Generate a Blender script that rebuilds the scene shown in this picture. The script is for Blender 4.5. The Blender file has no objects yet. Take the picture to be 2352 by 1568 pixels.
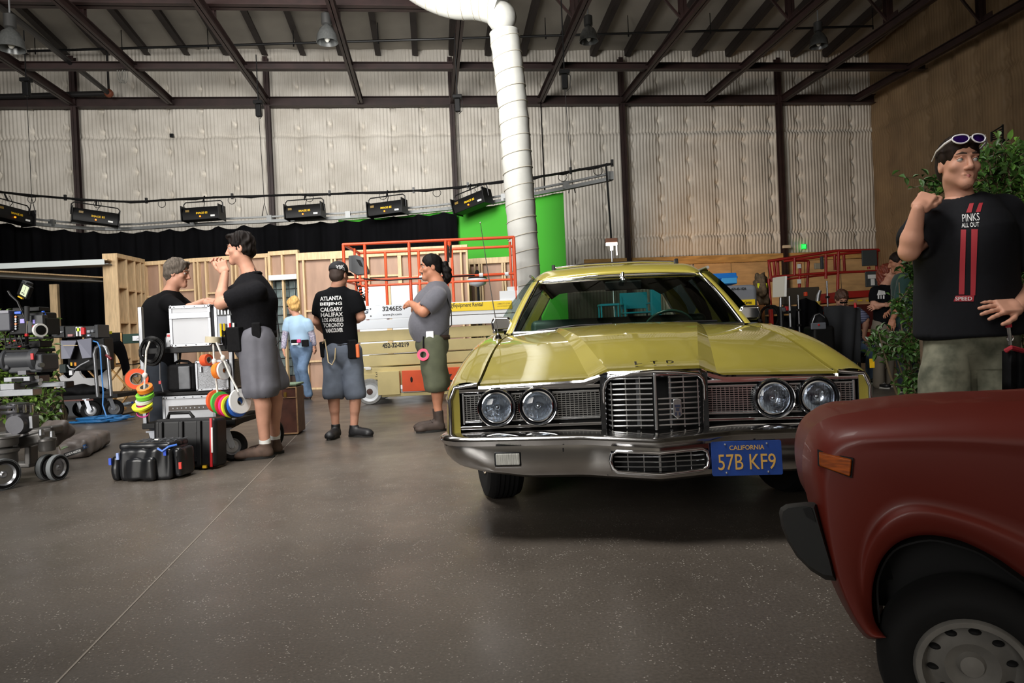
import bpy,bmesh,math,random
import numpy as np
from mathutils import Vector,Matrix,noise
from mathutils.bvhtree import BVHTree
# ------------------------------------------------------------------ camera
SC=bpy.context.scene
COL=SC.collection
HC,FPX,ROLL,PITCH=0.97,1600.0,math.radians(2.5),math.radians(-0.5)
FWD=Vector((0,math.cos(PITCH),math.sin(PITCH)))
_r0=Vector((1,0,0)); _u0=_r0.cross(FWD)
RIGHT=_r0*math.cos(ROLL)-_u0*math.sin(ROLL)
UP=_r0*math.sin(ROLL)+_u0*math.cos(ROLL)
CAMO=Vector((0,0,HC))
cd=bpy.data.cameras.new('camera'); cd.sensor_width=36; cd.lens=36*FPX/2352
cd.clip_start=0.02; cd.clip_end=200
cam=bpy.data.objects.new('camera',cd); COL.objects.link(cam)
m3=Matrix((RIGHT,UP,-FWD)).transposed()
cam.matrix_world=Matrix.Translation(CAMO)@m3.to_4x4()
SC.camera=cam
SC.view_settings.view_transform='Standard'; SC.view_settings.look='None'
SC.view_settings.gamma=1; SC.view_settings.use_curve_mapping=False
SC.view_settings.exposure=0.0
# ------------------------------------------------------------------ world and lights
wd=bpy.data.worlds.new('world'); SC.world=wd; wd.use_nodes=True
wd.node_tree.nodes['Background'].inputs[0].default_value=(0.75,0.85,1.0,1)
wd.node_tree.nodes['Background'].inputs[1].default_value=0.05
def area_light(name,loc,target,sx,sy,power,color=(1,1,1),spread=180):
 l=bpy.data.lights.new(name,'AREA'); l.shape='RECTANGLE'; l.size=sx; l.size_y=sy
 l.energy=power; l.color=color; l.spread=math.radians(spread)
 o=bpy.data.objects.new(name,l); COL.objects.link(o); o.location=loc
 o.rotation_euler=(Vector(target)-Vector(loc)).to_track_quat('-Z','Y').to_euler()
 return o
def spot_light(name,loc,target,power,angle,blend=0.5,radius=0.3,color=(1,1,1)):
 l=bpy.data.lights.new(name,'SPOT'); l.energy=power; l.spot_size=math.radians(angle)
 l.spot_blend=blend; l.shadow_soft_size=radius; l.color=color
 o=bpy.data.objects.new(name,l); COL.objects.link(o); o.location=loc
 o.rotation_euler=(Vector(target)-Vector(loc)).to_track_quat('-Z','Y').to_euler()
 return o
# unseen key light behind the camera's left, added fill lights, then the spots
area_light('left_key_light',(-8.0,-5.5,4.4),(-4.2,20,5.0),7.0,5.0,800,(1.0,0.97,0.92),95)  # unseen area light added as the key; no door is built here
area_light('wall_wash_fill',(-2.6,8.6,5.6),(-2.8,20,6.6),4,2,480,(1.0,0.98,0.95),130)  # added to brighten the back wall, no fixture, faces away from the camera
area_light('overhead_fill',(-4.2,8.0,7.4),(-3.8,9.5,0),5,4,220,(1.0,0.98,0.96),120)  # added overhead fill above the cart and people, no fixture
area_light('front_fill',(-1.9,3.0,6.8),(-0.1,5.4,0.5),3.2,2.6,170,(1.0,0.97,0.93),74)  # added fill for the wagon, narrowed to miss the red car
area_light('rear_wall_fill',(1.0,-1.6,7.6),(1.5,-7.6,3.6),5,3,350,(1.0,0.98,0.95),140)  # added to light the wall behind the camera that the chrome reflects
spot_light('set_spot',(7.0,8.0,4.8),(-0.5,10.4,1.9),700,34,0.6,0.25,(1,0.97,0.95))
spot_light('side_spot',(4.7,1.7,3.0),(2.7,4.55,1.55),320,40,0.5,0.12,(1,0.96,0.94))
spot_light('warm_work_lamp',(5.8,18.3,2.3),(7.2,21.8,3.6),170,100,0.8,0.2,(1,0.55,0.22))
# ------------------------------------------------------------------ pixel rays (2352 x 1568 frame), used to lay things out at real distances
def ray(px,py):
 return FWD+RIGHT*((px-1176)/FPX)+UP*((784-py)/FPX)
def P(px,py,Y):
 d=ray(px,py); return CAMO+d*(Y/d.y)
def PZ(px,py,z):
 d=ray(px,py); return CAMO+d*((z-HC)/d.z)
def G(px,py):return PZ(px,py,0.0)
# ------------------------------------------------------------------ room frame: u along the back wall from its right corner, v away from it
TH=math.radians(6.6)
EU=Vector((-math.cos(TH),-math.sin(TH),0)); EV=Vector((math.sin(TH),-math.cos(TH),0))
CN=Vector((12.04,22.8,0))
def W(u,v,z=0.0):return CN+EU*u+EV*v+Vector((0,0,z))
def wallpx(px,py,v):
 d=ray(px,py); n=EV
 t=((CN+EV*v-CAMO).dot(n))/d.dot(n); q=CAMO+d*t
 return(q-CN).dot(EU),q.z
# ------------------------------------------------------------------ materials
def lin(c):
 c=c/255.0
 return c/12.92 if c<=0.04045 else((c+0.055)/1.055)**2.4
def rgb(c):return(lin(c[0]),lin(c[1]),lin(c[2]),1)
MATS={}
def mat(name,col,rough=0.5,metal=0.0,var=0.0,scale=8.0,bump=0.0,bscale=None,stretch=None,coat=0.0,emit=None,estr=0.0,spec=None,sheen=0.0,col2=None,detail=4.0,trans=0.0,ior=1.45,alpha=1.0):
 if name in MATS:return MATS[name]
 m=bpy.data.materials.new(name); m.use_nodes=True; nt=m.node_tree
 b=nt.nodes['Principled BSDF']
 b.inputs['Base Color'].default_value=rgb(col); b.inputs['Roughness'].default_value=rough
 b.inputs['Metallic'].default_value=metal
 if coat:b.inputs['Coat Weight'].default_value=coat; b.inputs['Coat Roughness'].default_value=0.03
 if spec is not None:b.inputs['Specular IOR Level'].default_value=spec
 if sheen:b.inputs['Sheen Weight'].default_value=sheen
 if trans:b.inputs['Transmission Weight'].default_value=trans; b.inputs['IOR'].default_value=ior
 if alpha<1:b.inputs['Alpha'].default_value=alpha
 if emit:b.inputs['Emission Color'].default_value=rgb(emit); b.inputs['Emission Strength'].default_value=estr
 if var or bump or col2:
  tc=nt.nodes.new('ShaderNodeTexCoord'); src=tc.outputs['Object']
  if stretch:
   mp=nt.nodes.new('ShaderNodeMapping'); mp.inputs['Scale'].default_value=stretch
   nt.links.new(src,mp.inputs[0]); src=mp.outputs[0]
  nz=nt.nodes.new('ShaderNodeTexNoise'); nz.inputs['Scale'].default_value=scale; nz.inputs['Detail'].default_value=detail
  nt.links.new(src,nz.inputs['Vector'])
  if var or col2:
   rp=nt.nodes.new('ShaderNodeValToRGB')
   a=rgb(col); c2=rgb(col2)if col2 else tuple(min(1,x*(1+var))for x in a[:3])+(1,)
   a1=a if col2 else tuple(x*(1-var)for x in a[:3])+(1,)
   rp.color_ramp.elements[0].position=0.35; rp.color_ramp.elements[1].position=0.65
   rp.color_ramp.elements[0].color=a1; rp.color_ramp.elements[1].color=c2
   nt.links.new(nz.outputs[0],rp.inputs[0]); nt.links.new(rp.outputs[0],b.inputs['Base Color'])
  if bump:
   n2=nz
   if bscale:
    n2=nt.nodes.new('ShaderNodeTexNoise'); n2.inputs['Scale'].default_value=bscale; n2.inputs['Detail'].default_value=5
    nt.links.new(src,n2.inputs['Vector'])
   bp=nt.nodes.new('ShaderNodeBump'); bp.inputs['Strength'].default_value=bump; bp.inputs['Distance'].default_value=0.01
   nt.links.new(n2.outputs[0],bp.inputs['Height']); nt.links.new(bp.outputs[0],b.inputs['Normal'])
 MATS[name]=m
 return m
def glass(name,col=(235,245,245),rough=0.0,mix=0.85):
 """thin pane: mostly clear, reflecting at grazing angles"""
 if name in MATS:return MATS[name]
 m=bpy.data.materials.new(name); m.use_nodes=True; nt=m.node_tree; nt.nodes.clear()
 out=nt.nodes.new('ShaderNodeOutputMaterial'); mx=nt.nodes.new('ShaderNodeMixShader')
 tr=nt.nodes.new('ShaderNodeBsdfTransparent'); gl=nt.nodes.new('ShaderNodeBsdfGlossy')
 tr.inputs[0].default_value=rgb(col); gl.inputs['Roughness'].default_value=rough
 fr=nt.nodes.new('ShaderNodeFresnel'); fr.inputs[0].default_value=1.5
 nt.links.new(fr.outputs[0],mx.inputs[0]); nt.links.new(tr.outputs[0],mx.inputs[1]); nt.links.new(gl.outputs[0],mx.inputs[2])
 nt.links.new(mx.outputs[0],out.inputs[0]); MATS[name]=m
 return m
# ------------------------------------------------------------------ objects
WM={}
def world_matrix(o):
 m=o.matrix_basis.copy()
 return world_matrix(o.parent)@m if o.parent else m
def tag(o,label=None,cat=None,group=None,kind=None):
 if label:o['label']=label
 if cat:o['category']=cat
 if group:o['group']=group
 if kind:o['kind']=kind
 return o
def thing(name,label,cat,loc=(0,0,0),rz=0.0,group=None,kind=None,rx=0,ry=0):
 o=bpy.data.objects.new(name,None); COL.objects.link(o)
 o.empty_display_size=0.1
 o.location=loc; o.rotation_euler=(rx,ry,rz)
 return tag(o,label,cat,group,kind)
KIDS={}
def adopt(ch,parent):
 ch.parent=parent; KIDS.setdefault(parent.name,[]).append(ch)
def frame_from(z,x=None):
 """3x3 with local z along z"""
 z=Vector(z).normalized()
 x=Vector(x)if x is not None else(Vector((1,0,0))if abs(z.x)<0.9 else Vector((0,1,0)))
 y=z.cross(x).normalized(); x=y.cross(z)
 return Matrix((x,y,z)).transposed()
def xf(loc=(0,0,0),rx=0,ry=0,rz=0):
 return Matrix.Translation(loc)@Matrix.Rotation(rz,4,'Z')@Matrix.Rotation(ry,4,'Y')@Matrix.Rotation(rx,4,'X')
class MB:
 def __init__(s,M=None):
  s.v=[]; s.f=[]; s.mi=[]; s.m=0; s.M=M
 def add(s,vs,fs,M=None):
  b=len(s.v); T=M if M is not None else None
  for q in vs:
   q=Vector(q)
   if T is not None:q=T@q
   if s.M is not None:q=s.M@q
   s.v.append(q)
  for f in fs:
   s.f.append([b+i for i in f]); s.mi.append(s.m)
  return s
 def box(s,c,d,M=None,taper=1.0):
  x,y,z=d[0]/2,d[1]/2,d[2]/2; t=taper
  vs=[(-x,-y,-z),(x,-y,-z),(x,y,-z),(-x,y,-z),(-x*t,-y*t,z),(x*t,-y*t,z),(x*t,y*t,z),(-x*t,y*t,z)]
  vs=[Vector(q)+Vector(c)for q in vs]
  return s.add(vs,[(0,3,2,1),(4,5,6,7),(0,1,5,4),(1,2,6,5),(2,3,7,6),(3,0,4,7)],M)
 def beam(s,a,b,w,h,up=(0,0,1),M=None):
  """square bar from a to b, w across, h along up"""
  a=Vector(a); b=Vector(b); d=(b-a); L=d.length; z=d/L
  u=Vector(up); x=u.cross(z)
  if x.length<1e-4:x=Vector((1,0,0)).cross(z)
  x.normalize(); y=z.cross(x)
  vs=[]
  for q in(a,b):
   for sx,sy in((-1,-1),(1,-1),(1,1),(-1,1)):vs.append(q+x*(sx*w/2)+y*(sy*h/2))
  return s.add(vs,[(0,1,2,3),(7,6,5,4),(0,4,5,1),(1,5,6,2),(2,6,7,3),(3,7,4,0)],M)
 def tube(s,pts,r,n=8,M=None,cap=True,closed=False):
  pts=[Vector(q)for q in pts]; N=len(pts)
  rs=r if isinstance(r,(list,tuple))else[r]*N
  vs=[]; fs=[]; prev=None
  for i,q in enumerate(pts):
   if closed:t=pts[(i+1)%N]-pts[i-1]
   else:t=pts[min(i+1,N-1)]-pts[max(i-1,0)]
   t.normalize()
   if prev is None:x=frame_from(t).col[0]
   else:
    x=prev-t*prev.dot(t)
    if x.length<1e-5:x=frame_from(t).col[0]
    x.normalize()
   x=Vector(x); y=t.cross(x); prev=x
   for k in range(n):
    a=2*math.pi*k/n; vs.append(q+(x*math.cos(a)+y*math.sin(a))*rs[i])
  for i in range(N if closed else N-1):
   j=(i+1)%N
   for k in range(n):
    k2=(k+1)%n; fs.append((i*n+k,i*n+k2,j*n+k2,j*n+k))
  if cap and not closed:
   fs.append(tuple(range(n))[::-1]); fs.append(tuple((N-1)*n+k for k in range(n)))
  return s.add(vs,fs,M)
 def cyl(s,a,b,r,n=16,r2=None,M=None,cap=True):return s.tube([a,b],[r,r if r2 is None else r2],n,M,cap)
 def lathe(s,prof,n=24,M=None,closed=False,cap=False):
  """profile of (radius, z) turned about local z"""
  vs=[]; fs=[]; N=len(prof)
  for(r,z)in prof:
   for k in range(n):
    a=2*math.pi*k/n; vs.append((r*math.cos(a),r*math.sin(a),z))
  for i in range(N if closed else N-1):
   j=(i+1)%N
   for k in range(n):
    k2=(k+1)%n; fs.append((i*n+k,i*n+k2,j*n+k2,j*n+k))
  if cap and not closed:
   if prof[0][0]>1e-5:fs.append(tuple(range(n))[::-1])
   if prof[-1][0]>1e-5:fs.append(tuple((N-1)*n+k for k in range(n)))
  return s.add(vs,fs,M)
 def prism(s,poly,h,M=None):
  """2D polygon (ccw) in local xy, extruded along z by h (centred)"""
  n=len(poly)
  vs=[(x,y,-h/2)for x,y in poly]+[(x,y,h/2)for x,y in poly]
  fs=[tuple(range(n))[::-1],tuple(range(n,2*n))]+[(i,(i+1)%n,n+(i+1)%n,n+i)for i in range(n)]
  return s.add(vs,fs,M)
 def grid(s,rows,M=None,flip=False):
  nr=len(rows); nc=len(rows[0]); vs=[q for r in rows for q in r]; fs=[]
  for i in range(nr-1):
   for j in range(nc-1):
    f=(i*nc+j,i*nc+j+1,(i+1)*nc+j+1,(i+1)*nc+j)
    fs.append(f[::-1]if flip else f)
  return s.add(vs,fs,M)
 def ell(s,c,r,M=None,n=12,m=8):
  vs=[]; fs=[]
  c=Vector(c); r=(r,r,r)if not isinstance(r,(tuple,list,Vector))else r
  for i in range(m+1):
   t=math.pi*i/m
   for k in range(n):
    a=2*math.pi*k/n
    vs.append(c+Vector((r[0]*math.sin(t)*math.cos(a),r[1]*math.sin(t)*math.sin(a),r[2]*math.cos(t))))
  for i in range(m):
   for k in range(n):
    k2=(k+1)%n; fs.append((i*n+k,(i+1)*n+k,(i+1)*n+k2,i*n+k2))
  return s.add(vs,fs,M)
 def build(s,name,m,parent=None,world=False,smooth=None,bevel=0.0,bseg=2,sub=0,weld=False,label=None,cat=None,group=None,kind=None,solid=0.0):
  me=bpy.data.meshes.new(name)
  vs=s.v
  if world and parent is not None:
   inv=world_matrix(parent).inverted(); vs=[inv@q for q in vs]
  me.from_pydata([tuple(q)for q in vs],[],s.f)
  ms=m if isinstance(m,(list,tuple))else[m]
  for x in ms:me.materials.append(x)
  if len(ms)>1:me.polygons.foreach_set('material_index',s.mi)
  if weld or smooth is not None and weld is None:
   b=bmesh.new(); b.from_mesh(me); bmesh.ops.remove_doubles(b,verts=b.verts,dist=1e-5); b.to_mesh(me); b.free()
  me.validate(); me.update()
  if smooth is not None:
   me.polygons.foreach_set('use_smooth',[True]*len(me.polygons))
   me.set_sharp_from_angle(angle=math.radians(smooth))
  o=bpy.data.objects.new(name,me); COL.objects.link(o)
  if parent is not None:adopt(o,parent)
  if solid:
   md=o.modifiers.new('solid','SOLIDIFY'); md.thickness=solid; md.offset=0
  if bevel:
   md=o.modifiers.new('bevel','BEVEL'); md.width=bevel; md.segments=bseg; md.limit_method='ANGLE'; md.angle_limit=math.radians(40)
   if smooth is None:
    me.polygons.foreach_set('use_smooth',[True]*len(me.polygons)); md.harden_normals=True
  if sub:
   md=o.modifiers.new('sub','SUBSURF'); md.levels=sub; md.render_levels=sub
  return tag(o,label,cat,group,kind)
# ------------------------------------------------------------------ lettering: flat text turned into mesh
def text_mesh(s,size=1.0,bold=0.0,shear=0.0,align='LEFT',sx=1.0,spacing=1.0,depth=0.0):
 c=bpy.data.curves.new('lettering','FONT'); c.body=s; c.size=size; c.offset=bold; c.shear=shear
 c.align_x=align; c.fill_mode='FRONT'; c.resolution_u=3; c.space_character=spacing; c.extrude=depth
 if depth:c.fill_mode='BOTH'
 o=bpy.data.objects.new('lettering',c); COL.objects.link(o)
 dg=bpy.context.evaluated_depsgraph_get(); me=bpy.data.meshes.new_from_object(o.evaluated_get(dg))
 vs=[(v.co.x*sx,v.co.y,v.co.z)for v in me.vertices]; fs=[tuple(p.vertices)for p in me.polygons]
 bpy.data.objects.remove(o); bpy.data.curves.remove(c); bpy.data.meshes.remove(me)
 return vs,fs
def text(s,width,o,x,y,m,parent,height=None,name='lettering',bold=0.0,shear=0.0,world=True,depth=0.0,lift=0.0,label=None,mb=None):
 """text filling width (and height) from the lower left point o along x, y (unit vectors)"""
 vs,fs=text_mesh(s,1.0,bold,shear,depth=depth)
 x0=min(q[0]for q in vs); x1=max(q[0]for q in vs); y0=min(q[1]for q in vs); y1=max(q[1]for q in vs)
 k=width/(x1-x0); ky=k if height is None else height/(y1-y0)
 o=Vector(o); x=Vector(x); y=Vector(y); n=x.cross(y)
 own=mb is None
 if own:mb=MB()
 mb.add([o+x*((q[0]-x0)*k)+y*((q[1]-y0)*ky)+n*(lift+q[2]*k)for q in vs],fs)
 if own:return mb.build(name,m,parent,world,label=label)
def project(vs,bvh,direction,lift=0.004):
 """drop points along direction on a surface"""
 out=[]; d=Vector(direction).normalized()
 for q in vs:
  h=bvh.ray_cast(Vector(q)-d*1.0,d,3.0)
  out.append(h[0]-d*lift if h[0]is not None else Vector(q))
 return out
def bvh_of(o):
 M=world_matrix(o); me=o.data
 return BVHTree.FromPolygons([M@v.co for v in me.vertices],[tuple(p.vertices)for p in me.polygons])
# ------------------------------------------------------------------ smooth-blended solids (signed distance + surface nets), for bodies and soft things
def _n(v):return np.array(v,dtype=np.float64)
class Blob:
 def __init__(s,res=0.008,k=0.02):s.p=[]; s.res=res; s.k=k; s.cuts=[]
 def cap(s,a,b,ra,rb,k=None,sub=False):
  s.p.append(('c',_n(a),_n(b),ra,rb,s.k if k is None else k,sub)); return s
 def chain(s,pts,rs,k=None):
  for i in range(len(pts)-1):s.cap(pts[i],pts[i+1],rs[i],rs[i+1],k)
  return s
 def ell(s,c,r,R=None,k=None,sub=False):
  s.p.append(('e',_n(c),_n(r),np.eye(3)if R is None else np.array(R),s.k if k is None else k,sub)); return s
 def ecap(s,a,b,ra,rb,ax,q,k=None,sub=False):
  """round cone squashed by q along direction ax"""
  s.p.append(('q',_n(a),_n(b),ra,rb,_n(ax)/np.linalg.norm(_n(ax)),q,s.k if k is None else k,sub)); return s
 def rbox(s,c,h,R=None,r=0.01,k=None,sub=False):
  s.p.append(('b',_n(c),_n(h),np.eye(3)if R is None else np.array(R),r,s.k if k is None else k,sub)); return s
 def cut(s,o,n):s.cuts.append((_n(o),_n(n)/np.linalg.norm(_n(n)))); return s  # keeps the side the normal points away from
 def bb(s,p):
  t=p[0]
  if t in 'cq':
   r=max(p[3],p[4]); return np.minimum(p[1],p[2])-r,np.maximum(p[1],p[2])+r
  if t=='e':
   e=np.abs(p[3])@p[2]; return p[1]-e,p[1]+e
  e=np.abs(p[3])@p[2]+p[4]; return p[1]-e,p[1]+e
 def d(s,p,X):
  t=p[0]
  if t in 'cq':
   a,b,ra,rb=p[1:5]
   Y=X-a; ba=b-a
   if t=='q':
    ax,q=p[5],p[6]; Y=Y+np.outer(Y@ax,ax).reshape(Y.shape)*(1/q-1); ba=ba+ax*(ba@ax)*(1/q-1)
   L2=max(ba@ba,1e-12); h=np.clip((Y@ba)/L2,0,1)
   d=np.linalg.norm(Y-h[...,None]*ba,axis=-1)-(ra+(rb-ra)*h)
   return d*(min(1,p[6])if t=='q' else 1)
  if t=='e':
   Y=(X-p[1])@p[3]; k0=np.linalg.norm(Y/p[2],axis=-1); k1=np.linalg.norm(Y/(p[2]**2),axis=-1)
   return k0*(k0-1)/np.maximum(k1,1e-9)
  Y=np.abs((X-p[1])@p[3])-p[2]
  return np.linalg.norm(np.maximum(Y,0),axis=-1)+np.minimum(Y.max(-1),0)-p[4]
 def mesh(s,disp=None):
  h=s.res; add=[p for p in s.p if not p[-1]]
  lo=np.min([s.bb(p)[0]for p in add],0)-3*h; hi=np.max([s.bb(p)[1]for p in add],0)+3*h
  n=np.ceil((hi-lo)/h).astype(int)+1
  BIG=0.2; Fd=np.full(n,BIG,dtype=np.float64)
  for p in sorted(s.p,key=lambda p:p[-1]):
   k=p[-2]; sub=p[-1]; a,b=s.bb(p); m=k+2*h
   i0=np.maximum(np.floor((a-m-lo)/h).astype(int),0); i1=np.minimum(np.ceil((b+m-lo)/h).astype(int)+1,n)
   if(i1<=i0).any():continue
   g=np.stack(np.meshgrid(*[lo[i]+h*np.arange(i0[i],i1[i])for i in range(3)],indexing='ij'),-1)
   D=s.d(p,g); sl=tuple(slice(i0[i],i1[i])for i in range(3)); A=Fd[sl]
   if sub:
    t=np.maximum(k-np.abs(A+D),0)/max(k,1e-9); Fd[sl]=np.maximum(A,-D)+t*t*k*0.25
   else:
    t=np.maximum(k-np.abs(A-D),0)/max(k,1e-9); Fd[sl]=np.minimum(A,D)-t*t*k*0.25
  if s.cuts:
   g=np.stack(np.meshgrid(*[lo[i]+h*np.arange(n[i])for i in range(3)],indexing='ij'),-1)
   for o,nn in s.cuts:Fd=np.maximum(Fd,(g-o)@nn)
  return surface_nets(Fd,lo,h)
def surface_nets(Fd,lo,h):
 S=Fd<0; n=S.shape
 c=np.zeros((n[0]-1,n[1]-1,n[2]-1),int)
 for dx in(0,1):
  for dy in(0,1):
   for dz in(0,1):c+=S[dx:n[0]-1+dx,dy:n[1]-1+dy,dz:n[2]-1+dz]
 act=np.argwhere((c>0)&(c<8)); idx=np.full(c.shape,-1); idx[tuple(act.T)]=np.arange(len(act))
 pos=np.zeros((len(act),3)); cnt=np.zeros(len(act))
 for ax in range(3):
  o1,o2=[i for i in range(3)if i!=ax]
  for a in(0,1):
   for b in(0,1):
    e=np.zeros(3,int); e[o1]=a; e[o2]=b; e2=e.copy(); e2[ax]=1
    f0=Fd[tuple((act+e).T)]; f1=Fd[tuple((act+e2).T)]; m=(f0<0)!=(f1<0)
    t=f0[m]/(f0[m]-f1[m]); q=np.tile(e.astype(float),(m.sum(),1)); q[:,ax]=t
    pos[m]+=q; cnt[m]+=1
 V=lo+h*(act+pos/cnt[:,None]); quads=[]
 for ax in range(3):
  o1,o2=[(ax+1)%3,(ax+2)%3]
  sl0=[slice(1,-1)]*3; sl0[ax]=slice(0,-1); sl1=[slice(1,-1)]*3; sl1[ax]=slice(1,None)
  A=S[tuple(sl0)]; B=S[tuple(sl1)]; E=np.argwhere(A!=B); off=np.array([1,1,1]); off[ax]=0; E2=E+off
  d1=np.zeros(3,int); d1[o1]=1; d2=np.zeros(3,int); d2[o2]=1
  q=np.stack([idx[tuple((E2-d1-d2).T)],idx[tuple((E2-d2).T)],idx[tuple(E2.T)],idx[tuple((E2-d1).T)]],1)
  inside=A[tuple(E.T)]; q[~inside]=q[~inside][:,::-1]; quads.append(q)
 return V,np.concatenate(quads)
def wrinkle(V,Q,amp,fx,seed=0):
 """small cloth folds along the normals"""
 a,b,c_,d=(V[Q[:,i]]for i in range(4)); fn=np.cross(c_-a,d-b)
 N=np.zeros_like(V)
 for i in range(4):np.add.at(N,Q[:,i],fn)
 N/=np.maximum(np.linalg.norm(N,axis=1),1e-9)[:,None]
 rs=np.random.RandomState(seed); t=np.zeros(len(V))
 for i in range(5):
  w=rs.normal(size=3)*np.array(fx); t+=np.sin(V@w+rs.uniform(0,6.28)+1.5*np.sin(V@(rs.normal(size=3)*np.array(fx)*0.5)))
 t=np.abs(t/2.2)**0.8*np.sign(t)
 return V+N*(amp*t)[:,None]
def soft(name,parts,m,parent,world=True,label=None,kind=None,cat=None,group=None):
 """one smooth mesh object from a list of (V, quads)"""
 vs=np.concatenate([v for v,q in parts]); qs=[]; b=0
 for v,q in parts:qs.append(q+b); b+=len(v)
 qs=np.concatenate(qs)
 if world and parent is not None:
  M=np.array(world_matrix(parent).inverted()); vs=vs@M[:3,:3].T+M[:3,3]
 me=bpy.data.meshes.new(name); me.vertices.add(len(vs)); me.vertices.foreach_set('co',vs.astype(np.float32).ravel())
 me.loops.add(len(qs)*4); me.loops.foreach_set('vertex_index',qs.astype(np.int32).ravel())
 me.polygons.add(len(qs)); me.polygons.foreach_set('loop_start',np.arange(0,len(qs)*4,4,dtype=np.int32))
 me.polygons.foreach_set('loop_total',np.full(len(qs),4,dtype=np.int32)); me.update(calc_edges=True); me.validate()
 me.polygons.foreach_set('use_smooth',[True]*len(me.polygons))
 for x in(m if isinstance(m,(list,tuple))else[m]):me.materials.append(x)
 o=bpy.data.objects.new(name,me); COL.objects.link(o)
 if parent is not None:adopt(o,parent)
 return tag(o,label,cat,group,kind)
R_=math.radians
# ================================================================== materials used widely
STEEL=mat('red_oxide_steel',(44,27,25),0.55,0.0,var=0.25,scale=3)
DARKM=mat('black_metal',(18,18,19),0.45,0.2)
BLACK=mat('black_plastic',(13,13,14),0.5,spec=0.25)
RUBBER=mat('rubber',(17,17,18),0.8,spec=0.2,var=0.15,scale=20)
ALU=mat('aluminium',(140,142,146),0.36,0.9,var=0.08,scale=12)
CHROME=mat('chrome',(225,226,230),0.07,1.0)
GREYP=mat('grey_paint',(120,122,124),0.5)
WHITEP=mat('white_paint',(225,225,222),0.5)
PINE=mat('pine',(204,176,136),0.6,var=0.14,scale=3,stretch=(9,9,1.2),bump=0.1)
LAUAN=mat('lauan_plywood',(158,128,108),0.6,var=0.12,scale=2.0,stretch=(3,3,0.7),bump=0.05)
PLY=mat('cdx_plywood',(196,160,112),0.7,var=0.16,scale=1.6,stretch=(1,1,4),bump=0.1)
# ================================================================== floor
def floor_mat():
 m=bpy.data.materials.new('polished_concrete'); m.use_nodes=True; nt=m.node_tree; b=nt.nodes['Principled BSDF']
 tc=nt.nodes.new('ShaderNodeTexCoord')
 def noise_(scale,det=4):
  n=nt.nodes.new('ShaderNodeTexNoise'); n.inputs['Scale'].default_value=scale; n.inputs['Detail'].default_value=det
  nt.links.new(tc.outputs['Object'],n.inputs['Vector']); return n
 def ramp(src,p0,c0,p1,c1):
  r=nt.nodes.new('ShaderNodeValToRGB'); r.color_ramp.elements[0].position=p0; r.color_ramp.elements[1].position=p1
  r.color_ramp.elements[0].color=c0; r.color_ramp.elements[1].color=c1; nt.links.new(src,r.inputs[0]); return r
 big=ramp(noise_(0.7,6).outputs[0],0.3,rgb((68,62,56)),0.7,rgb((94,87,79)))
 fine=ramp(noise_(90,6).outputs[0],0.3,(0.7,0.7,0.7,1),0.7,(1.2,1.2,1.2,1))
 mu=nt.nodes.new('ShaderNodeMix'); mu.data_type='RGBA'; mu.blend_type='MULTIPLY'; mu.inputs[0].default_value=0.8
 nt.links.new(big.outputs[0],mu.inputs[6]); nt.links.new(fine.outputs[0],mu.inputs[7])
 vo=nt.nodes.new('ShaderNodeTexVoronoi'); vo.inputs['Scale'].default_value=75
 nt.links.new(tc.outputs['Object'],vo.inputs['Vector'])
 chips=ramp(vo.outputs['Distance'],0.14,(1,1,1,1),0.24,(0,0,0,1))
 n3=ramp(noise_(11,2).outputs[0],0.46,(0,0,0,1),0.6,(1,1,1,1))
 an=nt.nodes.new('ShaderNodeMath'); an.operation='MULTIPLY'; nt.links.new(chips.outputs[0],an.inputs[0]); nt.links.new(n3.outputs[0],an.inputs[1])
 mx=nt.nodes.new('ShaderNodeMix'); mx.data_type='RGBA'; nt.links.new(an.outputs[0],mx.inputs[0])
 nt.links.new(mu.outputs[2],mx.inputs[6]); mx.inputs[7].default_value=rgb((158,152,143))
 nt.links.new(mx.outputs[2],b.inputs['Base Color'])
 rr=ramp(noise_(2.5,6).outputs[0],0.3,(0.3,0.3,0.3,1),0.7,(0.46,0.46,0.46,1)); nt.links.new(rr.outputs[0],b.inputs['Roughness'])
 bp=nt.nodes.new('ShaderNodeBump'); bp.inputs['Strength'].default_value=0.05; bp.inputs['Distance'].default_value=0.004
 nt.links.new(fine.outputs[0],bp.inputs['Height']); nt.links.new(bp.outputs[0],b.inputs['Normal'])
 return m
fl=MB()
c4=[W(-0.3,-0.3),W(34,-0.3),W(34,31),W(-0.3,31)]
fl.add([q+Vector((0,0,-0.2))for q in c4]+c4,[(0,3,2,1)[::-1],(4,7,6,5),(0,1,5,4),(1,2,6,5),(2,3,7,6),(3,0,4,7)])
floor=fl.build('floor',floor_mat(),kind='structure')
jt=MB(); a,b_=G(60,1640),G(692,988); dj=(b_-a).normalized(); b_=b_+dj*3.5; a=a-dj*1.0
jt.beam(a+Vector((0,0,0.0006)),b_+Vector((0,0,0.0006)),0.007,0.002)
jt.build('joint_sealant',mat('joint_sealant',(122,114,104),0.6),floor)
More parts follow.
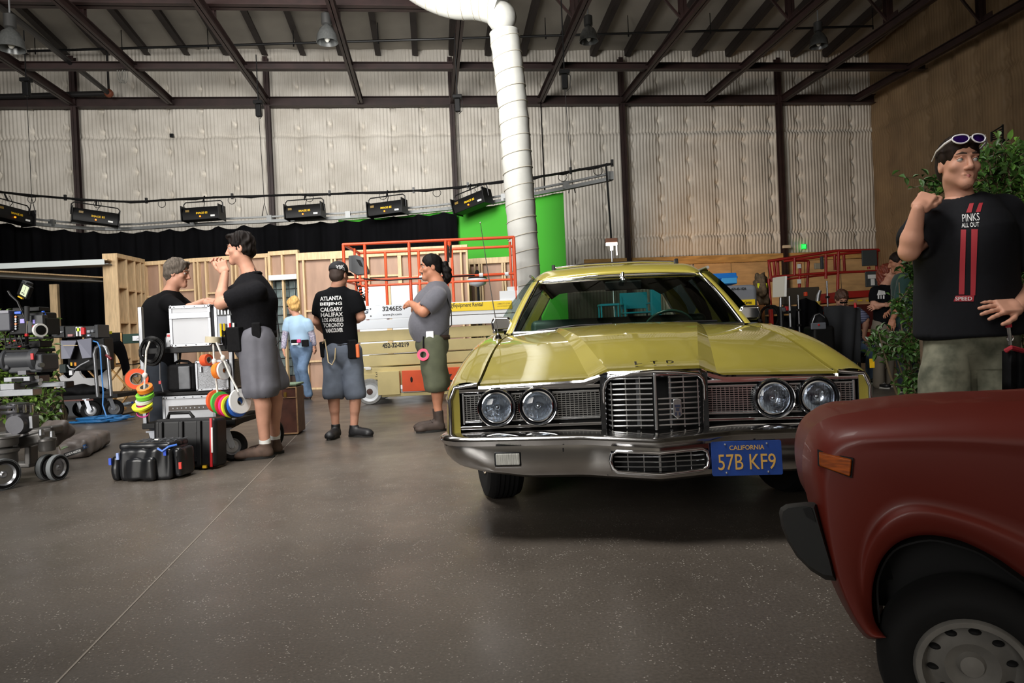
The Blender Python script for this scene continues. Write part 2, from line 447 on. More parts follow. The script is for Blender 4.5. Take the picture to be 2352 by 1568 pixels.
# ================================================================== insulated walls (quilted facing over ribbed sheet)
def insul_mat(name,col,dark,bs=0.5):
 m=bpy.data.materials.new(name); m.use_nodes=True; nt=m.node_tree; b=nt.nodes['Principled BSDF']
 uv=nt.nodes.new('ShaderNodeUVMap'); b.inputs['Roughness'].default_value=0.62
 n=nt.nodes.new('ShaderNodeTexNoise'); n.inputs['Scale'].default_value=1.1; n.inputs['Detail'].default_value=7
 nt.links.new(uv.outputs[0],n.inputs['Vector'])
 r=nt.nodes.new('ShaderNodeValToRGB'); r.color_ramp.elements[0].position=0.3; r.color_ramp.elements[1].position=0.7
 r.color_ramp.elements[0].color=rgb(dark); r.color_ramp.elements[1].color=rgb(col)
 nt.links.new(n.outputs[0],r.inputs[0]); nt.links.new(r.outputs[0],b.inputs['Base Color'])
 sp=nt.nodes.new('ShaderNodeSeparateXYZ'); nt.links.new(uv.outputs[0],sp.inputs[0])
 w=nt.nodes.new('ShaderNodeMath'); w.operation='MULTIPLY'; w.inputs[1].default_value=2*math.pi/0.105; nt.links.new(sp.outputs[0],w.inputs[0])
 sn=nt.nodes.new('ShaderNodeMath'); sn.operation='SINE'; nt.links.new(w.outputs[0],sn.inputs[0])
 n2=nt.nodes.new('ShaderNodeTexNoise'); n2.inputs['Scale'].default_value=5; n2.inputs['Detail'].default_value=4; nt.links.new(uv.outputs[0],n2.inputs['Vector'])
 mu=nt.nodes.new('ShaderNodeMath'); mu.operation='MULTIPLY_ADD'; mu.inputs[1].default_value=0.9
 nt.links.new(n2.outputs[0],mu.inputs[0]); nt.links.new(sn.outputs[0],mu.inputs[2])
 bp=nt.nodes.new('ShaderNodeBump'); bp.inputs['Strength'].default_value=bs; bp.inputs['Distance'].default_value=0.03
 nt.links.new(mu.outputs[0],bp.inputs['Height']); nt.links.new(bp.outputs[0],b.inputs['Normal'])
 return m
GIRTS=[3.9,7.16]
def quilt(s,z,seed):
 cw=0.92; ci=round(s/cw); ds=s-ci*cw
 d=0.045*min(1,abs(ds)/0.42)**0.6
 for g in GIRTS:
  sag=0.05*abs(math.sin(math.pi*s/cw))**0.6
  dz=z-(g+sag-0.03); d-=0.085*math.exp(-(dz/0.045)**2); d+=0.05*math.exp(-((dz+0.16)/0.13)**2)
 rnd=random.Random(ci*131+seed); off=rnd.uniform(-0.12,0.12); rp=0.62
 k=round((z-off)/rp); dz=z-off-k*rp; ds2=ds-rnd.uniform(-0.03,0.03)
 d-=0.17*math.exp(-(ds2/0.055)**2-(dz/(0.05 if dz>0 else 0.12))**2)
 d+=0.02*noise.noise(Vector((s*1.3,z*1.3,seed)))
 return d
def quilted(name,origin,es,nrm,L,z0,z1,mt,seed,step=0.065):
 ns=int(L/step); nz=int((z1-z0)/step); vs=[]; uvs=[]
 for j in range(nz+1):
  z=z0+(z1-z0)*j/nz
  for i in range(ns+1):
   s=L*i/ns; q=origin+es*s+nrm*quilt(s,z,seed); vs.append((q.x,q.y,z)); uvs.append((s,z))
 b=len(vs)
 fs=[(j*(ns+1)+i,j*(ns+1)+i+1,(j+1)*(ns+1)+i+1,(j+1)*(ns+1)+i)for j in range(nz)for i in range(ns)]
 back=-0.25  # the sheet-metal skin behind the facing
 for s in(0,L):
  for z in(z0,z1):q=origin+es*s+nrm*back; vs.append((q.x,q.y,z)); uvs.append((s,z))
 fs.append((b,b+1,b+3,b+2))
 me=bpy.data.meshes.new(name); me.from_pydata(vs,[],fs); ul=me.uv_layers.new(name='UVMap')
 for l in me.loops:ul.data[l.index].uv=uvs[l.vertex_index]
 me.materials.append(mt); me.polygons.foreach_set('use_smooth',[True]*len(me.polygons))
 o=bpy.data.objects.new(name,me); COL.objects.link(o); return tag(o,kind='structure')
INS=insul_mat('insulation_facing',(228,222,211),(200,193,181))
INS2=insul_mat('insulation_facing_tan',(150,124,92),(124,102,76),0.18)
quilted('wall_back',W(-0.2,0),EU,EV,33.7,0,9.75,INS,1)
quilted('wall_right',W(0,-0.15),EV,EU,30.0,0,11.5,INS2,7,0.12)
wf=MB(); wf.add([W(-0.3,30.8),W(33.6,30.8),W(33.6,30.8,12.4),W(-0.3,30.8,12.4)],[(0,1,2,3)]); wf.build('wall_front',INS,kind='structure',solid=0.15)
wl=MB(); wl.add([W(33.6,-0.3),W(33.6,17.0),W(33.6,17.0,11.5),W(33.6,-0.3,9.7)],[(0,1,2,3)]); wl.build('wall_left',INS,kind='structure',solid=0.15)
# wood ledge and plywood wainscot on the back wall
uL,zL=wallpx(1480,592,0.2); uR,zR=wallpx(1790,583,0.2)
tr=thing('trim_1',None,None,W(0,0.1),kind='structure')
mb=MB(); mb.beam(W(0.1,0.2,zR-0.1),W(9.8,0.2,zR-0.1),0.06,0.24); mb.build('ledge_board',mat('ledge_board',(190,148,88),0.65,var=0.25,scale=2.2,stretch=(1,1,6)),tr,True)
for i in range(5):
 mb=MB(); a=W(0.15+i*1.23,0.14,0.05); b=W(0.15+i*1.23+1.2,0.14,0.05)
 for(z0,z1)in((0.05,1.25),(1.27,zR-0.23)):
  mb.add([],[]); c=(a+b)/2; mb.beam(Vector((a.x,a.y,(z0+z1)/2)),Vector((b.x,b.y,(z0+z1)/2)),0.018,z1-z0)
 mb.build('plywood_panel',PLY,tr,True)
# ================================================================== roof
RS=1/11.0
def roof_z(v):return 9.75+v*RS
ce=MB(); ce.add([W(-0.3,-0.3,roof_z(-0.3)),W(34,-0.3,roof_z(-0.3)),W(34,31,roof_z(31)),W(-0.3,31,roof_z(31))],[(0,1,2,3)])
ceil=ce.build('ceiling',mat('roof_insulation',(160,154,144),0.8,var=0.1,scale=0.8,bump=0.6,bscale=2.5),kind='structure',solid=0.1)
pur=thing('trim_2',None,None,W(15,0.2,9.5),kind='structure')
pm=mat('purlin_steel',(46,38,36),0.6)
for i in range(30):
 u=0.55+i*1.09
 mb=MB(); mb.beam(W(u,0.12,roof_z(0.12)-0.17),W(u,26,roof_z(26)-0.17),0.10,0.22)
 mb.beam(W(u-0.06,0.12,roof_z(0.12)-0.28),W(u-0.06,26,roof_z(26)-0.28),0.12,0.015)
 mb.build('purlin',pm,pur,True)
POSTU=[wallpx(x,235,0.3)[0]for x in(170,614,1037,1428,1788)]
bay=(POSTU[0]-POSTU[-1])/4
posts=[POSTU[0]+bay]+POSTU
def hbeam(mb,a,b,w,h,t=0.018,up=(0,0,1)):
 a=Vector(a); b=Vector(b); u=Vector(up); d=(b-a).normalized(); x=u.cross(d).normalized(); y=d.cross(x)
 mb.beam(a+y*(h/2-t/2),b+y*(h/2-t/2),w,t,up); mb.beam(a-y*(h/2-t/2),b-y*(h/2-t/2),w,t,up)
 mb.beam(a,b,t,h,up)
frm=thing('trim_3',None,None,W(12,0.3,0),kind='structure')
for u in posts:
 mb=MB(); hbeam(mb,W(u,0.3,0),W(u,0.3,9.35),0.14,0.18,up=EV); mb.build('column',STEEL,frm,True)
mb=MB(); hbeam(mb,W(0.1,0.3,8.05),W(33,0.3,8.05),0.22,0.26); mb.build('wall_girt',STEEL,frm,True)
mb=MB(); hbeam(mb,W(0.25,2.85,8.1),W(33,2.85,8.1),0.2,0.18); mb.build('bridging_girt',STEEL,frm,True)
chord_u=sorted(set([wallpx(x,235,0.3)[0]for x in(170,395,615,828,1040,1240,1430,1620,1795,1962)]+[POSTU[0]+bay/2,POSTU[0]+bay,POSTU[0]+bay*1.5]))
DUCTU=wallpx(1150,230,0.3)[0]
for u in chord_u:
 mb=MB(); hbeam(mb,W(u,0.3,8.05),W(u,24,8.05),0.16,0.2); mb.build('truss_chord',STEEL,frm,True)
 for v in(5.5,9.5):
  mb=MB(); hbeam(mb,W(u,v,8.14),W(u,v,roof_z(v)-0.25),0.16,0.16,up=EV)
  mb.beam(W(u,v,8.15),W(u+1.5,v,roof_z(v)-0.35),0.05,0.05); mb.beam(W(u,v-0.05,8.2),W(u,v+0.35,8.2),0.02,0.2)
  mb.build('truss_web',STEEL,frm,True)
mb=MB(); hbeam(mb,W(DUCTU+0.6,5.75,8.55),W(33,5.75,8.55),0.3,0.62,0.03); mb.build('roof_girder',STEEL,frm,True)
# pipes
pp=thing('trim_4',None,None,W(12,2,9),kind='structure')
mb=MB(); a,b=PZ(-120,123,9.25),PZ(2005,60,9.25); mb.tube([a,b],0.035,8)
for i in range(12):
 q=a.lerp(b,i/11.0); mb.cyl(q,q+Vector((0,0,0.5)),0.012,6); mb.cyl(q-Vector((0,0,0.09)),q,0.02,6)
mb.build('sprinkler_pipe',DARKM,pp,True)
e1=PZ(250,214,8.2); e0=PZ(-120,226,8.2); e2=PZ(40,46,8.2); mb=MB(); mb.tube([e0,e1,e2,e2-EV*-6],0.075,10)
mb.cyl(e1+Vector((0,0,0)),e1+Vector((0,0,1.4)),0.03,8); mb.build('drain_pipe',mat('dark_pipe',(40,38,38),0.45,0.3),pp,True)
mb=MB(); mb.ell(e1,0.12); mb.build('pipe_elbow',mat('orange_elbow',(120,62,40),0.5),pp,True)
# ================================================================== high-bay lamps
LENS=mat('prismatic_reflector',(92,94,93),0.25,0.2,var=0.1,scale=30,spec=0.8)
def highbay(px,py,Y,label,r=0.24):
 q=P(px,py,Y); t=thing('high_bay_lamp',label,'lamp',q,group='high bay lamps under the roof')
 mb=MB(); mb.lathe([(0.06,r*0.9),(r*0.62,r*0.55),(r*0.9,0),(r,-r*0.7),(r*0.97,-r*0.72),(r*0.86,0),(r*0.5,r*0.5)],24); mb.build('reflector',LENS,t,smooth=40)
 mb=MB(); mb.lathe([(0.05,r*0.85),(0.11,r*0.95),(0.11,r*1.9),(0.07,r*2.0)],16); mb.build('ballast',mat('dark_ballast',(58,58,57),0.5),t,smooth=40)
 mb=MB(); top=roof_z((q-CN).dot(EV))-0.1; mb.cyl((0,0,r*1.95),(0,0,top-q.z),0.016,8); mb.build('stem',GREYP,t)
 mb=MB(); mb.ell((0,0,-r*0.15),(0.07,0.07,0.13)); mb.build('bulb',mat('unlit_bulb',(215,214,205),0.2),t,smooth=60)
highbay(25,92,13.5,'high bay lamp with grey dome under dark roof beams above the camera rig',0.25)
highbay(751,80,15.5,'high bay lamp hanging between roof beams above the curtain and wooden flats')
highbay(1352,80,17.5,'high bay lamp under the roof beside the white duct')
highbay(1880,92,18.5,'high bay lamp under the roof near the tan corner of the hall')
# ================================================================== curtain track, drapes, pipe and floods
TRK=[(-260,420),(-120,474),(0,503),(120,518),(268,526),(446,516),(620,508),(800,499),(927,489),(1050,477),(1157,460),(1222,447),(1300,432),(1402,411)]
TP=[PZ(x,y,4.0)for x,y in TRK]
def interp(pts,n):
 """Catmull-Rom resampling"""
 out=[]
 for i in range(len(pts)-1):
  p0,p1,p2,p3=pts[max(i-1,0)],pts[i],pts[i+1],pts[min(i+2,len(pts)-1)]
  for k in range(n):
   t=k/n; out.append(0.5*((2*p1)+(p2-p0)*t+(2*p0-5*p1+4*p2-p3)*t*t+(3*p1-p0-3*p2+p3)*t**3))
 out.append(pts[-1]); return out
ARC=interp(TP,6)
def pxof(q):
 v=q-CAMO; w=v.dot(FWD); return 1176+FPX*v.dot(RIGHT)/w
def arcY(px):
 best=min(ARC,key=lambda q:abs(pxof(q)-px)); return best.y
trk=thing('curtain_track','curved grey curtain track hung high above the black drape and green screen','track',ARC[0])
for dz,w,h in((0,0.10,0.07),(0.11,0.05,0.04)):
 mb=MB()
 for i in range(len(ARC)-1):mb.beam(ARC[i]+Vector((0,0,dz)),ARC[i+1]+Vector((0,0,dz)),w,h)
 mb.build('rail',mat('track_metal',(128,130,130),0.45,0.5),trk,True)
for i in range(0,len(ARC),6):
 mb=MB(); mb.box(ARC[i]+Vector((0,0,0.06)),(0.12,0.12,0.16)); mb.build('splice',mat('track_metal',(128,130,130)),trk,True)
def drape(name,i0,i1,off,z0,drop,mt,label,wl,amp,scallop,group=None,ragged=0):
 pts=interp(ARC[i0:i1+1],40 if wl<0.5 else 8); s=0; rows=[]; prof=[]
 for i,q in enumerate(pts):
  if i:s+=(q-pts[i-1]).length
  t=(pts[min(i+1,len(pts)-1)]-pts[max(i-1,0)]).normalized(); n=Vector((t.y,-t.x,0)); prof.append((q,n,s))
 mb=MB(); nz=14
 for j in range(nz+1):
  f=j/nz; row=[]
  for q,n,s in prof:
   top=4.0-drop-scallop*abs(math.sin(s*math.pi/0.62))*(1+ragged*max(0,math.sin(s*0.9)))
   w=amp*(0.5+0.5*f)*(math.sin(s*2*math.pi/wl+1.3*math.sin(s*0.7))+0.4*math.sin(s*2*math.pi/wl*1.7+1))
   row.append(Vector((q.x,q.y,0))+n*(off+w)+Vector((0,0,top+(z0-top)*f)))
  rows.append(row)
 mb.grid(rows); o=mb.build(name,mt,smooth=80,solid=0.004); return tag(o,label,'curtain',group)
VEL=mat('black_velour',(11,11,13),0.95,var=0.3,scale=3,stretch=(1,1,0.2),spec=0.05)
i105=min(range(len(ARC)),key=lambda i:abs(pxof(ARC[i])-1052)); i13=min(range(len(ARC)),key=lambda i:abs(pxof(ARC[i])-1287)); i88=min(range(len(ARC)),key=lambda i:abs(pxof(ARC[i])-760))
drape('black_drape',0,i105,0.05,0.02,0.07,VEL,'long black pleated drape hanging from the curved track behind the wooden flats',0.34,0.05,0.055,ragged=0.6)
drape('green_screen',i88,i13,-0.14,0.02,0.03,mat('chroma_green',(62,164,40),0.8,var=0.03,scale=0.6),'bright green screen cloth hanging beside the black drape behind the white duct',2.6,0.03,0.015)
PIPE=[(-140,424),(0,441),(150,455),(300,463),(450,455),(620,449),(800,444),(950,438),(1050,430),(1150,417),(1250,404),(1330,390),(1406,376)]
PPT=interp([P(x,y,arcY(x)-0.3)for x,y in PIPE],4)
pipe=thing('lighting_pipe','long black lighting pipe wound with cables above the curved curtain track','pipe',PPT[0])
mb=MB(); mb.tube(PPT,0.026,8); mb.build('pipe_run',DARKM,pipe,True,smooth=40)
mb=MB(); mb.tube([q+Vector((0.01,-0.03,0.03*math.sin(i*1.9)-0.015))for i,q in enumerate(PPT)],0.016,6); mb.build('cable',BLACK,pipe,True)
for i in range(3,len(PPT),5):
 q=PPT[i]; mb=MB(); mb.beam(q+Vector((0,0,-0.05)),q+Vector((0,0,0.08)),0.05,0.05); mb.build('clamp',DARKM,pipe,True)
for i in range(2,len(PPT),4):
 q=PPT[i]; mb=MB()
 mb.tube([q+Vector((0.09*math.cos(a),-0.03,-0.09+0.09*math.sin(a)))for a in[k*math.pi/8 for k in range(16)]],0.007,5,closed=True); mb.build('cable_loop',BLACK,pipe,True)
FLB=mat('flood_housing',(13,13,14),0.5,spec=0.3)
YEL=mat('yellow_print',(232,186,30),0.5,emit=(232,186,30),estr=0.0)
def flood(px,py,label,tilt=0.0,w=0.9):
 Y=arcY(px)-0.45; q=P(px,py,Y)
 i=min(range(1,len(ARC)-1),key=lambda i:abs(pxof(ARC[i])-px)); t=(ARC[i+1]-ARC[i-1]); rz=math.atan2(t.y,t.x)
 f=thing('flood_light',label,'light fixture',q,rz,'flood lights on the lighting pipe',ry=-tilt)
 mb=MB(); prof=[(-0.17,-0.16),(0.14,-0.16),(0.17,-0.02),(0.12,0.15),(-0.10,0.15),(-0.19,0.0)]
 mb.prism(prof,w,Matrix(((0,0,1,0),(1,0,0,0),(0,1,0,0),(0,0,0,1)))); mb.build('housing',FLB,f,bevel=0.012)
 for s in(-1,1):
  mb=MB(); mb.box((s*(w/2+0.012),-0.02,0),(0.02,0.4,0.36)); mb.build('end_plate',FLB,f,bevel=0.006)
 mb=MB(); W2=w/2+0.035; mb.tube([(-W2,0,0),(-W2,0,0.24),(-W2+0.05,0,0.29),(W2-0.05,0,0.29),(W2,0,0.24),(W2,0,0)],0.014,8); mb.build('yoke',DARKM,f)
 mb=MB(); mb.cyl((0,0,0.28),(0,0.1,0.44),0.018,8); mb.tube([(0.02,-0.02,0.15),(0.06,-0.05,0.25),(0.03,0,0.4)],0.008,5); mb.build('hanger',DARKM,f)
 text('IMAGE 85',0.27,(-0.09,-0.205,-0.035),(1,0,0),(0,0.15,0.99),YEL,f,name='lettering',bold=0.02,world=False)
 mb=MB(); mb.box((-0.3,-0.186,0.05),(0.09,0.012,0.05)); mb.build('label_plate',mat('dim_label',(120,96,40),0.5),f)
 mb=MB(); mb.box((0.3,-0.2,-0.09),(0.1,0.012,0.04)); mb.build('rating_plate',WHITEP,f)
 mb=MB(); mb.box((0.0,-0.2,-0.09),(0.03,0.02,0.03)); mb.build('power_light',mat('orange_pilot',(255,120,20),0.4,emit=(255,120,20),estr=3.0),f)
flood(18,491,'black flood light at the start of the row, above the camera rig',-0.08,0.92)
flood(219,499,'black flood light hanging in front of the steel column over the wooden beams',-0.1,0.92)
flood(468,491,'black flood light hanging above the man in the black polo shirt',0.02,0.86)
flood(701,486,'black flood light hanging above the woman in light blue',0.03,0.84)
flood(890,479,'black flood light hanging above the orange lift basket',0.04,0.84)
flood(1085,464,'black flood light tilted in front of the green screen, last of the row',0.2,0.82)
def hoist(px,py,Y,px2,py2,label):
 q=P(px,py,Y); h=thing('chain_hoist',label,'hoist',q,group='chain hoists under the roof')
 mb=MB(); mb.box((0,0,0),(0.13,0.12,0.3)); mb.build('motor_body',BLACK,h,bevel=0.02)
 mb=MB(); mb.box((0,0,0.2),(0.22,0.14,0.08)); mb.build('head_frame',BLACK,h,bevel=0.01)
 mb=MB(); mb.cyl((0,0,0.24),(0,0,8.05-q.z),0.014,6); mb.tube([(0.05,0,0.24),(0.12,-0.05,0.1),(0.1,-0.05,-0.15),(0.02,0,-0.2)],0.008,5); mb.build('suspension_chain',DARKM,h)
 mb=MB(); e=P(px2,py2,Y)-q; mb.tube([(0,0,-0.12),tuple(e)],0.007,5); mb.tube([e+Vector((-0.07,0,-0.35)),e,e+Vector((0.07,0,-0.35))],0.012,5); mb.build('lift_chain',DARKM,h)
hoist(61,205,15.2,73,455,'black chain hoist and line hanging before the wall above the camera rig')
hoist(594,254,arcY(600),607,465,'black chain hoist hanging next to the steel column above the black polo man')
hoist(1051,242,arcY(1051),1060,440,'black chain hoist hanging next to the white duct')
hoist(1297,188,arcY(1290),1312,405,'black chain hoist hanging from the roof beam between duct and tan wall')
mb=MB(); mb.tube([PZ(1242,235,8.0),P(1251,440,arcY(1251))],0.018,6); tag(mb.build('suspension_rod',DARKM),'thin black rod from roof beam down to the curtain track by the duct','rod')
# end rod and the work lamp on its stand
rodY=arcY(1395)
wk=thing('work_lamp','bright work lamp hanging on a black cord above the wagon roof','lamp',P(1404,551,rodY))
mb=MB(); mb.tube([P(1392,379,rodY-0.3),P(1404,547,rodY)],0.02,6); mb.build('cord',BLACK,wk,True)
q=P(1404,552,rodY); mb=MB(); mb.box(q,(0.24,0.12,0.08)); mb.build('housing',mat('brown_housing',(110,70,50),0.5),wk,True,bevel=0.01)
mb=MB(); mb.box(q+Vector((0,-0.02,-0.075)),(0.22,0.08,0.05)); mb.cyl(q+Vector((0.1,0,-0.05)),q+Vector((0.1,0,-0.3)),0.012,6); mb.cyl(q+Vector((0,0,-0.08)),q+Vector((0,0,-0.2)),0.03,8)
mb.build('lamp_tube',mat('lamp_glow',(255,246,236),0.4,emit=(255,244,230),estr=5.0),wk,True)
st=thing('lamp_stand','slim steel stand pole under the bright work lamp','stand',Vector((q.x,q.y,0)))
mb=MB(); mb.tube([(q.x,q.y,0.3),(q.x,q.y,q.z-0.19)],0.018,8); mb.build('pole',ALU,st,True)
for k in range(3):
 a=k*2.1; mb=MB(); mb.tube([(q.x,q.y,0.5),(q.x+0.5*math.cos(a),q.y+0.5*math.sin(a),0.02)],0.014,6); mb.build('leg',ALU,st,True)
# ================================================================== flexible duct
DM=mat('white_duct',(182,182,176),0.6,var=0.04,scale=5,bump=0.25,bscale=9)
duct=thing('flexible_duct','white spiral wrapped flexible air duct rising from floor to roof and bending away','duct',PZ(1213,905,0))
DY=12.45
dp=[PZ(1213,905,0.0)]+[P(x,y,DY)for x,y in((1212,800),(1207,640),(1199,520),(1190,400),(1181,280),(1170,170),(1158,75))]
dpr=interp(dp,9); mb=MB(); pts=[]; rs=[]
for i,q in enumerate(dpr):pts.append(q); rs.append(0.264+0.006*math.sin(i*1.7))
mb.tube(pts,rs,28); mb.build('duct_riser',DM,duct,True,smooth=50)
hp=[P(1150,22,DY),P(1100,8,DY+0.1),P(1040,4,DY+0.15),P(975,-22,DY+0.2),P(900,-75,DY+0.2),P(800,-150,DY+0.2)]
mb=MB(); hpp=interp(hp,6); mb.tube(hpp,0.283,28); mb.ell(P(1152,40,DY),0.27); mb.build('duct_run',DM,duct,True,smooth=50)
rib=mat('duct_wire',(176,170,154),0.6)
tot=0; nx=0.0
for seq in(dpr,hpp):
 s=0; nxt=0.15
 for i in range(len(seq)-1):
  L=(seq[i+1]-seq[i]).length; t=(seq[i+1]-seq[i]).normalized()
  while nxt<=s+L:
   q=seq[i].lerp(seq[i+1],(nxt-s)/L); x=Vector((1,0,-0.12)); x=(x-t*x.dot(t)).normalized(); y=t.cross(x); rr=0.271 if seq is dpr else 0.285
   if seq is hpp:x=Vector((0,0,1)); x=(x-t*x.dot(t)).normalized(); y=t.cross(x)
   mb=MB(); mb.tube([q+(x*math.cos(a)+y*math.sin(a))*rr+t*0.05*math.cos(a)for a in[k*math.pi/12 for k in range(24)]],0.007,4,closed=True)
   mb.build('wire_rib',rib,duct,True); nxt+=0.29 if seq is dpr else 0.2
  s+=L
# ================================================================== exit sign, pole box
ex=thing('exit_sign','small green glowing exit sign high on the tan back wall','sign',wallpx(1846,566,0.1)and W(wallpx(1846,566,0.12)[0],0.12,wallpx(1846,566,0.12)[1]),TH)
mb=MB(); mb.box((0,0,0),(0.15,0.06,0.16)); mb.build('housing',mat('sign_green',(20,200,70),0.4,emit=(30,230,80),estr=0.9),ex,bevel=0.01)
text('EXIT',0.11,(-0.055,-0.034,-0.045),(1,0,0),(0,0,1),mat('sign_letters',(40,255,120),0.4,emit=(90,255,140),estr=1.5),ex,world=False,height=0.09)
u,z=wallpx(1808,566,0.5); q=W(u,0.46,z); mb=MB(); mb.beam(q-EU*0.12,q+EU*0.12,0.1,0.09); tag(mb.build('junction_box',mat('beige_box',(214,200,176),0.5),bevel=0.008),'small beige box fixed on steel column near the exit sign','box')
q=wallpx(394,311,0.08); q=W(q[0],0.07,q[1]); mb=MB(); mb.beam(q-EU*0.05,q+EU*0.05,0.06,0.1); mb.beam(q-EU*0.015,q+EU*0.015,0.1,0.03); tag(mb.build('sensor_box',BLACK,bevel=0.006),'tiny black box on the pale quilted wall above the curtain','box')
q=P(283,163,17.6); rc0=thing('rope_coil','grey rope coil looped over the upper steel girt','rope',q)
for k in range(3):
 mb=MB(); mb.tube([q+Vector((0.04*k+0.07*math.cos(a_),0.03*k-0.15,-0.12+0.22*math.sin(a_)))for a_ in[i*math.pi/10 for i in range(20)]],0.014,6,closed=True); mb.build('rope_turn',mat('grey_rope',(120,118,112),0.8),rc0,True,smooth=60)
# ================================================================== green-gold station wagon (local: x across, y backwards from the grille, z up)
CARP=mat('green_gold_paint',(158,146,62),0.3,0.1,var=0.06,scale=2.5,coat=1.0)
BPCH=mat('bumper_chrome',(186,184,182),0.13,1.0,var=0.06,scale=6)
SILV=mat('grille_silver',(196,198,200),0.22,0.9)
VOID=mat('dark_cavity',(8,8,9),0.8)
GLS=glass('car_glass',(205,222,214))
car=thing('station_wagon','green-gold vintage station wagon with chrome grille, facing the viewer','car',(0.648,3.22,0),R_(-5.5))
def lerp(a,b,t):return a+(b-a)*t
def pl(tab,y):
 for i in range(len(tab)-1):
  if y<=tab[i+1][0]:
   t=max(0,(y-tab[i][0])/(tab[i+1][0]-tab[i][0])); return lerp(tab[i][1],tab[i+1][1],t)
 return tab[-1][1]
def smooth_tab(tab,y):
 return(pl(tab,y-0.05)+pl(tab,y)+pl(tab,y+0.05)+pl(tab,y-0.1)+pl(tab,y+0.1))/5
ZE=[(0.0,0.738),(0.08,0.752),(0.25,0.785),(0.5,0.838),(0.8,0.892),(1.1,0.928),(1.4,0.955),(1.72,0.975),(2,0.98)]
def ze(y):return smooth_tab(ZE,y)
GAPX=[(0,0.825),(0.5,0.832),(1.2,0.84),(1.75,0.83)]
def hood_z(x,y):
 g=pl(GAPX,y); ax=abs(x); w=lerp(0.215,0.47,(y-0.03)/1.62); fw=lerp(0.085,0.03,y/1.65); h=lerp(0.038,0.016,y/1.65)
 base=ze(y)+0.028*(1-(ax/g)**2)*(0.4+0.6*min(1,y/0.6))
 t=1 if ax<w else max(0,1-(ax-w)/fw)
 return base+h*t+0.006*max(0,1-ax/0.5)
def hood_front(x):
 ax=abs(x); return 0.045-0.05*max(0,1-ax/0.30)-(0.015 if ax<0.23 else 0)
mb=MB(); rows=[]
def hood_cols(y):
 g=pl(GAPX,y)-0.005; w=lerp(0.215,0.47,(y-0.03)/1.62); fw=lerp(0.085,0.03,y/1.65); h=[]
 for a,b,n in((0,w,16),(w,w+fw,3),(w+fw,g,14)):h+=[lerp(a,b,k/n)for k in range(n)]
 h.append(g); return[-x for x in h[:0:-1]]+h
for j in range(37):
 t=j/36; row=[]
 for x in hood_cols(t*1.68):
  s=x/0.83; y=lerp(hood_front(x),1.68-0.10*(1-s*s)*0.9,t); row.append((x,y,hood_z(x,t*1.68)))
 rows.append(row)
lip=[(x,y+0.004,z-0.02)for x,y,z in rows[0]]; lip2=[(x,y+0.05,z-0.03)for x,y,z in rows[0]]
rows=[lip2,lip]+rows
mb.grid(rows)
for side in(0,len(rows[0])-1):
 e=[rows[i][side]for i in range(2,len(rows))]; f=[(x*0.997,y,z-0.03)for x,y,z in e]; mb.grid([e,f]if side else[f,e])
hood=mb.build('hood',CARP,car,smooth=12,weld=True)
# badge letters
for k,ch in enumerate('LTD'):
 text(ch,0.034,(-0.085+k*0.073+0.0,-0.0+0.0,hood_z(0,0.04)+0.0035),(1,0,0),Vector((0,0.86,0.5)),CHROME,car,height=0.026,bold=0.02,world=False,name='badge_letter',depth=0.06)
# fenders, with side and wheel opening
WY,WZ,WR=0.93,0.33,0.39
HW=[(0.0,0.955),(0.06,0.985),(0.2,1.0),(0.6,1.008),(3.5,1.008),(5.2,0.985),(5.5,0.96)]
def side_panel(mb,s,ys,zf,zs):
 rows=[]
 for y in ys:
  row=[]
  for f in zs:
   z=lerp(zf(y)-0.075,0.30,f); x=pl(HW,y)+0.008*math.sin(f*math.pi)-0.03*max(0,f-0.75)/0.25
   row.append((s*x,y,z))
  rows.append(row)
 n=len(zs); vs=[q for r in rows for q in r]; fs=[]
 for i in range(len(ys)-1):
  for j in range(n-1):
   q=[i*n+j,i*n+j+1,(i+1)*n+j+1,(i+1)*n+j]
   cy=sum(vs[k][1]for k in q)/4; cz=sum(vs[k][2]for k in q)/4
   if any(math.hypot(cy-a,cz-WZ)<WR for a in(WY,3.98))or cy<0.56 and cz<0.5:continue
   fs.append(q if s<0 else q[::-1])
 mb.add(vs,fs)
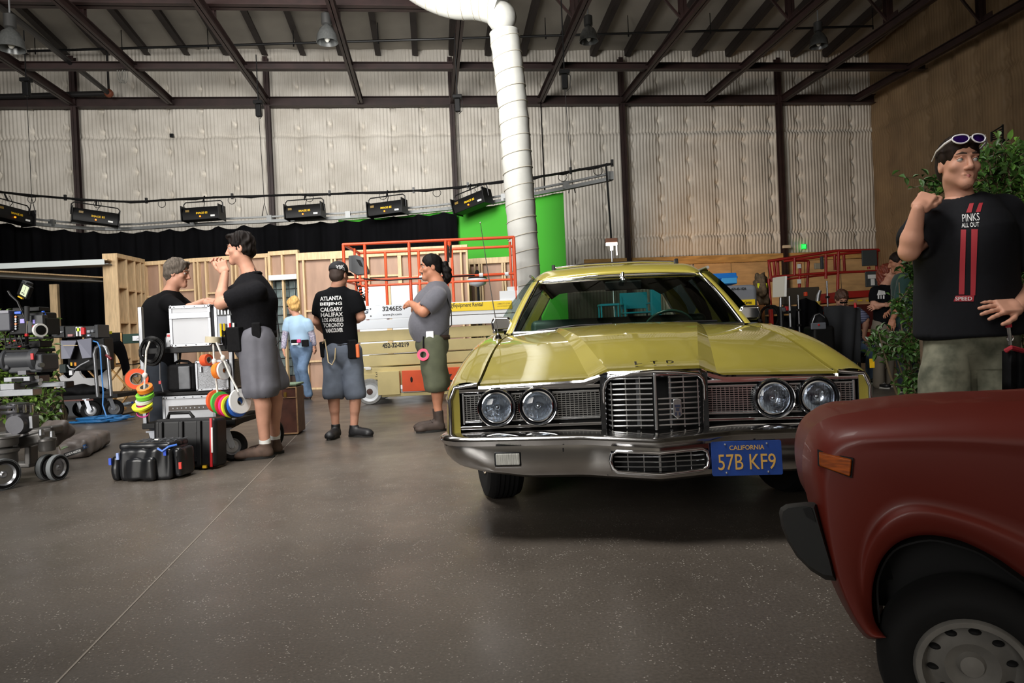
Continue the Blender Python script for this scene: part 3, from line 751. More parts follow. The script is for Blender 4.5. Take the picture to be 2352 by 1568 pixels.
for s in(-1,1):
 mb=MB(); rows=[]; ys=[0.03,0.05,0.08,0.12,0.18,0.25,0.34,0.45,0.6,0.75,0.9,1.05,1.2,1.35,1.5,1.65,1.75]
 for y in ys:
  g=pl(GAPX,y)+0.005; hw=pl(HW,y); z=ze(y); row=[(s*g,y,z-0.03),(s*g,y,z+0.001)]
  for k in range(1,5):row.append((s*lerp(g,hw-0.07,k/4),y,z+0.008*math.sin(k/4*2.2)))
  for k in range(1,7):
   a=k/6*math.pi/2; row.append((s*(hw-0.07+0.07*math.sin(a)),y,z+0.0065-0.082*(1-math.cos(a))))
  rows.append(row)
 mb.grid(rows,flip=s<0)
 side_panel(mb,s,[0.03+1.72*i/40 for i in range(41)],ze,[i/14 for i in range(15)])
 # front edge of the fender
 y=0.03; hw=pl(HW,y); mb.add([(s*(hw-0.05),y+0.004,0.5),(s*hw,y,0.5),(s*hw,y,ze(y)-0.07),(s*(hw-0.02),y,ze(y)-0.02),(s*(hw-0.05),y+0.004,ze(y))],[(0,1,2,3,4)if s>0 else(4,3,2,1,0)])
 mb.build('front_fender',CARP,car,smooth=35,weld=True)
 mb=MB(); mb.tube([(s*(pl(HW,y)+0.004),y,ze(y)-0.085-0.0)for y in[0.02+0.1*i for i in range(18)]],0.008,6); mb.build('side_molding',CHROME,car,smooth=60)
 mb=MB(); mb.tube([(s*(pl(HW,0.03)-0.006+0.001),0.024,0.5),(s*(pl(HW,0.03)-0.006),0.024,ze(0.03)-0.075),(s*(pl(HW,0.03)-0.03),0.026,ze(0.03)-0.016),(s*0.83,0.03,ze(0.03)-0.004)],0.010,8); mb.build('fender_molding',CHROME,car,smooth=60)
 mb=MB(); mb.tube([(s*1.0,WY+WR*math.cos(a),WZ+WR*math.sin(a))for a in[math.pi*k/20 for k in range(21)]],0.014,6); mb.build('wheel_arch',CARP,car,smooth=60)
# lower rear body
for s in(-1,1):
 mb=MB(); side_panel(mb,s,[1.76+3.69*i/60 for i in range(61)],lambda y:1.05,[i/12 for i in range(13)]); mb.build('body_side',CARP,car,smooth=35)
 for y0,y1 in((1.8,2.95),(2.97,3.6)):
  mb=MB(); mb.tube([(s*1.012,y0,0.95),(s*1.014,y0,0.35),(s*1.014,y1,0.35),(s*1.012,y1,0.95)],0.004,4); mb.build('door_seam',VOID,car)
  mb=MB(); mb.beam((s*1.022,y1-0.2,0.88),(s*1.022,y1-0.05,0.88),0.02,0.02); mb.build('door_handle',CHROME,car)
mb=MB(); mb.add([(-0.96,5.45,0.3),(0.96,5.45,0.3),(0.96,5.45,1.0),(-0.96,5.45,1.0)],[(0,1,2,3)]); mb.build('tailgate',CARP,car,solid=0.02)
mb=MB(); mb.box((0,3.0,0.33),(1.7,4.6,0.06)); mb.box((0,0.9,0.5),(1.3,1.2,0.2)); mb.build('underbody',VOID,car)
# cowl, dash, windshield and greenhouse
mb=MB(); rows=[]
for j in range(4):
 rows.append([(lerp(-0.83,0.83,i/20),1.585+0.10*(2*i/20-1)**2+j*0.06,hood_z(lerp(-0.8,0.8,i/20),1.66)-0.012+0.006*j)for i in range(21)])
mb.grid(rows); mb.build('cowl',mat('cowl_black',(40,40,36),0.5),car,smooth=50)
def ws(u,v,off=0.0):
 """windshield surface, u -1..1 across, v 0..1 up"""
 hw=lerp(0.815,0.655,v); y=lerp(1.64,2.36,v)+0.085*u*u+off; z=lerp(0.985,1.415,v)+0.02*math.sin(v*math.pi)-0.015*u*u*v
 return(hw*u,y,z)
mb=MB(); mb.grid([[ws(-1+2*i/24,j/10)for i in range(25)]for j in range(11)]); mb.build('windshield',GLS,car,smooth=60)
for s in(-1,1):
 mb=MB(); rows=[]
 for j in range(9):
  v=j/8; a=ws(s,v); rows.append([(a[0]+s*ox*(1.0),a[1]+oy,a[2]+0.0)for ox,oy in((-0.018,-0.012),(0.012,-0.018),(0.045,0.01),(0.05,0.06),(0.0,0.05),(-0.018,-0.012))])
 mb.grid(rows,flip=s>0); mb.build('windshield_pillar',CARP,car,smooth=45)
 mb=MB(); mb.tube([tuple(Vector(ws(s*0.985,j/8))+Vector((0,-0.015,0)))for j in range(9)],0.011,6); mb.build('pillar_trim',CHROME,car,smooth=60)
mb=MB(); mb.tube([tuple(Vector(ws(-0.985+1.97*i/20,1))+Vector((0,-0.015,-0.004)))for i in range(21)],0.013,6); mb.build('header_trim',CHROME,car,smooth=60)
mb=MB(); mb.tube([tuple(Vector(ws(-0.98+1.96*i/20,0))+Vector((0,-0.02,0.0)))for i in range(21)],0.009,6); mb.build('sill_trim',CHROME,car,smooth=60)
def roof(u,y):
 t=(y-2.34)/2.75; hw=lerp(0.69,0.665,t); e=min(1,t/0.16); zc=lerp(1.425,1.522,1-(1-e)**2)-0.03*max(0,t-0.5)
 au=abs(u); return(hw*u,y+(0.09*u*u)*(1-e),zc-0.03*au**2-0.055*max(0,(au-0.8)/0.2)**2)
mb=MB(); mb.grid([[roof(-1+2*i/30,2.34+2.75*(j/26)**1.3)for i in range(31)]for j in range(27)]); mb.build('roof_panel',CARP,car,smooth=50,solid=0.025)
mb=MB(); mb.grid([[(lambda q:(q[0]*0.96,q[1],q[2]-0.05))(roof(-1+2*i/14,2.4+2.6*j/14))for i in range(15)]for j in range(15)]); mb.build('headliner',mat('headliner',(52,54,50),0.9,spec=0.1),car,smooth=60)
INT=mat('green_vinyl',(44,62,56),0.45)
sp=[(1.9,2.42),(2.98,3.02),(3.75,3.68),(5.3,5.0)]
for s in(-1,1):
 for k,(yb,yt)in enumerate(sp):
  if k==0:continue
  mb=MB(); mb.beam((s*0.955,yb,1.0),(s*0.68,yt,1.45),0.05 if k<3 else 0.1,0.07 if k<3 else 0.16,(0,1,0)); mb.build('roof_pillar',CARP if k==3 else BLACK,car,bevel=0.008)
 for k in range(3):
  (a0,a1),(b0,b1)=sp[k],sp[k+1]
  mb=MB(); mb.grid([[(s*lerp(0.955,0.69,v)+s*0.03*math.sin(v*math.pi),lerp(lerp(a0,b0,u),lerp(a1,b1,u),v),lerp(1.0,1.44,v))for u in(0,0.5,1)]for v in(0,0.25,0.5,0.75,1)]); mb.build('side_window',GLS,car,smooth=60)
 mb=MB(); mb.tube([(s*0.965,y,1.0)for y in(1.9,3.0,5.3)],0.012,6); mb.build('belt_trim',CHROME,car)
 mb=MB(); mb.tube([(s*0.71,y,1.445+0.02*math.sin((y-2.4)*1.2))for y in(2.42,2.8,3.4,4.2,5.0)],0.013,6); mb.build('drip_rail',CHROME,car,smooth=60)
mb=MB(); mb.grid([[(lerp(0.86,0.62,v)*u,lerp(5.38,5.08,v),lerp(1.0,1.44,v))for u in(-1,-0.5,0,0.5,1)]for v in(0,0.5,1)]); mb.build('rear_window',GLS,car,smooth=60)
# interior
mb=MB(); mb.grid([[(lerp(-0.86,0.86,i/12),y+0.05*(2*i/12-1)**2,z)for i in range(13)]for y,z in((1.74,0.985),(1.95,1.0),(2.05,0.985),(2.1,0.93),(2.06,0.72),(1.9,0.66))]); mb.build('dashboard',mat('dash_black',(22,26,24),0.5),car,smooth=50)
for y,zt,nm in((2.85,1.09,'front_seat'),(3.85,1.08,'rear_seat')):
 mb=MB(); mb.box((0,y,(zt+0.5)/2),(1.5,0.18,zt-0.5)); mb.box((0,y-0.35,0.52),(1.5,0.55,0.18)); mb.build(nm,INT,car,bevel=0.05,bseg=3)
stw=Matrix.Translation((0.36,2.22,0.93))@Matrix.Rotation(R_(-62),4,'X')
mb=MB(); mb.tube([stw@Vector((0.2*math.cos(a),0.2*math.sin(a),0))for a in[2*math.pi*k/28 for k in range(28)]],0.012,8,closed=True); whl=mb.build('steering_wheel',mat('green_wheel_rim',(40,66,58),0.25),car,smooth=60)
mb=MB(); mb.tube([stw@Vector(q)for q in((-0.2,0,0),(-0.07,0,-0.03),(0.07,0,-0.03),(0.2,0,0))],0.014,6); mb.ell(stw@Vector((0,0,-0.03)),0.05); mb.cyl(stw@Vector((0,0,-0.03)),stw@Vector((0,0,-0.3)),0.025,8); mb.build('wheel_hub',BLACK,whl,smooth=60)
mb=MB(); mb.box((0.03,2.3,1.325),(0.29,0.03,0.075)); mb.build('rearview_mirror',BLACK,car,bevel=0.012)
mb=MB(); mb.cyl((0.03,2.3,1.34),(0.03,2.34,1.43),0.014,8); mb.ell((0.03,2.3,1.37),0.03); mb.build('mirror_stalk',CHROME,car,smooth=60)
for x0 in(-0.62,0.1):
 mb=MB(); a=Vector(ws(x0/0.8,0.02,-0.03)); b=Vector(ws(min(0.95,(x0+0.52)/0.8),0.07 if x0<0 else 0.05,-0.025)); mb.tube([a,a.lerp(b,0.5)+Vector((0,-0.02,0.012)),b],0.007,6); mb.beam(a.lerp(b,0.35),b,0.006,0.018); mb.build('wiper',BLACK,car)
# roof rack
for s in(-1,1):
 mb=MB(); mb.tube([(s*0.53,2.88,1.49),(s*0.535,2.93,1.55),(s*0.535,3.1,1.565),(s*0.52,4.9,1.55),(s*0.52,5.0,1.48)],0.012,8); mb.build('rack_rail',CHROME,car,smooth=60)
 mb=MB(); mb.prism([(-0.05,-0.03),(0.06,-0.03),(0.03,0.05),(-0.02,0.055)],0.03,Matrix.Translation((s*0.535,2.93,1.522))@Matrix(((0,0,1,0),(1,0,0,0),(0,1,0,0),(0,0,0,1)))); mb.build('rack_foot',BLACK,car,bevel=0.006)
for y in(3.05,4.85):
 mb=MB(); mb.tube([(-0.535,y,1.56),(-0.25,y,1.578),(0.25,y,1.578),(0.535,y,1.56)],0.011,8); mb.build('rack_bar',CHROME,car,smooth=60)
# hood-edge chrome and grille surround
def strip(path,h,t,tilt=0.0):
 mb=MB()
 for i,q in enumerate(path):pass
 rows=[]
 for q in path:
  q=Vector(q); rows.append([q+Vector((0,t,h/2)),q+Vector((0,0.003,h/2)),q+Vector((0,-0.006,h*0.2)),q+Vector((0,-0.006,-h*0.25)),q+Vector((0,0.004,-h/2)),q+Vector((0,t,-h/2))])
 mb.grid(rows); mb.grid([[q[0]for q in[(r[0],)for r in rows]],[r[-1]for r in rows]]); return mb
def edge(x):
 y=hood_front(x); return(x,y+0.0,hood_z(x,max(y,0.0))-0.033)
px_=[-0.835+0.585*i/8 for i in range(9)]+[-0.285,-0.255,-0.235,-0.215,-0.2,-0.12,-0.05,0.0]
px_=px_+[-x for x in px_[::-1][1:]]
strip([edge(x)for x in px_],0.034,0.03).build('hood_molding',CHROME,car,smooth=40)
def gy(x):return-0.025+0.16*abs(x)
path=[(-0.232,0.05,0.505),(-0.232,0.02,0.70),(-0.222,0.012,0.735),(-0.2,0.005,0.755),(-0.1,-0.012,0.768),(0,-0.028,0.775)]; path=path+[(-x,y,z)for x,y,z in path[::-1][1:]]
mb=MB(); mb.tube(path,0.011,8); mb.build('grille_surround',CHROME,car,smooth=60)
mb=MB(); mb.box((0,0.13,0.63),(0.48,0.02,0.32)); mb.box((-0.236,0.08,0.63),(0.02,0.12,0.26)); mb.box((0.236,0.08,0.63),(0.02,0.12,0.26)); mb.box((0,0.1,0.765),(0.42,0.12,0.02)); mb.build('grille_cavity',VOID,car)
zs=[0.528+0.0243*i for i in range(10)]
for i,z in enumerate(zs):
 for s in(-1,1):
  hi=min(z,0.76 if True else z); x0=0.012
  if s>0 and i>=6:x0=0.062
  pts=[(s*x,gy(x),z+0.0)for x in(x0,0.06 if x0<0.05 else 0.08,0.12,0.185)]+[(s*0.203,gy(0.2)+0.008,z),(s*0.212,gy(0.2)+0.04,z)]
  mb=MB(); mb.tube(pts,0.0042,6); mb.build('grille_bar',SILV,car,smooth=60)
for s in(-1,1):
 for x in(0.068,0.132,0.198):
  mb=MB(); mb.beam((s*x,gy(x)+0.004,0.515),(s*x,gy(x)+0.004,0.752-0.02*(x>0.19)),0.005,0.008,(0,1,0)); mb.build('grille_upright',SILV,car)
 mb=MB(); mb.beam((s*0.075,gy(0.075)+0.05,0.52),(s*0.075,gy(0.075)+0.05,0.75),0.012,0.01,(0,1,0)); mb.build('grille_brace',mat('grey_brace',(90,92,96),0.5),car)
mb=MB(); mb.beam((0,-0.032,0.508),(0,-0.032,0.768),0.014,0.016,(0,1,0)); mb.build('grille_center_bar',SILV,car,bevel=0.004)
# crest emblem
cr=MB(); cr.prism([(-0.019,0.04),(-0.021,-0.03),(0,-0.048),(0.021,-0.03),(0.019,0.04),(0,0.046)],0.012,Matrix.Translation((0.098,-0.022,0.603))@Matrix.Rotation(R_(90),4,'X')); em=cr.build('crest_emblem',SILV,car,bevel=0.003)
mb=MB()
for(x,z,w,h)in((0,0.012,0.026,0.012),(0,-0.004,0.016,0.014),(-0.008,-0.024,0.008,0.016),(0.008,-0.024,0.008,0.016)):mb.box((0.098+x,-0.029,0.603+z),(w,0.004,h))
mb.build('emblem_inlay',mat('emblem_blue',(40,44,64),0.4),em)
# headlight panels
SEAL=glass('lamp_glass',(240,245,250))
LREF=mat('lamp_reflector',(210,214,220),0.16,1.0,bump=0.25,bscale=40,scale=40)
for s in(-1,1):
 mb=MB(); mb.box((s*0.575,0.105,0.63),(0.72,0.02,0.24)); mb.build('lamp_panel',VOID,car)
 y=0.055
 for z,h,nm in((0.716,0.018,'upper'),(0.538,0.016,'lower')):
  mb=MB(); mb.beam((s*0.245,y,z),(s*0.925,y-0.005,z-0.004),0.03,h); mb.build('panel_bar',CHROME,car,bevel=0.004)
 for z in(0.692,0.565):
  mb=MB(); mb.beam((s*0.25,y+0.012,z),(s*0.9,y+0.008,z-0.003),0.02,0.010); mb.build('panel_bar',SILV,car,bevel=0.003)
 mb=MB(); mb.beam((s*0.935,y-0.005,0.52),(s*0.935,y-0.005,0.725),0.03,0.026,(0,1,0)); mb.build('panel_bar',CHROME,car,bevel=0.006)
 mb=MB(); mb.beam((s*0.905,y+0.005,0.55),(s*0.905,y+0.005,0.70),0.012,0.02,(0,1,0)); mb.build('panel_bar',SILV,car,bevel=0.004)
 mb=MB()
 def spans(lo,hi,cuts):
  out=[(lo,hi)]
  for c,h in cuts:
   if h>0:out=[q for a,b in out for q in((a,min(b,c-h)),(max(a,c+h),b))if q[1]-q[0]>0.002]
  return out
 for i in range(12):
  z=0.574+0.0102*i; h=math.sqrt(max(0,0.0064-(z-0.628)**2))
  for a,b in spans(0.25,0.898,((0.545,h),(0.742,h))):mb.beam((s*a,y+0.016,z),(s*b,y+0.012,z-0.002),0.006,0.0042)
 for i in range(33):
  x=0.252+0.02*i; h=max(math.sqrt(max(0,0.0064-(x-c)**2))for c in(0.545,0.742))
  for a,b in spans(0.568,0.69,((0.628,h),)):mb.beam((s*x,y+0.013,a),(s*x,y+0.013,b),0.0035,0.006,(0,1,0))
 mb.build('mesh_grille',SILV,car,kind='stuff')
 for x in(0.545,0.742):
  T=Matrix.Translation((s*x,y-0.01,0.628))@Matrix.Rotation(R_(90),4,'X')
  mb=MB(); mb.lathe([(0.068,-0.03),(0.094,-0.04),(0.097,0.0),(0.094,0.022),(0.088,0.026),(0.083,0.02),(0.074,0.004),(0.070,-0.01)],36,T); bz=mb.build('headlight_bezel',mat('bezel_black',(26,28,32),0.25,0.5),car,smooth=40)
  mb=MB(); mb.lathe([(0.0935,0.021),(0.0905,0.0275),(0.087,0.026),(0.088,0.02)],36,T,closed=True); mb.build('bezel_rim',CHROME,bz,smooth=60)
  mb=MB(); mb.lathe([(0.0745,0.0),(0.0745,0.012),(0.069,0.014),(0.068,0.004)],36,T,closed=True); mb.build('lamp_ring',CHROME,bz,smooth=50)
  mb=MB(); mb.lathe([(0.0,-0.045),(0.02,-0.042),(0.045,-0.028),(0.068,0.002)],30,T); mb.ell((0,0,-0.02),0.014,T); ln=mb.build('lamp_bowl',LREF,bz,smooth=80)
  mb=MB(); mb.lathe([(0.068,0.006),(0.05,0.016),(0.025,0.021),(0.0,0.0225)],30,T); mb.build('headlight_lens',SEAL,bz,smooth=80)
  mb=MB()
  for k in range(-5,6):
   xx=k*0.0115; L=math.sqrt(max(0,0.064**2-xx*xx)); mb.beam(T@Vector((xx,-L,0.0155)),T@Vector((xx,L,0.0155)),0.0016,0.0016)
  mb.build('lens_fluting',SEAL,bz)
# front bumper
def byo(x):
 ax=abs(x); return-0.05*max(0,1-ax/0.32)+(0.035*(ax/0.86)**2)
def bz_(x):
 ax=abs(x); return(-0.018 if ax<0.0 else-0.018*max(0,1-ax/0.35))
XS=sorted(set([round(-1.45+2.9*i/104,4)for i in range(105)]+[-0.215,0.215,-0.16,0.16]))
PROF=[(0.07,0.522),(-0.02,0.516),(-0.075,0.505),(-0.095,0.494),(-0.10,0.483),(-0.09,0.471),(-0.08,0.458),(-0.082,0.436),(-0.082,0.39),(-0.078,0.345),(-0.066,0.318),(-0.035,0.302),(0.03,0.298)]
mb=MB(); n=len(PROF); vs=[]; fs=[]
def plan(s):
 """bumper line seen from above at arc length s: point and outward normal"""
 a=abs(s); g=1 if s>=0 else-1; r=0.08; La=r*math.pi/2
 if a<0.86:return a*g,byo(a),0.0,-1.0
 t=min(1,(a-0.86)/La)*math.pi/2; y0=byo(0.86)
 return g*(0.86+r*math.sin(t)),y0+r-r*math.cos(t)+max(0,a-0.86-La),g*math.sin(t),-math.cos(t)
for s in XS:
 px0,py0,nx,ny=plan(s); e=max(0,min(1,(abs(s)-0.6)/0.35)); e2=max(0,min(1,(abs(s)-0.8)/0.25))
 for k,(y,z)in enumerate(PROF):
  f=max(0,min(1,(0.46-z)/0.16)); o=-y-0.11*e2*f*f; vs.append((px0+nx*o,py0+ny*o,z+bz_(px0)*(abs(s)<0.5)+0.05*e*f))
for i in range(len(XS)-1):
 for k in range(n-1):
  xc=(XS[i]+XS[i+1])/2
  if abs(xc)<0.215 and 7<=k<=8:continue
  fs.append((i*n+k,i*n+k+1,(i+1)*n+k+1,(i+1)*n+k))
mb.add(vs,fs); bump=mb.build('front_bumper',BPCH,car,smooth=38)
mb=MB(); w=0.218; mb.tube([(x,byo(x)-0.086,z+bz_(x))for x,z in[(-w,0.39),(-w+0.008,0.425),(-w+0.03,0.437),(-0.1,0.437),(0,0.437),(0.1,0.437),(w-0.03,0.437),(w-0.008,0.425),(w,0.39),(w-0.008,0.356),(w-0.03,0.343),(0.1,0.342),(0,0.342),(-0.1,0.342),(-w+0.03,0.343),(-w+0.008,0.356)]],0.009,8,closed=True); mb.build('intake_lip',CHROME,car,smooth=60)
mb=MB(); mb.box((0,-0.005,0.385),(0.46,0.02,0.14)); mb.box((-0.225,-0.04,0.385),(0.02,0.08,0.14)); mb.box((0.225,-0.04,0.385),(0.02,0.08,0.14)); mb.build('intake_cavity',VOID,car)
for z in(0.362,0.385,0.408):
 mb=MB(); mb.tube([(x,byo(x)-0.066,z-0.008)for x in(-0.2,-0.1,0,0.1,0.2)],0.0035,6); mb.build('intake_bar',SILV,car)
for x in(-0.14,-0.07,0,0.07,0.14):
 mb=MB(); mb.beam((x,byo(x)-0.064,0.335),(x,byo(x)-0.064,0.425),0.004 if x else 0.01,0.006,(0,1,0)); mb.build('intake_upright',SILV,car)
for s in(-1,1):
 y=byo(0.69)-0.083
 mb=MB(); mb.box((s*0.688,y,0.398),(0.126,0.012,0.066)); lf=mb.build('parking_lamp',mat('bezel_black',(26,28,32)),car,bevel=0.006)
 mb=MB(); mb.box((s*0.688,y-0.005,0.398),(0.112,0.012,0.054)); mb.build('lamp_lens',mat('clear_ribbed_lens',(176,176,170),0.12,0.0,var=0.25,scale=30,stretch=(8,1,0.6),bump=0.5,spec=0.8),lf,bevel=0.005)
 mb=MB(); mb.tube([(s*0.688-0.06,y-0.004,0.363),(s*0.688+0.06,y-0.004,0.363)],0.005,6); mb.build('lamp_trim',CHROME,lf)
 mb=MB(); mb.beam((s*0.43,byo(0.43)-0.084,0.445),(s*0.43,byo(0.43)-0.084,0.428),0.006,0.004,(0,1,0)); mb.build('jack_slot',VOID,car)
# plate
pt=Matrix.Translation((0.378,byo(0.378)-0.115,0.383))@Matrix.Rotation(R_(90-4),4,'X')
mb=MB(pt); mb.prism([(-0.152,-0.07),(-0.146,-0.076),(0.146,-0.076),(0.152,-0.07),(0.152,0.07),(0.146,0.076),(-0.146,0.076),(-0.152,0.07)],0.004); plate=mb.build('license_plate',mat('plate_blue',(24,58,128),0.45,var=0.1,scale=20),car,bevel=0.001)
PG=mat('plate_yellow',(200,156,78),0.5)
X_=pt.to_3x3()@Vector((1,0,0)); Y_=pt.to_3x3()@Vector((0,1,0)); n_=X_.cross(Y_); oo=pt.translation+n_*0.003
text('57B',0.108,oo+X_*-0.124+Y_*-0.05,X_,Y_,PG,plate,height=0.068,world=False,bold=0.0,depth=0.01); text('KF9',0.112,oo+X_*0.012+Y_*-0.05,X_,Y_,PG,plate,height=0.068,world=False,bold=0.0,depth=0.01)
text('CALIFORNIA',0.15,oo+X_*-0.072+Y_*0.037,X_,Y_,PG,plate,height=0.02,world=False,bold=0.01,depth=0.01)
mb=MB()
for x in(-0.09,0.09):
 for yy in(-0.062,0.062):mb.ell(oo+X_*x+Y_*yy,0.005)
mb.build('plate_bolt',SILV,plate)
# wheels: the front pair is steered towards the viewer's left
def wheel(x,y,R,w,steer,name='wheel',rim_r=0.2,mt=CHROME,out=1):
 T=Matrix.Translation((x,y,R))@Matrix.Rotation(steer,4,'Z')@Matrix.Rotation(R_(90)*out,4,'Y')
 mb=MB(); h=w/2
 mb.lathe([(rim_r,-h*0.85),(R*0.86,-h),(R*0.96,-h*0.9),(R,-h*0.6),(R,h*0.6),(R*0.96,h*0.9),(R*0.86,h),(rim_r,h*0.85),(rim_r*0.96,0)],44,T,closed=True); ty=mb.build('tyre',RUBBER,car,smooth=35)
 mb=MB()
 for k in range(5):
  zz=h*(-0.5+0.25*k); mb.lathe([(R*0.995,zz-0.006),(R+0.004,zz-0.008),(R+0.004,zz+0.008),(R*0.995,zz+0.006)],44,T,closed=True)
 mb.build('tread_rib',RUBBER,ty,smooth=40)
 mb=MB(); mb.lathe([(0.0,h*0.7),(0.06,h*0.72),(0.09,h*0.5),(rim_r*0.85,h*0.55),(rim_r,h*0.9),(rim_r,-h*0.8),(0.0,-h*0.6)],32,T); mb.build('rim',mt,ty,smooth=40)
for s in(-1,1):
 wheel(s*0.85,0.93,0.345,0.215,R_(16),out=1 if s>0 else-1)
 wheel(s*0.85,3.98,0.345,0.215,0,out=1 if s>0 else-1)
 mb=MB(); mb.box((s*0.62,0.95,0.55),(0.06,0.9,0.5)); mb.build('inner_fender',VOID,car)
# mirrors and antenna
for s in(-1,1):
 q=Vector((s*0.905,1.93,1.055)); mb=MB(); mb.prism([(-0.075,-0.05),(0.06,-0.05),(0.08,0.0),(0.06,0.055),(-0.06,0.06),(-0.085,0.02)],0.06,Matrix.Translation(q)@Matrix.Rotation(R_(90),4,'X')); mh=mb.build('door_mirror',CHROME,car,bevel=0.022,bseg=3)
 mb=MB(); mb.tube([q+Vector((-s*0.03,0.0,-0.03)),q+Vector((-s*0.02,0.03,-0.09)),(s*0.95,2.0,0.95)],0.016,8); mb.build('mirror_arm',DARKM,mh,smooth=60)
mb=MB(); mb.lathe([(0.024,0),(0.022,0.01),(0.012,0.03),(0.006,0.04)],16,Matrix.Translation((-0.868,1.32,ze(1.32)))); an=mb.build('antenna',CHROME,car,smooth=50)
mb=MB(); mb.tube([(-0.868,1.32,ze(1.32)+0.03),(-0.92,1.36,ze(1.32)+0.42),(-0.965,1.40,ze(1.32)+0.79)],[0.0035,0.003,0.002],6); mb.ell((-0.965,1.4,ze(1.32)+0.79),0.005); mb.build('antenna_mast',CHROME,an)
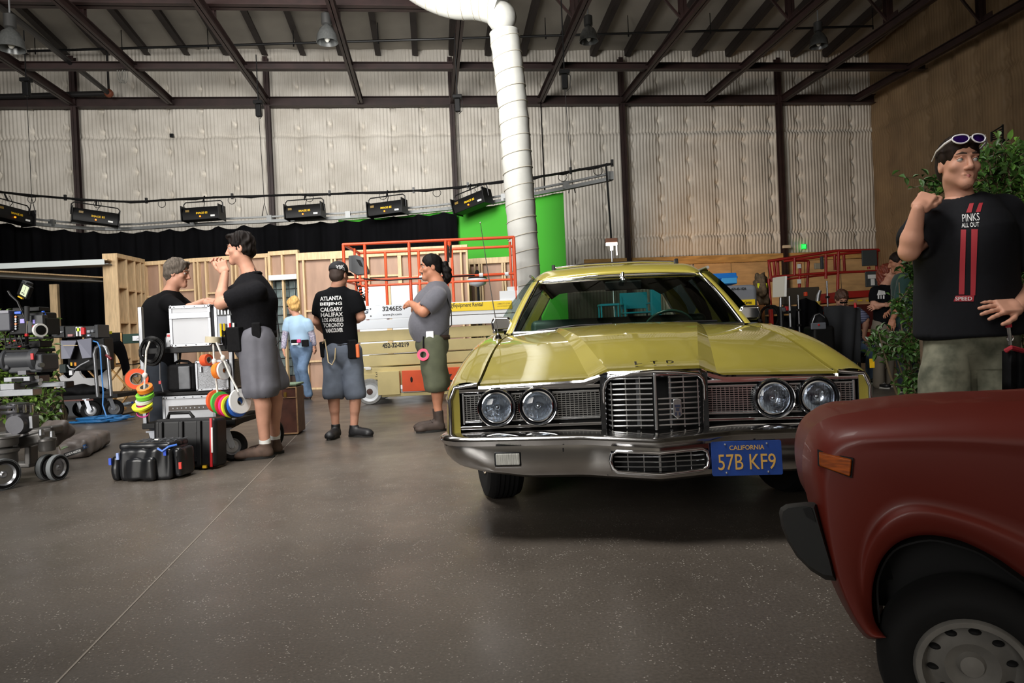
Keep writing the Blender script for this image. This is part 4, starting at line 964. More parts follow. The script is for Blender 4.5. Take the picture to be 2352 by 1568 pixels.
# ================================================================== people
SKIN=mat('skin_light',(198,147,124),0.5,var=0.06,scale=14,spec=0.25)
SKIN2=mat('skin_tan',(176,122,96),0.5,var=0.07,scale=14,spec=0.25)
EYEW=mat('eye_white',(196,190,184),0.3); IRIS=mat('eye_iris',(70,96,104),0.2); PUP=mat('eye_pupil',(12,12,12),0.15)
LIPS=mat('lips',(176,104,96),0.45)
def v3(q):return Vector(q)
class Person:
 def __init__(s,name,label,Y,px,s_=1.0,skin=SKIN,foot=None,face=(0,-1,0),up=(0,0,1),fw=None,hs=1.0,group=None,res=0.008,side=None):
  """px: pixel joints {name: (x, y, depth offset)} set at real depth Y"""
  s.J={k:P(q[0],q[1],Y+(q[2]if len(q)>2 else 0))for k,q in px.items()}
  s.s=s_; s.skin=skin; s.hs=hs; s.res=res
  b=s.J['P']; s.t=thing(name,label,'person',(b.x,b.y,0),group=group)
  J=s.J; s.up=Vector(up).normalized(); s.fw=Vector(fw if fw else face); s.fw.z=0; s.fw.normalize()
  s.lat=s.fw.cross(Vector((0,0,1))).normalized()  # the person's own right
  s.hf=Vector(face).normalized(); s.hr=s.hf.cross(s.up).normalized(); s.hu=s.hr.cross(s.hf)
  J.setdefault('hipR',J['P']+s.lat*0.095*s_+Vector((0,0,-0.03))); J.setdefault('hipL',J['P']-s.lat*0.095*s_+Vector((0,0,-0.03)))
  s.bl=Blob(res,0.03); s.extra=[]
 def H(s,x,y,z):  # head-local to world: x = own right, y = forward, z = up
  return s.J['head']+(s.hr*x+s.hf*y+s.hu*z)*s.hs
 def HR(s):return np.array(Matrix((s.hr,s.hf,s.hu)).transposed())
 def head(s,res=0.0045,neck=0.056,jaw=1.0,nose=1.0,stub=True,ears=True):
  h=s.hs; H=s.H; R=s.HR(); b=Blob(res,0.02*h)
  E=lambda c,r,k=None,sub=False:b.ell(H(*c),[q*h for q in r],R,k if k is None else k*h,sub)
  Cc=lambda a,c,ra,rb,k=None,sub=False:b.cap(H(*a),H(*c),ra*h,rb*h,k if k is None else k*h,sub)
  E((0,-0.012,0.035),(0.076,0.097,0.092)); E((0,0.02,-0.03),(0.063,0.075,0.08),0.03)
  Cc((-0.045,0.02,-0.062),(0,0.072,-0.098),0.022*jaw,0.02*jaw,0.03); Cc((0.045,0.02,-0.062),(0,0.072,-0.098),0.022*jaw,0.02*jaw,0.03)
  E((0,0.078,-0.096),(0.021,0.016,0.018),0.02)
  for sx in(-1,1):
   E((sx*0.033,0.098,0.012),(0.019,0.016,0.012),0.012,True)
   E((sx*0.047,0.062,-0.02),(0.018,0.017,0.016),0.024)
   Cc((sx*0.012,0.09,0.033),(sx*0.046,0.074,0.032),0.009,0.008,0.012)
   if ears:
    E((sx*0.076,-0.012,-0.004),(0.009,0.02,0.031),0.008); E((sx*0.086,-0.006,0.0),(0.006,0.010,0.017),0.004,True)
   E((sx*0.0125,0.1,-0.034),(0.009,0.010,0.008),0.006)
  Cc((0,0.090,0.022),(0,0.112*nose+0.002,-0.026),0.008,0.0115,0.012); E((0,0.112*nose,-0.03),(0.011,0.011,0.009),0.008)
  Cc((-0.019,0.087,-0.061),(0.019,0.087,-0.061),0.007,0.007,0.008); Cc((-0.016,0.086,-0.072),(0.016,0.086,-0.072),0.0078,0.0078,0.006)
  b.rbox(H(0,0.098,-0.0665),[0.022*h,0.004*h,0.0004*h],R,0.0012*h,0.003,True)
  N=s.J['neck']; Cc((0,-0.02,-0.03),(0,-0.014,-0.085),neck/h*0.95,neck/h*0.95,0.03)
  b.cap(H(0,-0.014,-0.08),N,neck,neck*1.12,0.03)
  if stub:
   sp=N+Vector((0,0,-0.05)); b.cap(N,sp,neck*1.12,neck*1.3,0.03)
  s.extra.append(b.mesh())
 def eyes(s,look=(0,1,0),iris=None,brow=(40,30,26),lips=True):
  h=s.hs
  for sx in(-1,1):
   c=s.H(sx*0.0325,0.0765,0.011); mb=MB(); mb.ell(c,0.0128*h,n=16,m=10); e=mb.build('eye',EYEW,s.t,True,smooth=80)
   d=(s.hr*look[0]+s.hf*look[1]+s.hu*look[2]).normalized(); T=Matrix.Translation(c+d*0.0112*h)@frame_from(d).to_4x4()
   mb=MB(); mb.lathe([(0.0,0.0024*h),(0.0035*h,0.002*h),(0.0062*h,0.0)],14,T); mb.build('iris',iris or IRIS,e,True,smooth=60)
   mb=MB(); mb.lathe([(0.0,0.0029*h),(0.0027*h,0.0024*h)],12,T); mb.build('pupil',PUP,e,True)
   b=Blob(0.0025,0.004); pts=[s.H(sx*0.013,0.0965,0.0355),s.H(sx*0.03,0.0925,0.04),s.H(sx*0.05,0.0775,0.035)]
   b.chain(pts,[0.0042*h,0.0046*h,0.0025*h]); soft('eyebrow',[b.mesh()],mat('brow_%d'%brow[0],brow,0.8),s.t)
   b=Blob(0.002,0.003); b.chain([s.H(sx*0.0185,0.086,0.013),s.H(sx*0.031,0.0895,0.0205),s.H(sx*0.046,0.08,0.014)],[0.0025*h,0.0042*h,0.003*h]); soft('eyelid',[b.mesh()],s.skin,s.t)
  if lips:
   b=Blob(0.002,0.004); b.chain([s.H(-0.019,0.087,-0.0655),s.H(0,0.0945,-0.063),s.H(0.019,0.087,-0.0655)],[0.0028*h,0.0038*h,0.0028*h]); b.chain([s.H(-0.017,0.0865,-0.068),s.H(0,0.0935,-0.0715),s.H(0.017,0.0865,-0.068)],[0.002*h,0.0045*h,0.002*h]); soft('lips',[b.mesh()],LIPS,s.t)
 def hair(s,m,fn,res=0.0055,amp=0.004,freq=(70,70,70),name='hair',seed=3):
  b=Blob(res,0.015); fn(b,s); V,Q=b.mesh(); V=wrinkle(V,Q,amp,freq,seed); return soft(name,[(V,Q)],m,s.t)
 def cap_hair(s,b,thick=0.012,low=-0.03,front=0.045,vol=0.0):
  """short hair: skull shell open at the face"""
  h=s.hs; R=s.HR(); b.ell(s.H(0,-0.016,0.042+vol),[(0.078+thick)*h,(0.098+thick)*h,(0.09+thick+vol)*h],R)
  b.ell(s.H(0,-0.05,-0.01),[(0.07+thick)*h,(0.06+thick)*h,0.075*h],R)
  b.ell(s.H(0,0.108,-0.022),[0.088*h,0.07*h,0.096*h],R,0.012,True); b.ell(s.H(0,0.06,-0.07),[0.11*h,0.09*h,0.075*h],R,0.015,True)
  b.cut(s.H(0,0,low-0.045),-s.hu)
 def torso(s,r=(0.15,0.155,0.12),q=0.72,belly=0.0):
  J=s.J; k=s.s
  for b in(s.bl,):
   b.ecap(J['P'],J['C'],r[0]*k,r[1]*k,s.fw,q,0.05); N0=J['neck']-Vector((0,0,r[2]*0.85*k)); b.ecap(J['C'],N0,r[1]*k,r[2]*k,s.fw,q,0.05)
   if belly:b.ell(J['P'].lerp(J['C'],0.4)+s.fw*0.05*k,[belly*0.85]*3,None,0.06)
   for sd in 'LR':b.cap(J['neck']-Vector((0,0,0.03*k)),J['sh'+sd],0.044*k,0.05*k,0.05)
   b.cap(J['neck']-Vector((0,0,0.05)),J['neck'],0.068*k,0.058*k,0.03)
 def arm(s,sd,r=(0.052,0.043,0.041,0.029)):
  J=s.J; k=s.s; S,E,Wr=J['sh'+sd],J['el'+sd],J['wr'+sd]
  s.bl.cap(S,E,r[0]*k,r[1]*k,0.03); s.bl.cap(S.lerp(E,0.35),S.lerp(E,0.6),r[0]*1.05*k,r[0]*0.98*k,0.03)
  s.bl.chain([E,E.lerp(Wr,0.3),Wr],[r[2]*k,r[2]*1.08*k,r[3]*k],0.02)
 def leg(s,sd,r=(0.09,0.06,0.055,0.038)):
  J=s.J; k=s.s; h,n,a=J['hip'+sd],J['kn'+sd],J['an'+sd]
  s.bl.cap(h,n,r[0]*k,r[1]*k,0.04); s.bl.cap(n,a,r[2]*k,r[3]*k,0.03)
  back=-s.fw; s.bl.cap(n.lerp(a,0.22)+back*0.022*k,n.lerp(a,0.48)+back*0.012*k,0.05*k,0.036*k,0.04)
  s.bl.ell(n+s.fw*0.02*k,[0.047*k]*3,None,0.03)
 def hand(s,sd,d,n,curl=0.5,thumb=0.6,sc=1.0,res=0.0036,spread=0.12,flip=None,tcurl=0.5):
  """d: wrist to knuckles, n: out of the back of the hand; thumb side follows from the hand"""
  k=s.s*sc; Wr=s.J['wr'+sd]; d=Vector(d).normalized(); n=Vector(n); n=(n-d*n.dot(d)).normalized()
  t=d.cross(n)*(1 if sd=='R' else-1)*(-1 if flip else 1)  # towards the thumb
  b=Blob(res,0.008); R=np.array(Matrix((t,d,n)).transposed())
  b.cap(Wr,Wr+d*0.02,0.0245*k,0.025*k,0.02); b.rbox(Wr+d*0.052*k,[0.028*k,0.038*k,0.006*k],R,0.0085*k,0.018)
  b.ell(Wr+d*0.03*k+t*0.022*k-n*0.008*k,[0.018*k,0.028*k,0.013*k],R,0.015)
  for i,L in enumerate((0.074,0.083,0.077,0.06)):
   o=(0.030-0.0205*i)*k; q=Wr+d*(0.09-0.004*abs(i-1))*k+t*o; a=(1.5-i)*spread; dd=(d*math.cos(a)+t*math.sin(a)).normalized(); ang=0; r=(0.0088 if i<3 else 0.0076)*k; pts=[q-dd*0.012*k,q]
   for j,f in enumerate((0.46,0.31,0.23)):
    ang+=curl*(0.75,1.0,0.7)[j]*(1+0.06*i); e=dd*math.cos(ang)-n*math.sin(ang); q=q+e*L*f*k; pts.append(q)
   b.chain(pts,[r*1.12,r*1.1,r,r*0.93,r*0.82],0.005)
  q=Wr+d*0.022*k+t*0.026*k-n*0.004*k; pts=[q]; ang=thumb
  for j,L in enumerate((0.04,0.034,0.028)):
   e=(d*math.cos(ang)+t*math.sin(ang)-n*0.35*tcurl).normalized(); q=q+e*L*k; pts.append(q); ang-=tcurl*0.55
  b.chain(pts,[0.0125*k,0.0112*k,0.0095*k,0.0082*k],0.008); s.extra.append(b.mesh())
 def body(s):
  return soft('body',[s.bl.mesh()]+s.extra,s.skin,s.t)
 def shirt(s,m,r=(0.17,0.175,0.14),q=0.76,sleeve=0.55,hem=0.06,sr=(0.075,0.07),belly=0.0,amp=0.004,freq=(14,14,9),neck=0.075,seed=1,name='shirt',res=None,flare=1.0,drop=0.0,vneck=0.0,boff=0.05):
  J=s.J; k=s.s; b=Blob(res or s.res,0.03); upz=Vector((0,0,1)); ax=(J['C']-J['P']).normalized(); bot=J['P']-ax*(hem+0.12)
  b.ecap(bot,J['C'],r[0]*k*flare,r[1]*k,s.fw,q,0.04); N0=J['neck']-upz*r[2]*0.82*k; b.ecap(J['C'],N0,r[1]*k,r[2]*k,s.fw,q,0.05)
  if belly:b.ell(J['P'].lerp(J['C'],0.38)+s.fw*boff*k,[belly,belly,belly*1.1],None,0.06)
  for sd in 'LR':
   S,E=J['sh'+sd],J['el'+sd]; b.cap(J['neck']-upz*0.028*k,S,0.054*k,0.064*k,0.05)
   e=S.lerp(E,sleeve); b.chain([S,S.lerp(e,0.5),e],[sr[0]*k,(sr[0]*0.6+sr[1]*0.4)*k*0.99,sr[1]*k],0.035)
   e2=S.lerp(E,sleeve+0.25); b.cap(e,e2,sr[1]*k*0.72,sr[1]*k*0.72,0.014,True)
  b.cap(J['neck']+upz*0.0,J['neck']+upz*0.14+(s.H(0,0,0)-J['neck'])*0.2,neck*0.98*k,neck*1.2*k,0.012,True)
  if vneck:b.ell(J['neck']+s.fw*0.075*k-upz*vneck,[0.045*k,0.06*k,0.06*k],None,0.01,True)
  b.cut(J['P']-ax*hem,-ax)
  V,Q=b.mesh(); V=wrinkle(V,Q,amp,freq,seed); o=soft(name,[(V,Q)],m,s.t); s.shirt_o=o; return o
 def pants(s,m,frac=None,r=(0.125,0.105),to=None,waist=0.06,wr=0.155,q=0.8,amp=0.005,freq=(16,16,8),seed=2,name='shorts',open_=0.78,res=None):
  """frac: shorts end between hip and knee; to: trousers run to this ankle fraction"""
  J=s.J; k=s.s; b=Blob(res or s.res,0.03); ax=(J['C']-J['P']).normalized()
  b.ecap(J['P']+ax*waist,J['P']-ax*0.05,wr*k,(wr+0.012)*k,s.fw,q,0.04)
  for sd in 'LR':
   h,n,a=J['hip'+sd],J['kn'+sd],J['an'+sd]
   if frac is not None:
    e=h.lerp(n,frac); b.cap(h,e,r[0]*k,r[1]*k,0.014); b.cap(e-(n-h).normalized()*0.02,e+(n-h)*0.3,r[1]*open_*k,r[1]*open_*k,0.014,True)
   else:
    e=n.lerp(a,to); b.chain([h,n,e],[r[0]*k,r[1]*k,(r[2]if len(r)>2 else r[1]*0.85)*k],0.035)
  V,Q=b.mesh(); V=wrinkle(V,Q,amp,freq,seed); return soft(name,[(V,Q)],m,s.t)
 def shoe(s,sd,toe,m,sole,L=0.28,W=0.1,hi=0.0,name='shoe',socks=None):
  k=s.s; a=s.J['an'+sd]; d=Vector(toe); d.z=0; d.normalize(); t=d.cross(Vector((0,0,1))); g=Vector((a.x,a.y,0))-d*0.06*k; L*=k; W*=k
  up=Vector((0,0,1)); b=Blob(0.006,0.02)
  b.ecap(g+d*0.05+up*0.045,g+d*(L*0.72)+up*0.04,0.045*k,0.045*k,t,1.0,0.02); b.ell(g+d*(L*0.78)+up*0.038,[W*0.5]*2+[0.036],None,0.03)
  b.cap(g+d*0.055+up*0.05,a+up*(0.005+hi),0.042*k,0.046*k,0.03); b.cap(g+d*0.1+up*0.06,g+d*(L*0.6)+up*0.05,0.042*k,0.038*k,0.03)
  b.cut(g+up*0.018,-up); b.cut(a+up*(0.02+hi),up); o=soft(name,[b.mesh()],m,s.t)
  mb=MB(); pts=[]
  for i in range(20):
   an=2*math.pi*i/20; pts.append((g+d*(L*0.45+L*0.49*math.cos(an))+t*(W*(0.44+0.05*math.cos(an))*math.sin(an))))
  mb.add([q+up*0.001 for q in pts]+[q+up*0.024 for q in pts],[tuple(range(20))[::-1],tuple(range(20,40))]+[(i,(i+1)%20,20+(i+1)%20,20+i)for i in range(20)]); mb.build('sole',sole,o,True,smooth=50)
  for j in range(3):
   q=g+d*(L*(0.42+0.09*j))+up*(0.098-0.012*j)*k; mb=MB(); mb.tube([q-t*0.028,q+up*0.004,q+t*0.028],0.003,5); mb.build('lace',sole,o,True)
  if socks:
   b=Blob(0.006,0.01); b.cap(a+up*0.0,a+up*(0.045+hi),0.044*k,0.046*k); soft('sock',[b.mesh()],socks,s.t)
SOLEW=mat('pale_sole',(190,188,182),0.6); SOLEK=mat('dark_sole',(24,23,22),0.7)
def bag_on(pp,c,size,m,name='belt_pouch',rz=0.0,bevel=0.012,label=None,rx=0.06):
 mb=MB(xf(c,rx,0,rz)); mb.box((0,0,0),size); return mb.build(name,m,pp.t,True,bevel=bevel,bseg=3,label=label)
NYL=mat('black_nylon',(16,16,18),0.75,spec=0.15,var=0.2,scale=40)
def belt(pp,z,m,r=0.17,q=0.8,off=0.0,h=0.045):
 k=pp.s; J=pp.J; c=J['P']+Vector((0,0,z)); vs=[]; n=36
 mb=MB(); rows=[]
 for dz in(-h/2,h/2):
  rows.append([c+pp.lat*(r*k*math.cos(a))+pp.fw*(r*q*k*math.sin(a)+off)+Vector((0,0,dz))for a in[2*math.pi*i/n for i in range(n+1)]])
 mb.grid(rows); return mb.build('belt',m,pp.t,True,smooth=60,solid=0.008)
# ---------------------------------------------------------------- 1 man in the black polo shirt, hands clasped at his mouth
Yp=6.1
A=Person('person','man in black polo shirt and grey shorts, hands clasped before his mouth beside the cart',Yp,dict(
 head=(553,572),neck=(576,634),C=(582,694),P=(585,775),shL=(590,668,-0.17),shR=(576,664,0.17),elL=(506,698,-0.2),elR=(508,690,0.2),wrL=(517,627,-0.08),wrR=(516,624,0.07),
 hipL=(590,785,-0.09),hipR=(588,785,0.1),knL=(600,905,-0.1),knR=(628,893,0.12),anL=(609,1022,-0.06),anR=(631,1012,0.16)),1.08,SKIN,face=(-1,-0.12,-0.06),fw=(-1,0.1,0),hs=1.06)
A.torso((0.16,0.165,0.13),0.82); A.arm('L'); A.arm('R'); A.leg('L',(0.09,0.062,0.06,0.04)); A.leg('R',(0.09,0.062,0.06,0.04)); A.head(neck=0.058)
A.hand('L',(-0.35,0.12,0.93),(0.25,-0.9,0.2),0.85,0.5,1.05); A.hand('R',(-0.35,-0.12,0.93),(0.25,0.9,0.2),0.85,0.5,1.05); A.body(); A.eyes(brow=(44,34,30))
KH=mat('black_hair',(26,21,19),0.6,spec=0.12,var=0.5,scale=50,stretch=(1,1,0.3))
A.hair(KH,lambda b,s:(s.cap_hair(b,0.009,-0.035,vol=0.006),b.ell(s.H(0,0.065,0.108),[0.06,0.045,0.028],s.HR())),amp=0.0045,freq=(75,75,60))
POLO=mat('black_polo_cloth',(21,21,24),0.9,var=0.15,scale=60,spec=0.12)
A.shirt(POLO,(0.172,0.188,0.15),0.92,0.66,0.0,(0.08,0.082),amp=0.006,freq=(12,12,8),neck=0.066)
b=Blob(0.006,0.012); N=A.J['neck']
for i in range(14):
 a0,a1=(2*math.pi*k/14 for k in(i,i+1)); f=lambda a:N+Vector((0,0,0.012+0.012*math.cos(a)))+A.fw*(-0.07*math.cos(a))+A.lat*(0.07*math.sin(a))+Vector((0.012,0,0))
 b.cap(f(a0),f(a1),0.014,0.014)
soft('collar',[b.mesh()],POLO,A.t)
SHG=mat('grey_short_cloth',(92,92,100),0.7,var=0.1,scale=10)
A.pants(SHG,0.86,(0.142,0.15),wr=0.168,q=0.95,amp=0.008,freq=(22,22,5))
belt(A,0.025,NYL,0.172,0.98,h=0.06)
bag_on(A,A.J['P']+Vector((-0.09,-0.2,-0.01)),(0.13,0.07,0.21),NYL,rz=-0.3,label='padded black pouch with pens')
bag_on(A,A.J['P']+Vector((-0.2,-0.12,-0.01)),(0.06,0.06,0.17),NYL,rz=-0.7)
bag_on(A,A.J['P']+Vector((0.09,-0.2,0.03)),(0.075,0.05,0.19),NYL,rz=0.3,label='black handset holster')
for dx,c in((-0.13,(220,40,40)),(-0.1,(230,230,225)),(-0.23,(228,196,30)),(-0.2,(228,196,30))):
 mb=MB(); q=A.J['P']+Vector((dx,-0.2 if dx>-0.19 else-0.15,0.08)); mb.cyl(q-Vector((0,0,0.06)),q+Vector((0,0,0.05)),0.009,8); mb.build('pen',mat('pen_%d'%c[1],c,0.4),A.t,True)
mb=MB(); q=A.J['P']; mb.tube([q+Vector((0.13,-0.17,0.02)),q+Vector((0.2,-0.1,-0.1)),q+Vector((0.24,-0.05,-0.03)),q+Vector((0.2,0,0.2)),A.J['neck']+Vector((0.14,0,-0.1)),A.J['neck']+Vector((0.05,-0.03,0.05)),A.H(0.08,-0.02,-0.03)],0.005,6); mb.build('earpiece_wire',BLACK,A.t,True)
BR=mat('brown_suede',(84,66,56),0.8,var=0.2,scale=20)
A.shoe('L',(-0.95,-0.3,0),BR,SOLEK,0.31,0.115,socks=WHITEP); A.shoe('R',(-0.9,-0.35,0),BR,SOLEK,0.31,0.115,socks=WHITEP)
# ---------------------------------------------------------------- 2 grey-haired man leaning on the cart
B=Person('person','grey-haired man in black shirt leaning over the white case on the cart',6.95,dict(
 head=(407,628),neck=(392,672),C=(375,722),P=(368,828,0.1),shR=(386,694,-0.19),shL=(400,690,0.17),elR=(420,716,-0.26),elL=(440,712,0.1),wrR=(468,692,-0.16),wrL=(478,690,-0.02),
 knR=(370,930,0.0),knL=(392,930,0.25),anR=(362,1012,0.1),anL=(380,1005,0.3)),1.06,SKIN,face=(1,0.12,-0.18),fw=(1,0.2,0),hs=1.06)
B.torso((0.165,0.17,0.13),0.85); B.arm('L'); B.arm('R'); B.leg('L'); B.leg('R'); B.head(neck=0.06)
B.hand('R',(1,0.15,-0.05),(0,-0.4,0.9),0.45,0.5); B.hand('L',(1,0.1,-0.05),(0,0.2,0.9),0.45,0.5); B.body(); B.eyes(brow=(96,84,74))
GH=mat('grey_hair',(96,88,80),0.7,spec=0.1,var=0.35,scale=60,stretch=(1,1,0.3))
B.hair(GH,lambda b,s:(s.cap_hair(b,0.012,-0.05,vol=0.004),b.ell(s.H(0,0.06,0.11),[0.055,0.04,0.022],s.HR())),amp=0.004,freq=(50,50,60))
B.shirt(mat('black_shirt_cloth',(15,15,17),0.9,spec=0.1),(0.185,0.195,0.15),0.95,0.8,0.04,(0.078,0.072),amp=0.007,neck=0.066)
B.pants(mat('dark_denim',(40,46,56),0.8,var=0.2,scale=8),None,(0.115,0.085,0.075),to=0.97,wr=0.165,name='trousers')
B.shoe('R',(1,-0.2,0),SOLEK,SOLEK); B.shoe('L',(1,-0.2,0),SOLEK,SOLEK)
# ---------------------------------------------------------------- 3 woman in light blue
Cw=Person('person','blonde woman in light blue top and jeans striding away by the glass-block panel',12.3,dict(
 head=(674,704),neck=(681,725),C=(686,752),P=(692,796),shL=(662,739,0.02),shR=(707,740,-0.02),elL=(654,775,0.0),elR=(718,772,0.02),wrL=(651,801,-0.05),wrR=(722,793,0.05),
 knL=(688,850,0.18),knR=(694,848,-0.1),anL=(690,900,0.3),anR=(709,905,-0.02)),0.95,SKIN,face=(-0.8,0.6,0.0),fw=(-0.35,0.94,0),hs=1.05,res=0.011)
Cw.torso((0.15,0.15,0.115),0.75); Cw.arm('L'); Cw.arm('R'); Cw.leg('L'); Cw.leg('R'); Cw.head(0.0065)
Cw.hand('L',(0.05,-0.1,-1),(-0.9,-0.3,0),0.3,0.4,res=0.005); Cw.hand('R',(0.15,0.1,-1),(0.9,-0.3,0),0.3,0.4,res=0.005); Cw.body()
Cw.hair(mat('blonde_hair',(196,156,96),0.7,spec=0.15,var=0.25,scale=40,stretch=(1,1,0.3)),lambda b,s:(s.cap_hair(b,0.02,-0.06,vol=0.012)),res=0.008,amp=0.009,freq=(40,40,40))
FLO=mat('grey_floral_sleeve',(196,192,204),0.8,col2=(120,112,140),scale=55)
Cw.shirt(FLO,(0.15,0.155,0.12),0.8,1.0,-0.02,(0.062,0.056),res=0.011,name='undershirt')
b=Blob(0.01,0.02)
for sd in 'LR':b.cap(Cw.J['el'+sd],Cw.J['el'+sd].lerp(Cw.J['wr'+sd],0.85),0.054,0.043)
soft('sleeve',[b.mesh()],FLO,Cw.t)
Cw.shirt(mat('light_blue_cloth',(158,188,214),0.8,sheen=0.2),(0.175,0.172,0.14),0.82,0.5,0.02,(0.075,0.074),amp=0.008,res=0.011,name='top')
DEN=mat('blue_denim',(98,122,152),0.8,var=0.18,scale=12)
Cw.pants(DEN,None,(0.115,0.088,0.075),to=0.98,wr=0.165,q=0.85,name='jeans',amp=0.007,res=0.011)
bag_on(Cw,Cw.J['P']+Vector((0.12,-0.16,0.06)),(0.12,0.06,0.12),NYL); bag_on(Cw,Cw.J['P']+Vector((-0.04,-0.17,0.1)),(0.16,0.05,0.06),NYL)
bag_on(Cw,Cw.J['P']+Vector((0.02,-0.185,0.1)),(0.07,0.04,0.06),mat('pink_case',(214,60,120),0.5)); bag_on(Cw,Cw.J['P']+Vector((-0.05,-0.19,0.05)),(0.12,0.02,0.03),WHITEP)
Cw.shoe('L',(-0.8,0.6,0),SOLEK,SOLEK); Cw.shoe('R',(-0.6,0.8,0),mat('brown_shoe',(70,46,40),0.6),SOLEK)
mb=MB(); q=[Cw.H(0.079,0.0,0.012),Cw.H(0.072,0.09,0.014),Cw.H(0.06,0.1,0.012),Cw.H(0.02,0.104,0.012)]; mb.tube(q,0.004,5); q=[Cw.H(-0.079,0.0,0.012),Cw.H(-0.072,0.09,0.014),Cw.H(-0.05,0.104,0.0),Cw.H(-0.02,0.108,0.012)]; mb.tube(q,0.004,5); mb.build('spectacles',BLACK,Cw.t,True)
# ---------------------------------------------------------------- 4 young man in cap seen from behind
D=Person('person','man in black cap and black city-name T-shirt seen from behind',7.15,dict(
 head=(779,632),neck=(775,661),C=(775,716),P=(786,800),shL=(741,686),shR=(812,684),elL=(729,739,0.05),elR=(829,727,0.02),wrL=(752,768,0.26),wrR=(800,742,0.26),
 hipL=(766,808),hipR=(806,808),knL=(766,905,-0.02),knR=(817,905),anL=(771,978),anR=(813,980)),1.0,SKIN,face=(0.3,0.95,-0.12),fw=(-0.15,1,0),hs=1.02)
D.torso((0.145,0.15,0.12),0.72); D.arm('L',(0.05,0.045,0.043,0.03)); D.arm('R',(0.05,0.045,0.043,0.03)); D.leg('L'); D.leg('R'); D.head(0.005)
D.hand('L',(0.6,0.6,0.2),(0,-0.3,0.9),0.6,0.5); D.hand('R',(-0.6,0.6,0.2),(0,-0.3,0.9),0.6,0.5); D.body()
D.hair(mat('short_brown_hair',(60,46,40),0.7),lambda b,s:s.cap_hair(b,0.004,-0.045),amp=0.001)
CAPM=mat('cap_cloth',(22,24,28),0.8)
def capfn(b,s):
 b.ell(s.H(0,-0.014,0.052),[0.093,0.114,0.092],s.HR()); b.cut(s.H(0,0,0.028),-(s.hu+s.hf*0.12))
 b.ell(s.H(0,-0.014,0.03),[0.08,0.1,0.09],s.HR(),0.004,True)
cp=D.hair(CAPM,capfn,amp=0.0006,freq=(30,30,30),name='cap')
mb=MB(); mb.grid([[D.H(x,0.075+0.028*math.cos(x/0.085*1.4)+r*(0.085-2.2*x*x),0.05-r*0.02-2.0*x*x)for x in[-0.085+0.017*i for i in range(11)]]for r in(0,0.5,1)]); mb.build('cap_visor',CAPM,cp,True,smooth=60,solid=0.004)
T4=D.shirt(mat('black_tee',(17,18,21),0.9,spec=0.1),(0.158,0.176,0.15),0.82,0.55,0.0,(0.08,0.085),amp=0.005,freq=(9,9,8),neck=0.062)
bv=bvh_of(T4); PRW=mat('white_print',(226,226,226),0.7)
def print_on(words,bv,Y,m,parent,bold=0.02,rows_name='lettering',direction=None):
 mb=MB()
 for w,(x0,y0),(x1,y1),hpx in words:
  a,b_=P(x0,y0,Y),P(x1,y1,Y); vs,fs=text_mesh(w,1,bold); xa=min(q[0]for q in vs); xb=max(q[0]for q in vs); ya=min(q[1]for q in vs); yb=max(q[1]for q in vs)
  dx=(b_-a); up_=Vector((-dx.z,0,dx.x)).normalized(); hh=hpx*Y/FPX
  pts=[a+dx*((q[0]-xa)/(xb-xa))+up_*((q[1]-ya)/(yb-ya)*hh)for q in vs]
  mid=sum(pts,Vector())/len(pts); dr=direction or(mid-CAMO).normalized(); mb.add(project(pts,bv,dr,0.004),fs)
 return mb.build(rows_name,m,parent,True)
lines=[('ATLANTA',735,691,786,688),('BEIJING',735,704,786,702),('CALGARY',736,716,787,714),('HALIFAX',737,728,788,726),('LOS ANGELES',740,740,789,738),('TORONTO',742,752,789,750),('VANCOUVER',748,764,788,762)]
print_on([(w,(a,b_),(c,d_),9.5)for w,a,b_,c,d_ in lines],bv,7.0,PRW,T4,0.025)
print_on([('RBK',(772,619),(792,616),9),('SPORTS',(773,624),(793,621),3)],bvh_of(cp),7.05,PRW,cp,0.02)
D.pants(mat('blue_grey_cotton',(92,100,114),0.85,var=0.15,scale=9),0.98,(0.112,0.108),wr=0.158,q=0.82,amp=0.007,freq=(14,14,12))
belt(D,0.02,NYL,0.162,0.82)
bag_on(D,D.J['P']+Vector((0.13,-0.11,-0.01)),(0.09,0.07,0.19),NYL,rz=0.5); bag_on(D,D.J['P']+Vector((-0.17,-0.06,0.0)),(0.06,0.07,0.16),NYL,rz=-0.6)
bag_on(D,D.J['P']+Vector((0.185,-0.12,-0.03)),(0.035,0.04,0.14),mat('orange_tool',(224,112,60),0.5),name='tool')
mb=MB(); q=D.J['P']; mb.tube([q+Vector(v)for v in((-0.17,-0.11,0.06),(-0.14,-0.13,0.1),(-0.12,-0.14,-0.03),(-0.11,-0.15,-0.13),(-0.07,-0.16,-0.16),(-0.04,-0.155,-0.1),(-0.03,-0.15,0.01))],0.006,6); mb.build('coiled_cord',mat('beige_cord',(206,186,146),0.6),D.t,True,smooth=60)
BS=mat('black_trainer',(24,24,27),0.5)
D.shoe('L',(-0.15,-1.0,0),BS,SOLEK); D.shoe('R',(0.9,-0.35,0),BS,SOLEK,0.3)
